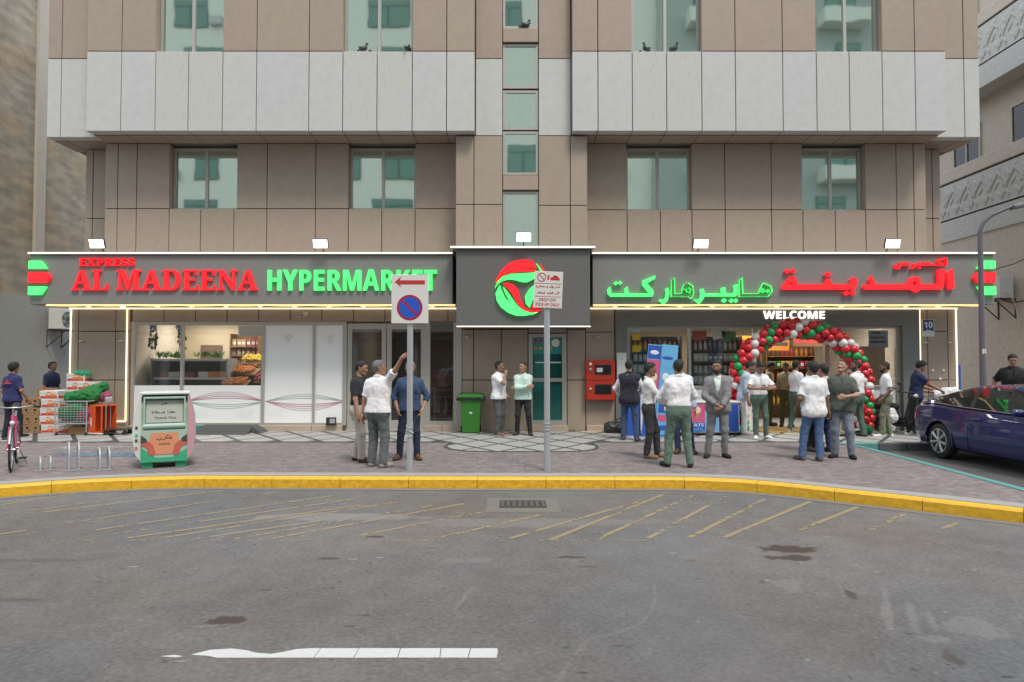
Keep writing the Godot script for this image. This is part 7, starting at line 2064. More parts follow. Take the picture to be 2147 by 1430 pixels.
	for l in legs:
		tn.cap(l[0], l[1], 0.094 * s * b, 0.068 * s * wide, 0.045)
		var foot: Vector3 = l[2] + Vector3(0, -0.03, 0)
		tn.cap(l[1], foot, 0.067 * s * wide, 0.057 * s * wide, 0.03, true)
	tn.rough(0.011, Vector3(11, 6.5, 11), sd)
	tn.rough(0.004, Vector3(16, 22, 16), sd + 4)
	tn.plane(Vector3(0, (1.0 if d.get("tucked", false) else 0.97) * s, 0), Vector3.DOWN)
	put(t, "trousers", tn.mesh(MB.new()), fabric(tc[0], tc[1], tc[2]))
	if d.has("belt"):
		var bn := Net.new(Vector3(-0.28, 0.95 * s, -0.22), Vector3(0.28, 1.04 * s, 0.22), 0.011)
		bn.cap(P * Vector3(-0.070 * b, 0.06, 0.006), P * Vector3(0.070 * b, 0.06, 0.006), 0.112 * b * s, 0.112 * b * s, 0.06)
		bn.plane(Vector3(0, 0.97 * s, 0), Vector3.UP); bn.plane(Vector3(0, 1.005 * s, 0), Vector3.DOWN)
		put(t, "belt", bn.mesh(MB.new()), fabric(d.belt[0], d.belt[1], d.belt[2]))
	# --- shirt, with collar and sleeves
	var sc: Array = d.top
	var sleeve: String = d.get("sleeve", "short")
	var hem: float = (0.985 if d.get("tucked", false) else d.get("hem", 0.84)) * s
	var shirt := shirt_net(J, la, ra, reach, topy, hem, 0.010 if d.get("tucked", false) else 0.016, sleeve, C, hx, sd)
	put(t, "shirt", shirt.mesh(MB.new()), fabric(sc[0], sc[1], sc[2]))
	if d.has("over"):
		var oc: Array = d.over
		var jn := shirt_net(J, la, ra, reach, topy, d.get("over_hem", 0.80) * s, 0.026, "long" if d.get("suit", false) else "none", C, hx, sd + 3)
		if d.get("suit", false): jn.vee(1.10 * s, 1.47 * s, 0.075)
		put(t, "jacket" if d.get("suit", false) else "vest", jn.mesh(MB.new()), fabric(oc[0], oc[1], oc[2]))
		if d.get("suit", false):
			for q in [-1.0, 1.0]:
				var lap := v2([0.006, 1.08, 0.085, 1.38, 0.125, 1.33, 0.10, 1.27, 0.115, 1.26, 0.022, 1.06])
				for i in lap.size(): lap[i] = Vector2(lap[i].x * q, lap[i].y) * s
				put(t, "lapel", MB.new().ext(lap, 0.0, 0.008, Transform3D(Basis(Vector3.RIGHT, -0.06), Vector3(0, 0, 0.215 * s))), fabric(oc[0] * 0.9, oc[1] * 0.9, oc[2] * 0.9))
	if d.has("cuff"):
		for a in [[J.sl, la], [J.sr, ra]]:
			var e0: Vector3 = a[0].lerp(a[1][0], 0.66); var e1: Vector3 = a[0].lerp(a[1][0], 0.80)
			put(t, "cuff", MB.new().tube([e0, e1], [0.064 * s, 0.064 * s], 14), fabric(d.cuff[0], d.cuff[1], d.cuff[2]))
	# --- pocket on the chest, buttons down the front
	if not d.has("over") and d.get("turn", 0.0) > -60 and d.get("turn", 0.0) < 60:
		put(t, "placket", MB.new().tube([C * Vector3(0.0, 0.12, 0.112), C * Vector3(0.0, 0.02, 0.126), C * Vector3(0.0, -0.10, 0.134)], [0.007], 5), fabric(sc[0] * 0.92, sc[1] * 0.92, sc[2] * 0.92))
	if d.has("watch"): put(t, "watch", MB.new().tube([la[0].lerp(la[1], 0.86), la[0].lerp(la[1], 0.95)], [0.036 * s], 12), M.steel)
	# --- shoes
	var shc: Array = d.shoes
	for l in legs:
		var sx := Transform3D(Basis(Vector3.UP, l[3]), Vector3(l[2].x, l[4], l[2].z) + Vector3(sin(l[3]), 0, cos(l[3])) * 0.035)
		put(t, "shoe", MB.new().add(shoe, sx), fabric(shc[0], shc[1], shc[2]))
	return t

func shirt_net(J: Dictionary, la: Array, ra: Array, reach: float, topy: float, hem: float, add: float, sleeve: String, C: Transform3D, hx: Transform3D, sd: int) -> Net:
	var s: float = J.s; var b: float = J.b
	var n := Net.new(Vector3(-reach, hem - 0.03, -minf(reach, 0.62)), Vector3(reach, topy, minf(reach, 0.62)), 0.0155)
	torso_field(n, J, add, hem < 0.95 * s)
	for a in [[J.sl, la], [J.sr, ra]]:
		var el: Vector3 = a[1][0]; var wr: Vector3 = a[1][1]; var sh: Vector3 = a[0]
		if sleeve == "short": n.cap(sh, sh.lerp(el, 0.80), 0.053 * s * b + add * 0.6, 0.058 * s * b + add * 0.4, 0.045, true)
		elif sleeve != "none":
			n.cap(sh, el, 0.052 * s * b + add * 0.6, 0.050 * s + add * 0.5, 0.045)
			n.cap(el, el.lerp(wr, 0.97 if sleeve == "long" else 0.38), 0.050 * s + add * 0.5, (0.038 if sleeve == "long" else 0.048) * s + add * 0.4, 0.02, true)
		else: n.cap(sh, sh.lerp(el, 0.06), 0.060 * s + add * 0.6, 0.060 * s + add * 0.6, 0.045, true)
	n.rough(0.011, Vector3(8, 5, 8), sd + 11)
	n.rough(0.0045, Vector3(15, 13, 15), sd + 12)
	# collar round the neck
	var up := (hx.origin - C * Vector3(0, 0.15, 0)).normalized()
	var ctr: Vector3 = C * Vector3(0, 0.148, -0.004)
	for i in 12:
		var a0 := TAU * i / 12.0; var a1 := TAU * (i + 1) / 12.0
		var p0: Vector3 = ctr + C.basis * Vector3(sin(a0) * 0.068, 0.012 - 0.030 * cos(a0), cos(a0) * 0.066)
		var p1: Vector3 = ctr + C.basis * Vector3(sin(a1) * 0.068, 0.012 - 0.030 * cos(a1), cos(a1) * 0.066)
		n.cap(p0, p1, 0.015 + add * 0.3, 0.015 + add * 0.3, 0.012)
	n.plane(Vector3(0, hem, 0), Vector3.UP)
	return n

func phone(at: Vector3, turn: float, tilt: float, label: String) -> void:
	var o := solo("phone", MB.new().box(Vector3(-0.036, -0.075, -0.004), Vector3(0.036, 0.075, 0.004), 0.003), M.black_plastic, label, "phone", at)
	o.rotation = Vector3(tilt, turn, 0)

func build_people() -> void:
	build_templates()
	var WHITE := [0.74, 0.74, 0.76]
	var GREEN := [0.09, 0.14, 0.112]
	var SNEAK := [0.68, 0.68, 0.67]
	var DARK := [0.018, 0.018, 0.02]
	var BROWN := [0.10, 0.05, 0.025]
	var JEANS := [0.042, 0.075, 0.15]
	var ppl := [
		{"label": "man in navy polo with orange cuffs seen from behind beside stacked brown crates", "at": Vector2(-11.05, -15.1), "turn": 172, "h": 1.64, "top": [0.022, 0.028, 0.11], "cuff": [0.72, 0.13, 0.03], "legs": [0.014, 0.015, 0.025], "shoes": DARK, "hair": "curly", "skin": 1, "lw": Vector3(0.27, 0.88, 0.14), "rw": Vector3(-0.30, 0.90, 0.12), "feet": [[0.11, -0.06, 8], [-0.12, 0.10, -10]]},
		{"label": "man in dark blue shirt half hidden behind the white and red fruit cartons", "at": Vector2(-11.95, -17.7), "turn": 80, "h": 1.66, "top": [0.02, 0.03, 0.075], "legs": DARK, "shoes": DARK, "hair": "full", "skin": 2},
		{"label": "man in black shirt and beige trousers in profile left of the sign pole", "at": Vector2(-2.60, -11.6), "turn": 78, "h": 1.69, "b": 1.06, "top": [0.022, 0.024, 0.03], "tucked": true, "belt": DARK, "legs": [0.45, 0.41, 0.35], "wide": 1.12, "shoes": BROWN, "hair": "short", "skin": 0, "rw": Vector3(-0.25, 0.84, 0.10), "feet": [[0.09, -0.10, 5], [-0.10, 0.10, -5]], "head": [2, 12, 0]},
		{"label": "grey-haired man in white shirt reaching up to hold the sign pole", "at": Vector2(-2.16, -10.98), "turn": 158, "h": 1.70, "b": 1.08, "top": [0.76, 0.75, 0.77], "hem": 0.885, "legs": [0.105, 0.12, 0.125], "wide": 1.15, "shoes": [0.28, 0.26, 0.24], "hair": "short", "hair_col": "grey", "skin": 0, "rw_at": Vector3(-1.665, 1.985, -10.66), "rp": Vector3(-0.6, -1, -0.2), "rs": 0.03, "rh": "grip", "rt": Vector3(0, 1, 0), "rd": Vector3(-0.9, 0.5, 0.1), "lw": Vector3(0.27, 0.84, -0.02), "head": [-62, -4, 0], "feet": [[0.12, 0.02, 15], [-0.13, -0.03, -20]], "lean": 0.05},
		{"label": "man in denim blue shirt and dark jeans behind the sign pole, hands in pockets", "at": Vector2(-1.76, -11.85), "turn": 4, "h": 1.68, "b": 1.04, "top": [0.036, 0.065, 0.135], "sleeve": "rolled", "hem": 0.86, "legs": [0.02, 0.03, 0.055], "shoes": BROWN, "hair": "full", "hair_col": "grey", "skin": 0, "lw": Vector3(0.22, 0.90, 0.09), "rw": Vector3(-0.22, 0.90, 0.09), "lp": Vector3(1, 0, -0.7), "rp": Vector3(-1, 0, -0.7), "feet": [[0.12, 0.02, 18], [-0.19, 0.0, -22]]},
		{"label": "man in white short-sleeved shirt raising a hand to his mouth by the green bin", "at": Vector2(-0.31, -15.66), "turn": 62, "h": 1.68, "b": 1.08, "top": WHITE, "hem": 0.85, "legs": [0.085, 0.087, 0.09], "wide": 1.12, "shoes": [0.19, 0.10, 0.07], "hair": "short", "skin": 1, "moustache": true, "rw": Vector3(-0.06, 1.44, 0.22), "rp": Vector3(-0.5, -1, 0.2), "rh": "grip", "rt": Vector3(0, 0.3, -1), "lw": Vector3(0.2, 0.9, 0.14), "head": [4, 0, 0]},
		{"label": "man in mint green shirt with arms crossed beside the poster door", "at": Vector2(0.26, -15.62), "turn": -8, "h": 1.66, "top": [0.50, 0.66, 0.60], "sleeve": "long", "hem": 0.85, "legs": [0.018, 0.018, 0.02], "shoes": [0.03, 0.02, 0.02], "hair": "cropped", "hair_col": "brown", "skin": 0, "lw": Vector3(-0.11, 1.13, 0.17), "rw": Vector3(0.11, 1.16, 0.20), "lp": Vector3(1, -0.5, 0.2), "rp": Vector3(-1, -0.5, 0.2), "lh": "flat", "rh": "flat", "lt": Vector3(0, 1, 0), "rt": Vector3(0, 1, 0), "head": [-28, 0, 0], "feet": [[0.16, 0.0, 14], [-0.14, 0.02, -14]]},
		{"label": "man in black vest over white sleeves and blue jeans, back turned, near the rubbish bags", "at": Vector2(2.50, -14.55), "turn": 168, "h": 1.70, "top": WHITE, "sleeve": "long", "over": [0.02, 0.02, 0.03], "over_hem": 0.80, "legs": JEANS, "shoes": [0.06, 0.06, 0.07], "hair": "full", "skin": 1, "lw": Vector3(0.22, 0.98, 0.26), "rw": Vector3(-0.2, 1.0, 0.28), "lp": Vector3(1, -0.2, -0.6), "rp": Vector3(-1, -0.2, -0.6), "feet": [[0.13, 0.02, 10], [-0.15, -0.03, -14]], "head": [0, 14, 0]},
		{"label": "man in off-white shirt and charcoal trousers in profile shaking hands", "at": Vector2(2.40, -12.04), "turn": 72, "h": 1.65, "top": [0.66, 0.655, 0.66], "sleeve": "rolled", "tucked": true, "belt": DARK, "legs": [0.033, 0.033, 0.035], "wide": 1.08, "shoes": [0.23, 0.16, 0.09], "hair": "full", "skin": 2, "moustache": true, "rw": Vector3(-0.06, 0.98, 0.40), "rp": Vector3(-0.5, -1, -0.3), "rt": Vector3(0, 1, 0), "rh": "hold", "lw": Vector3(0.12, 0.98, 0.3), "lp": Vector3(0.4, -1, -0.4), "head": [6, 6, 0], "feet": [[0.12, 0.14, 6], [-0.11, -0.02, -14]]},
		{"label": "man in white long-sleeved shirt and green trousers, back turned, nearest the kerb", "at": Vector2(2.66, -10.97), "turn": 184, "h": 1.71, "b": 1.06, "top": [0.77, 0.77, 0.80], "sleeve": "long", "tucked": true, "legs": [0.11, 0.17, 0.132], "wide": 1.05, "shoes": DARK, "hair": "short", "skin": 1, "lw": Vector3(0.14, 1.0, 0.26), "rw": Vector3(-0.15, 1.02, 0.24), "lp": Vector3(1, -0.2, -0.4), "rp": Vector3(-1.2, -0.1, -0.5), "feet": [[0.16, 0.05, 14], [-0.18, -0.05, -24]], "head": [-10, 2, 0]},
		{"label": "man in pale blue shirt and jeans partly hidden behind the man in green trousers", "at": Vector2(3.12, -12.65), "turn": -14, "h": 1.72, "top": [0.56, 0.62, 0.74], "sleeve": "long", "hem": 0.84, "legs": [0.035, 0.055, 0.12], "shoes": BROWN, "hair": "short", "skin": 3, "feet": [[0.2, 0.0, 20], [-0.05, 0.02, -14]]},
		{"label": "bearded man in grey suit standing with hands clasped", "at": Vector2(3.63, -12.12), "turn": -6, "h": 1.70, "b": 1.03, "top": [0.60, 0.68, 0.64], "sleeve": "long", "tucked": true, "over": [0.205, 0.20, 0.205], "suit": true, "over_hem": 0.80, "legs": [0.20, 0.195, 0.20], "shoes": [0.02, 0.018, 0.018], "hair": "full", "beard": true, "moustache": true, "skin": 1, "lw": Vector3(0.05, 0.93, 0.23), "rw": Vector3(-0.06, 0.96, 0.22), "lp": Vector3(1, -0.2, -0.3), "rp": Vector3(-1, -0.2, -0.3), "lh": "hold", "rh": "hold", "ld": Vector3(-0.7, -0.7, 0.2), "rd": Vector3(0.7, -0.7, 0.2), "lt": Vector3(0, 0.3, 1), "rt": Vector3(0, 0.3, 1), "head": [-20, 4, 0], "feet": [[0.13, 0.0, 14], [-0.17, 0.02, -22]]},
		{"label": "young man in white shirt, green trousers and white trainers looking down at a phone", "at": Vector2(5.42, -14.98), "turn": 4, "h": 1.68, "top": WHITE, "tucked": true, "legs": GREEN, "wide": 0.95, "shoes": SNEAK, "hair": "full", "skin": 1, "lw": Vector3(0.10, 1.13, 0.29), "rw": Vector3(-0.10, 1.13, 0.29), "lp": Vector3(1, -0.6, -0.1), "rp": Vector3(-1, -0.6, -0.1), "lh": "hold", "rh": "hold", "ld": Vector3(-0.5, 0.1, 0.7), "rd": Vector3(0.5, 0.1, 0.7), "lt": Vector3(0, 1, 0), "rt": Vector3(0, 1, 0), "head": [0, 34, 0], "feet": [[0.14, 0.02, 10], [-0.10, 0.05, -32]]},
		{"label": "man in pale blue shirt and white trousers behind the man with the phone", "at": Vector2(5.32, -15.75), "turn": 62, "h": 1.70, "top": [0.40, 0.48, 0.58], "sleeve": "rolled", "hem": 0.80, "legs": [0.66, 0.65, 0.64], "shoes": [0.40, 0.36, 0.34], "hair": "full", "skin": 1, "lean": 0.2, "head": [10, 20, 0], "rw": Vector3(-0.24, 0.82, 0.16)},
		{"label": "man in khaki shirt and olive trousers just inside the shop door, nearer the left shelf", "at": Vector2(6.72, -17.9), "turn": 66, "h": 1.66, "y": 0.165, "top": [0.36, 0.31, 0.22], "sleeve": "long", "tucked": true, "legs": [0.075, 0.085, 0.035], "shoes": [0.06, 0.035, 0.02], "hair": "full", "skin": 2, "rw": Vector3(-0.08, 1.1, 0.32), "rp": Vector3(-0.6, -1, -0.2), "head": [10, 24, 0]},
		{"label": "second man in khaki shirt inside the shop door, facing the first", "at": Vector2(7.10, -17.7), "turn": -20, "h": 1.64, "y": 0.165, "top": [0.38, 0.33, 0.22], "sleeve": "long", "tucked": true, "legs": [0.075, 0.085, 0.035], "shoes": [0.06, 0.035, 0.02], "hair": "short", "skin": 2, "lw": Vector3(0.08, 1.08, 0.3), "lp": Vector3(0.6, -1, -0.2), "head": [-10, 20, 0]},
		{"label": "man in white shirt and green trousers with dark belt on the doormat, facing the shop", "at": Vector2(6.68, -16.1), "turn": 104, "h": 1.70, "top": WHITE, "sleeve": "long", "tucked": true, "belt": [0.02, 0.05, 0.035], "legs": GREEN, "shoes": [0.42, 0.36, 0.38], "hair": "full", "skin": 2, "beard": true, "rw": Vector3(-0.16, 1.0, 0.24), "lw": Vector3(0.14, 1.0, 0.3), "feet": [[0.13, -0.08, 8], [-0.12, 0.16, -10]]},
		{"label": "man in untucked white shirt and blue jeans seen from behind, near the parking bay", "at": Vector2(5.17, -11.72), "turn": 180, "h": 1.67, "b": 1.03, "top": [0.77, 0.77, 0.78], "hem": 0.76, "legs": [0.065, 0.12, 0.235], "wide": 1.08, "shoes": [0.12, 0.10, 0.09], "hair": "full", "skin": 2, "rw": Vector3(-0.30, 0.82, 0.06), "rh": "hold", "lw": Vector3(0.24, 0.92, 0.16), "feet": [[0.20, 0.02, 16], [-0.06, -0.10, -10]]},
		{"label": "man in light blue shirt and black trousers hidden behind the white shirt", "at": Vector2(5.66, -13.0), "turn": 30, "h": 1.66, "top": [0.52, 0.60, 0.70], "hem": 0.84, "legs": [0.015, 0.018, 0.02], "shoes": [0.05, 0.04, 0.04], "hair": "short", "hair_col": "brown", "skin": 1},
		{"label": "man in pale pink shirt and indigo jeans between two men in front of the entrance", "at": Vector2(5.84, -12.75), "turn": -160, "h": 1.62, "top": [0.66, 0.60, 0.68], "hem": 0.84, "legs": [0.028, 0.045, 0.13], "shoes": [0.06, 0.04, 0.03], "hair": "short", "skin": 0},
		{"label": "man in grey-green polo and faded jeans looking up", "at": Vector2(5.82, -12.04), "turn": -22, "h": 1.70, "b": 1.07, "top": [0.085, 0.095, 0.085], "hem": 0.82, "legs": [0.19, 0.22, 0.27], "wide": 1.08, "shoes": [0.015, 0.015, 0.016], "hair": "cropped", "skin": 0, "moustache": true, "lw": Vector3(0.03, 1.10, 0.29), "lp": Vector3(1, -0.6, -0.2), "lh": "flat", "lt": Vector3(0, 1, 0), "head": [-30, -22, 0], "feet": [[0.13, 0.04, 10], [-0.13, 0.0, -30]]},
		{"label": "bearded man in white shirt and green trousers standing in front of the balloon column", "at": Vector2(7.70, -15.25), "turn": -146, "h": 1.70, "b": 1.04, "top": WHITE, "tucked": true, "legs": GREEN, "wide": 1.08, "shoes": [0.03, 0.04, 0.035], "hair": "full", "beard": true, "skin": 2, "rw": Vector3(-0.14, 1.02, 0.25), "lw": Vector3(0.2, 1.0, 0.2), "head": [56, 0, 0], "feet": [[0.16, 0.10, 10], [-0.13, -0.08, -12]]},
		{"label": "bearded man in white shirt, khaki trousers and white trainers beside the parked scooter", "at": Vector2(8.36, -15.25), "turn": -112, "h": 1.66, "top": [0.72, 0.72, 0.74], "tucked": true, "belt": [0.015, 0.02, 0.04], "legs": [0.19, 0.19, 0.135], "shoes": SNEAK, "hair": "full", "beard": true, "skin": 2, "lw": Vector3(0.2, 0.9, 0.10), "rw": Vector3(-0.2, 0.88, 0.14), "head": [18, 4, 0], "feet": [[0.1, 0.1, 10], [-0.11, -0.08, -16]]},
		{"label": "man in navy polo, black trousers and white trainers pushing a shopping trolley", "at": Vector2(9.30, -15.75), "turn": 84, "h": 1.70, "top": [0.022, 0.032, 0.095], "cuff": [0.62, 0.12, 0.06], "legs": [0.015, 0.015, 0.017], "shoes": SNEAK, "hair": "curly", "skin": 1, "lean": 0.14, "lw": Vector3(0.18, 1.05, 0.46), "rw": Vector3(-0.18, 1.05, 0.46), "lp": Vector3(0.5, -1, -0.4), "rp": Vector3(-0.5, -1, -0.4), "lh": "grip", "rh": "grip", "lt": Vector3(-1, 0, 0), "rt": Vector3(1, 0, 0), "head": [0, 22, 0], "feet": [[0.08, 0.14, 4], [-0.09, -0.24, -4]]},
		{"label": "tall man in black polo standing behind the blue car", "at": Vector2(10.55, -14.35), "turn": -32, "h": 1.86, "top": [0.016, 0.017, 0.019], "legs": DARK, "shoes": DARK, "hair": "full", "skin": 0, "b": 1.06, "rw": Vector3(-0.34, 0.98, 0.05), "lw": Vector3(0.06, 1.08, 0.28), "lp": Vector3(1, -0.5, -0.2), "head": [0, 18, 0]},
	]
	for d in ppl: person(d)
	phone(Vector3(5.42, 1.29, -14.66), 0.05, -0.9, "black phone held in both hands by the man looking down")
	phone(Vector3(5.48, 0.90, -11.77), 0.3, 0.2, "dark phone in the hanging hand of the man in blue jeans")
	# red print across the back of the first navy polo
	var mark := MB.new()
	mk("print_red", 0.5, 0.05, 0.04, 0.7)
	mark.ext(v2([-0.11, -0.02, -0.04, 0.0, -0.02, 0.045, 0.01, 0.05, 0.03, 0.005, 0.11, -0.015, 0.10, -0.035, -0.10, -0.035]), -0.004, 0.004)
	var man: Node3D = get_node("person")
	var o := put(man, "back_print", mark, M.print_red)
	o.position = Vector3(0, 1.23, -0.128); o.rotation.x = -0.1

# ---------------------------------------------------------------- inside the shops
func ceiling_lamp(x: float, z: float, w: float, d: float, e: float, label: String) -> void:
	var t := thing("ceiling_light", label, "ceiling light", Vector3(x, 3.0, z), 0.0, "ceiling lights inside the shops")
	put(t, "frame", bx(-w * 0.5 - 0.02, w * 0.5 + 0.02, -0.06, -0.002, -d * 0.5 - 0.02, d * 0.5 + 0.02), M.white_metal)
	put(t, "lamp_panel", bx(-w * 0.5, w * 0.5, -0.066, -0.061, -d * 0.5, d * 0.5), M.lamp_face)
	var l := AreaLight3D.new(); l.name = "panel_lamp"
	l.area_size = Vector2(w, d); l.light_energy = e; l.area_range = 12; l.shadow_enabled = true; l.light_color = Color(1, 0.97, 0.92)
	l.position = Vector3(0, -0.075, 0); l.rotation.x = -PI / 2
	t.add_child(l)

func shelf_unit(x0: float, x1: float, z: float, ys: Array, label: String, mat: Material, back := true) -> void:
	var t := thing("shelf_unit", label, "shelf", Vector3((x0 + x1) * 0.5, 0.165, z))
	var h := (x1 - x0) * 0.5
	var top: float = ys[-1] + 0.35 - 0.165
	for s in [-h, h - 0.03]: put(t, "side_panel", bx(s, s + 0.03, 0, top, -0.2, 0.2), mat)
	for y in ys: put(t, "shelf_board", bx(-h + 0.03, h - 0.03, y - 0.165 - 0.03, y - 0.165, -0.2, 0.2, 0.003), mat)
	if back: put(t, "back_panel", bx(-h + 0.03, h - 0.03, 0.0, top, -0.2, -0.185), mat)

func stock(kind: int, x0: float, x1: float, y: float, z: float, step: float, cols: Array, where: String, group: String) -> void:
	# goods set side by side along one shelf board: jars, packets or bottles
	var nth := ["leftmost", "second from left", "third from left", "fourth from left", "fifth from left", "sixth from left", "seventh from left", "eighth from left", "ninth from left", "tenth from left", "eleventh from left", "twelfth from left"]
	var noun: String = ["jar", "packet", "bottle"][kind]
	var x := x0
	var i := 0
	var first := {}
	while x < x1:
		var ci: int = (i / 3) % cols.size()
		var at := Vector3(x, y + 0.002, z + rng.randf_range(-0.02, 0.02))
		var label := "%s %s, %s on %s" % [String(cols[ci].resource_name).trim_prefix("pack_"), noun, nth[mini(i, 11)], where]
		if not first.has(ci):
			var t := thing(noun, label, noun, at, 0.0, group)
			if kind == 0:
				put(t, "glass", MB.new().lathe(Vector3.ZERO, [[0.0, 0.0], [0.045, 0.0], [0.05, 0.01], [0.05, 0.13], [0.042, 0.15], [0.0, 0.15]], 10), cols[ci])
				put(t, "lid", MB.new().lathe(Vector3(0, 0.151, 0), [[0.045, 0.0], [0.045, 0.02], [0.0, 0.02]], 10), M.white_paint)
			elif kind == 1:
				put(t, "carton", bx(-0.055, 0.055, 0, 0.20, -0.04, 0.04, 0.004), cols[ci])
				put(t, "print", bx(-0.04, 0.04, 0.06, 0.13, 0.0402, 0.042), M.white_paint)
			else:
				put(t, "flask", MB.new().lathe(Vector3.ZERO, [[0.0, 0.0], [0.038, 0.0], [0.04, 0.12], [0.03, 0.16], [0.014, 0.19], [0.014, 0.22], [0.0, 0.22]], 10), cols[ci])
				put(t, "cap", MB.new().lathe(Vector3(0, 0.221, 0), [[0.016, 0.0], [0.016, 0.02], [0.0, 0.02]], 8), M.fire_red)
			first[ci] = t
		else:
			copy_of(first[ci], at, rng.randf_range(-0.1, 0.1), label)
		x += step
		i += 1

func fruit_pile(called: String, mat: Material, at: Vector3, size: Vector2, r: float, sd: int, label: String, cat: String) -> void:
	# a heap of fruit in a tilted tray
	var t := thing(called, label, cat, at)
	put(t, "tray", MB.new().box(Vector3(-size.x * 0.5, -0.03, -size.y * 0.5), Vector3(size.x * 0.5, 0.0, size.y * 0.5), 0.004, Transform3D(Basis(Vector3.RIGHT, 0.35), Vector3.ZERO)), M.carton_brown)
	var rr := RandomNumberGenerator.new(); rr.seed = sd
	var m := MB.new()
	var xf := Transform3D(Basis(Vector3.RIGHT, 0.35), Vector3.ZERO)
	for i in int(size.x / (2 * r)):
		for j in int(size.y / (2 * r)):
			m.ball(Vector3(-size.x * 0.5 + (i * 2 + 1) * r, r + rr.randf_range(0, r * 0.9), -size.y * 0.5 + (j * 2 + 1) * r), Vector3(r, r * 0.95, r), 5, 8, xf)
	var o := put(t, "fruit", m, mat)
	o.set_meta("kind", "stuff")

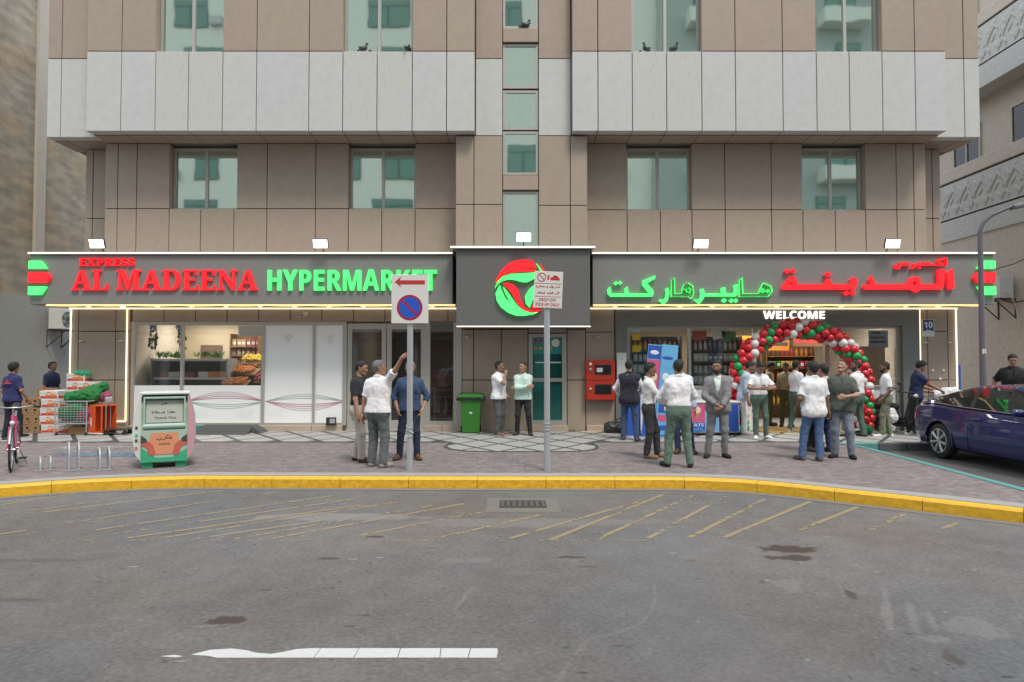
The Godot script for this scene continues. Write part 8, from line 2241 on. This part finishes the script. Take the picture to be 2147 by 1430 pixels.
func build_interiors() -> void:
	rng.seed = 21
	var cream := mk("cream_wall", 0.52, 0.44, 0.30, 0.7)
	mk("shelf_grey", 0.22, 0.23, 0.23, 0.5); mk("shelf_dark", 0.05, 0.04, 0.035, 0.6); mk("shelf_wood", 0.20, 0.10, 0.045, 0.6)
	var orange := mk("fruit_orange", 0.62, 0.20, 0.02, 0.5); var yellow := mk("fruit_yellow", 0.60, 0.42, 0.03, 0.5); mk("fruit_leaf", 0.045, 0.10, 0.025, 0.6)
	var green := mk("fruit_green", 0.10, 0.26, 0.03, 0.6); var red := mk("fruit_red", 0.42, 0.03, 0.03, 0.5)
	# ---- greengrocer room
	put(bld, "cream_partition", bx(-9.24, -4.13, 0.165, 2.99, -19.3, -19.2), cream)
	put(bld, "brown_door", bx(-8.75, -8.15, 0.165, 2.3, -19.195, -19.15, 0.01), M.far_brown)
	ceiling_lamp(-8.2, -18.3, 1.2, 0.6, 2.2, "lit ceiling panel over the cold shelf of the greengrocer")
	ceiling_lamp(-6.0, -18.3, 1.2, 0.6, 2.2, "lit ceiling panel over the fruit trays of the greengrocer")
	var c := thing("cold_shelf", "long grey open cold shelf behind the left shop window", "cold shelf", Vector3(-8.15, 0.165, -17.5))
	put(c, "cabinet", bx(-0.98, 0.98, 0.0, 0.62, -0.35, 0.30, 0.02), M.shelf_grey)
	for y in [1.27, 1.74]: put(c, "shelf_board", bx(-0.95, 0.95, y - 0.06, y, -0.33, 0.22, 0.01), M.white_metal)
	put(c, "back_panel", bx(-0.97, 0.97, 0.62, 1.74, -0.36, -0.34), M.shelf_dark)
	for x in [-0.97, 0.93]: put(c, "end_panel", bx(x, x + 0.04, 0.0, 1.75, -0.35, 0.3, 0.01), M.shelf_grey)
	for q in [[-8.9, M.net_pink], [-8.6, M.carton_white], [-8.2, M.net_pink], [-7.85, M.carton_white], [-7.6, orange], [-7.4, orange]]:
		var k := solo("produce_tray", bx(-0.13, 0.13, 0, 0.14, -0.12, 0.12, 0.02), q[1], "produce tray on the cold shelf", "tray", Vector3(q[0], 1.438, -17.45), 0.0, "trays on the cold shelf")
		k.set_meta("label", "%s produce tray on the cold shelf, %s" % ["pink" if q[1] == M.net_pink else ("white" if q[1] == M.carton_white else "orange"), {-8.9: "at its left end", -8.6: "second from its left end", -8.2: "left of its middle", -7.85: "right of its middle", -7.6: "second from its right end", -7.4: "at its right end"}[q[0]]])
	for q in [[-8.75, 0.4, "nearer the end wall"], [-7.75, 0.35, "nearer the fruit"]]:
		var f := MB.new()
		for i in 70:
			var a := rng.randf() * TAU; var p := Vector3(rng.randf_range(-0.35, 0.35), rng.randf_range(0.0, 0.08), rng.randf_range(-0.14, 0.14))
			f.ext(v2([0, 0, 0.03, 0.06, 0.0, 0.15, -0.03, 0.06]), -0.001, 0.001, Transform3D(Basis(Vector3.UP, a) * Basis(Vector3.RIGHT, rng.randf_range(-0.9, 0.9)), p))
		solo("leafy_greens", f, green, "loose green salad leaves on top of the cold shelf, " + q[2], "greens", Vector3(q[0], 1.907, -17.5)).set_meta("kind", "stuff")
	for q in [["banana_tray", yellow, -6.9, 1.86, -18.3, 0.05, "upper tray of yellow fruit behind the right pane of the greengrocer"], ["orange_tray", orange, -6.9, 1.58, -17.7, 0.045, "lower tray of oranges behind the right pane of the greengrocer"], ["melon_tray", yellow, -6.15, 1.82, -18.4, 0.07, "tray of yellow melons beside the white shop film"], ["apple_tray", red, -6.2, 1.40, -17.4, 0.045, "low tray of red apples beside the white shop film"], ["tomato_tray", orange, -6.95, 1.30, -17.2, 0.04, "lowest tray of orange tomatoes near the glass"]]:
		fruit_pile(q[0], q[1], Vector3(q[2], q[3], q[4]), Vector2(0.62, 0.46), q[5], int(q[3] * 100), q[6], "fruit tray")
	var st := thing("fruit_stand", "dark stepped stand carrying the fruit trays", "stand", Vector3(-6.55, 0.165, -17.9))
	for q in [[1.05, 0.35, 0.85], [1.28, -0.05, 0.34], [1.5, -0.75, -0.06]]: put(st, "step", bx(-0.75, 0.75, 0.0, q[0], q[1], q[2], 0.01), M.shelf_dark)
	for q in [["red_poster", M.fire_red, -7.1, 2.3, 0.5, 0.5, "red poster on the cream wall behind the fruit"], ["red_poster", M.carton_orange, -6.5, 2.15, 0.45, 0.35, "orange poster on the cream wall behind the fruit"], ["white_sign", M.white_paint, -6.35, 2.6, 0.95, 0.25, "white hanging sign board above the fruit trays"]]:
		solo(q[0], bx(-q[4] * 0.5, q[4] * 0.5, -q[5] * 0.5, q[5] * 0.5, 0, 0.012, 0.003), q[1], q[6], "poster", Vector3(q[2], q[3], -19.18 if q[0] == "red_poster" else -17.0))
	# wall rack of packets, hanging plants, dark post
	shelf_unit(-7.75, -6.95, -18.9, [1.75, 2.0, 2.25], "narrow wall rack of packets beside the brown door", M.shelf_wood)
	for k in 3: stock(1, -7.66, -7.0, [1.75, 2.0, 2.25][k], -18.85, 0.13, [mk("pack_tan", 0.42, 0.30, 0.16, 0.6), mk("pack_rose", 0.42, 0.12, 0.14, 0.6)], "%s board of the greengrocer wall rack" % ["lower", "middle", "upper"][k], "packets on the %s board of the greengrocer wall rack" % ["lower", "middle", "upper"][k])
	for q in [[-8.95, "nearer the pillar"], [-8.25, "beside the window bar"]]:
		var hp := MB.new()
		for i in 46:
			var p := Vector3(rng.randf_range(-0.1, 0.1), -rng.randf() * 0.55, rng.randf_range(-0.1, 0.1))
			hp.ext(v2([0, 0, 0.035, -0.05, 0.0, -0.13, -0.035, -0.05]), -0.001, 0.001, Transform3D(Basis(Vector3.UP, rng.randf() * TAU) * Basis(Vector3.RIGHT, rng.randf_range(-0.8, 0.8)), p))
		var pl := thing("hanging_plant", "trailing plant hanging inside the left shop window, " + q[1], "plant", Vector3(q[0], 2.75, -17.0))
		put(pl, "leaves", hp, M.fruit_leaf).set_meta("kind", "stuff")
		put(pl, "pot", MB.new().lathe(Vector3(0, -0.02, 0), [[0.0, -0.06], [0.07, -0.06], [0.1, 0.06], [0.09, 0.06], [0.0, 0.05]], 14), M.far_brown)
	# ---- lobby: red granite stairs
	tri(mk("granite_red", 0.16, 0.055, 0.045, 0.35), 1.2, M.tex_grain)
	put(bld, "lobby_wall", bx(-3.95, -1.26, 0.165, 2.99, -21.6, -21.5), M.far_brown)
	var ss := thing("stair_flight", "red granite stairs rising inside the dark glass lobby", "stairs", Vector3(-2.6, 0.165, -18.2))
	for i in 8: put(ss, "stair_tread", bx(-1.3, 1.3, 0.0 if i == 0 else 0.17 * i - 0.01, 0.17 * (i + 1), -2.6, -0.3 * i, 0.008), M.granite_red)
	for q in [[-3.6, 0], [-2.05, 1]]: put(ss, "newel", MB.new().tube([Vector3(q[0] + 2.6, 0, 0.15), Vector3(q[0] + 2.6, 1.0, 0.15)], [0.03], 10), M.steel)
	ceiling_lamp(-2.6, -19.2, 0.5, 0.5, 0.4, "dim ceiling panel over the lobby stairs")
	# ---- supermarket
	put(bld, "shop_back_wall", bx(2.51, 9.85, 0.165, 2.99, -22.6, -22.5), cream)
	for q in [[3.5, -17.9, "over the window shelves at the left"], [5.3, -18.6, "over the window shelves near the door"], [7.0, -18.4, "just inside the entrance"], [8.7, -18.4, "behind the cardboard sheet"], [7.0, -20.8, "at the back of the supermarket"]]:
		ceiling_lamp(q[0], q[1], 1.3, 0.25, 1.8, "lit strip ceiling light " + q[2])
	var blues := [mk("pack_white", 0.55, 0.56, 0.55, 0.5), mk("pack_blue", 0.10, 0.18, 0.40, 0.5), mk("pack_cream", 0.50, 0.46, 0.36, 0.5), mk("pack_grey", 0.28, 0.30, 0.34, 0.5)]
	var brights := [mk("pack_yellow", 0.58, 0.36, 0.02, 0.5), mk("pack_red", 0.42, 0.03, 0.03, 0.5), mk("pack_orange", 0.55, 0.17, 0.02, 0.5), mk("pack_green", 0.06, 0.22, 0.04, 0.5), mk("pack_brown", 0.16, 0.08, 0.035, 0.5)]
	var ys := [1.28, 1.56, 1.84, 2.12]
	shelf_unit(2.95, 4.22, -17.15, ys, "dark shelf unit behind the left pane of the supermarket", M.shelf_dark)
	shelf_unit(4.45, 5.72, -17.15, ys, "dark shelf unit behind the pane next to the entrance", M.shelf_dark)
	var rowname := ["lowest", "second", "third", "top"]
	for k in 4:
		stock([0, 1, 0, 2][k], 3.08, 4.16, ys[k], -17.05, 0.125, blues if k != 3 else brights, "%s board of the left window shelf" % rowname[k], "goods on the %s board of the left window shelf" % rowname[k])
		stock([1, 0, 1, 2][k], 4.58, 5.66, ys[k], -17.05, 0.125, blues, "%s board of the doorside window shelf" % rowname[k], "goods on the %s board of the window shelf by the door" % rowname[k])
	var y2 := [0.6, 0.95, 1.3, 1.65, 2.0]
	for u in [[5.9, 7.3, -20.2, "brown shelf unit deep inside the entrance at the left"], [7.45, 8.9, -20.2, "brown shelf unit deep inside the entrance at the right"]]:
		shelf_unit(u[0], u[1], u[2], y2, u[3], M.shelf_wood)
		for k in 5:
			stock(1 if k % 2 else 2, u[0] + 0.1, u[1] - 0.06, y2[k], u[2] + 0.1, 0.14, [brights[k % 5], brights[(k + 2) % 5], brights[(k + 3) % 5]], "%s board of the inner %s shelf" % [["bottom", "second", "middle", "fourth", "top"][k], "left" if u[0] < 7 else "right"], "goods on the %s board of the inner %s shelf" % [["bottom", "second", "middle", "fourth", "top"][k], "left" if u[0] < 7 else "right"])
	for q in [[6.35, 2.38, -18.8, 0.75, 0.32, brights[0], "yellow hanging promotion board with red band left of the door centre"], [7.25, 2.32, -19.0, 0.95, 0.36, brights[2], "orange hanging promotion board over the back shelves"], [8.2, 2.4, -18.9, 0.8, 0.3, brights[4], "brown hanging promotion board behind the right door post"]]:
		var t := thing("promotion_board", q[6], "hanging board", Vector3(q[0], q[1], q[2]))
		put(t, "board", bx(-q[3] * 0.5, q[3] * 0.5, -q[4] * 0.5, q[4] * 0.5, -0.015, 0.015, 0.004), q[5])
		put(t, "band", bx(-q[3] * 0.45, q[3] * 0.45, -0.05, 0.06, 0.0152, 0.018), M.pack_red if q[5] != brights[2] else M.shelf_dark)
		for x in [-0.4, 0.4]: put(t, "cord", MB.new().tube([Vector3(x * q[3], q[4] * 0.5, 0), Vector3(x * q[3], 3.0 - q[1], 0)], [0.004], 5), M.white_metal)
	# things stuck on or standing behind the panes
	for q in [[3.03, 2.43, 0.2, 0.14, M.pack_yellow, "upper yellow sticker at the edge of the left supermarket pane"], [3.03, 2.15, 0.2, 0.16, M.pack_yellow, "lower yellow sticker at the edge of the left supermarket pane"], [3.03, 2.6, 0.2, 0.08, M.bin_mint, "small pale green sticker in the top corner of the left supermarket pane"]]:
		solo("window_sticker", bx(-q[2] * 0.5, q[2] * 0.5, -q[3] * 0.5, q[3] * 0.5, 0, 0.003), q[4], q[5], "sticker", Vector3(q[0], q[1], -16.60))
	tri(mk("cardboard", 0.38, 0.25, 0.13, 0.85), 1.0, M.tex_grain)
	solo("cardboard_sheet", bx(-0.42, 0.42, 0.0, 0.95, 0, 0.012), M.cardboard, "large brown cardboard sheet standing behind the pane right of the entrance", "cardboard sheet", Vector3(8.72, 1.26, -16.72))
	var po := thing("text_poster", "pale poster with dark lettering above the cardboard sheet", "poster", Vector3(8.95, 2.4, -16.66))
	put(po, "paper", bx(-0.24, 0.24, -0.22, 0.2, 0, 0.004), M.pack_grey)
	for q in [[-0.17, 0.05, 0.12], [-0.2, 0.16, 0.0], [-0.2, 0.19, -0.11]]: put(po, "print_line", bx(q[0], q[1], q[2], q[2] + 0.05, 0.0042, 0.006), M.print_ink)
	for q in [[4.62, 2.46, M.fire_red, "red paper flag hung inside the pane left of the balloons"], [5.35, 2.45, M.pack_green, "green paper flag hung inside the pane left of the balloons"], [5.1, 2.5, M.white_paint, "white paper flag hung inside the pane left of the balloons"]]:
		solo("paper_flag", MB.new().ext(v2([-0.18, 0.14, 0.18, 0.14, 0.2, -0.06, 0.05, -0.1, -0.12, -0.14]), -0.003, 0.003), q[2], q[3], "paper flag", Vector3(q[0], q[1], -16.85))

func _ready() -> void:
	# camera, sky, sun, exposure
	var cam := Camera3D.new(); cam.name = "camera"
	cam.position = Vector3(0, 1.85, 0)
	cam.rotation = Vector3(0.02934, 0, 0)
	cam.fov = 53.13
	cam.near = 0.1; cam.far = 900
	cam.current = true
	add_child(cam)
	var e := Environment.new()
	e.background_mode = Environment.BG_SKY
	var sm := ProceduralSkyMaterial.new()
	sm.sky_top_color = Color(0.80, 0.84, 0.90); sm.sky_horizon_color = Color(0.86, 0.88, 0.90); sm.sky_curve = 0.2
	sm.ground_bottom_color = Color(0.35, 0.34, 0.33); sm.ground_horizon_color = Color(0.6, 0.6, 0.6)
	sm.sun_angle_max = 1.0
	e.sky = Sky.new(); e.sky.sky_material = sm
	e.background_energy_multiplier = 1.0
	e.tonemap_mode = Environment.TONE_MAPPER_LINEAR
	e.tonemap_exposure = 1.96
	e.sdfgi_enabled = true; e.ssao_enabled = true; e.ssil_enabled = true
	var we := WorldEnvironment.new(); we.name = "world_environment"; we.environment = e
	add_child(we)
	var sun := DirectionalLight3D.new(); sun.name = "sun"
	sun.rotation = Vector3(-1.05, 0.5, 0)
	sun.light_energy = 0.5; sun.light_color = Color(1, 0.97, 0.92); sun.light_angular_distance = 16; sun.shadow_enabled = true
	add_child(sun)
	build_materials()
	build_ground()
	build_main()
	build_neighbours()
	build_signs()
	build_people()
	build_things()
	build_interiors()
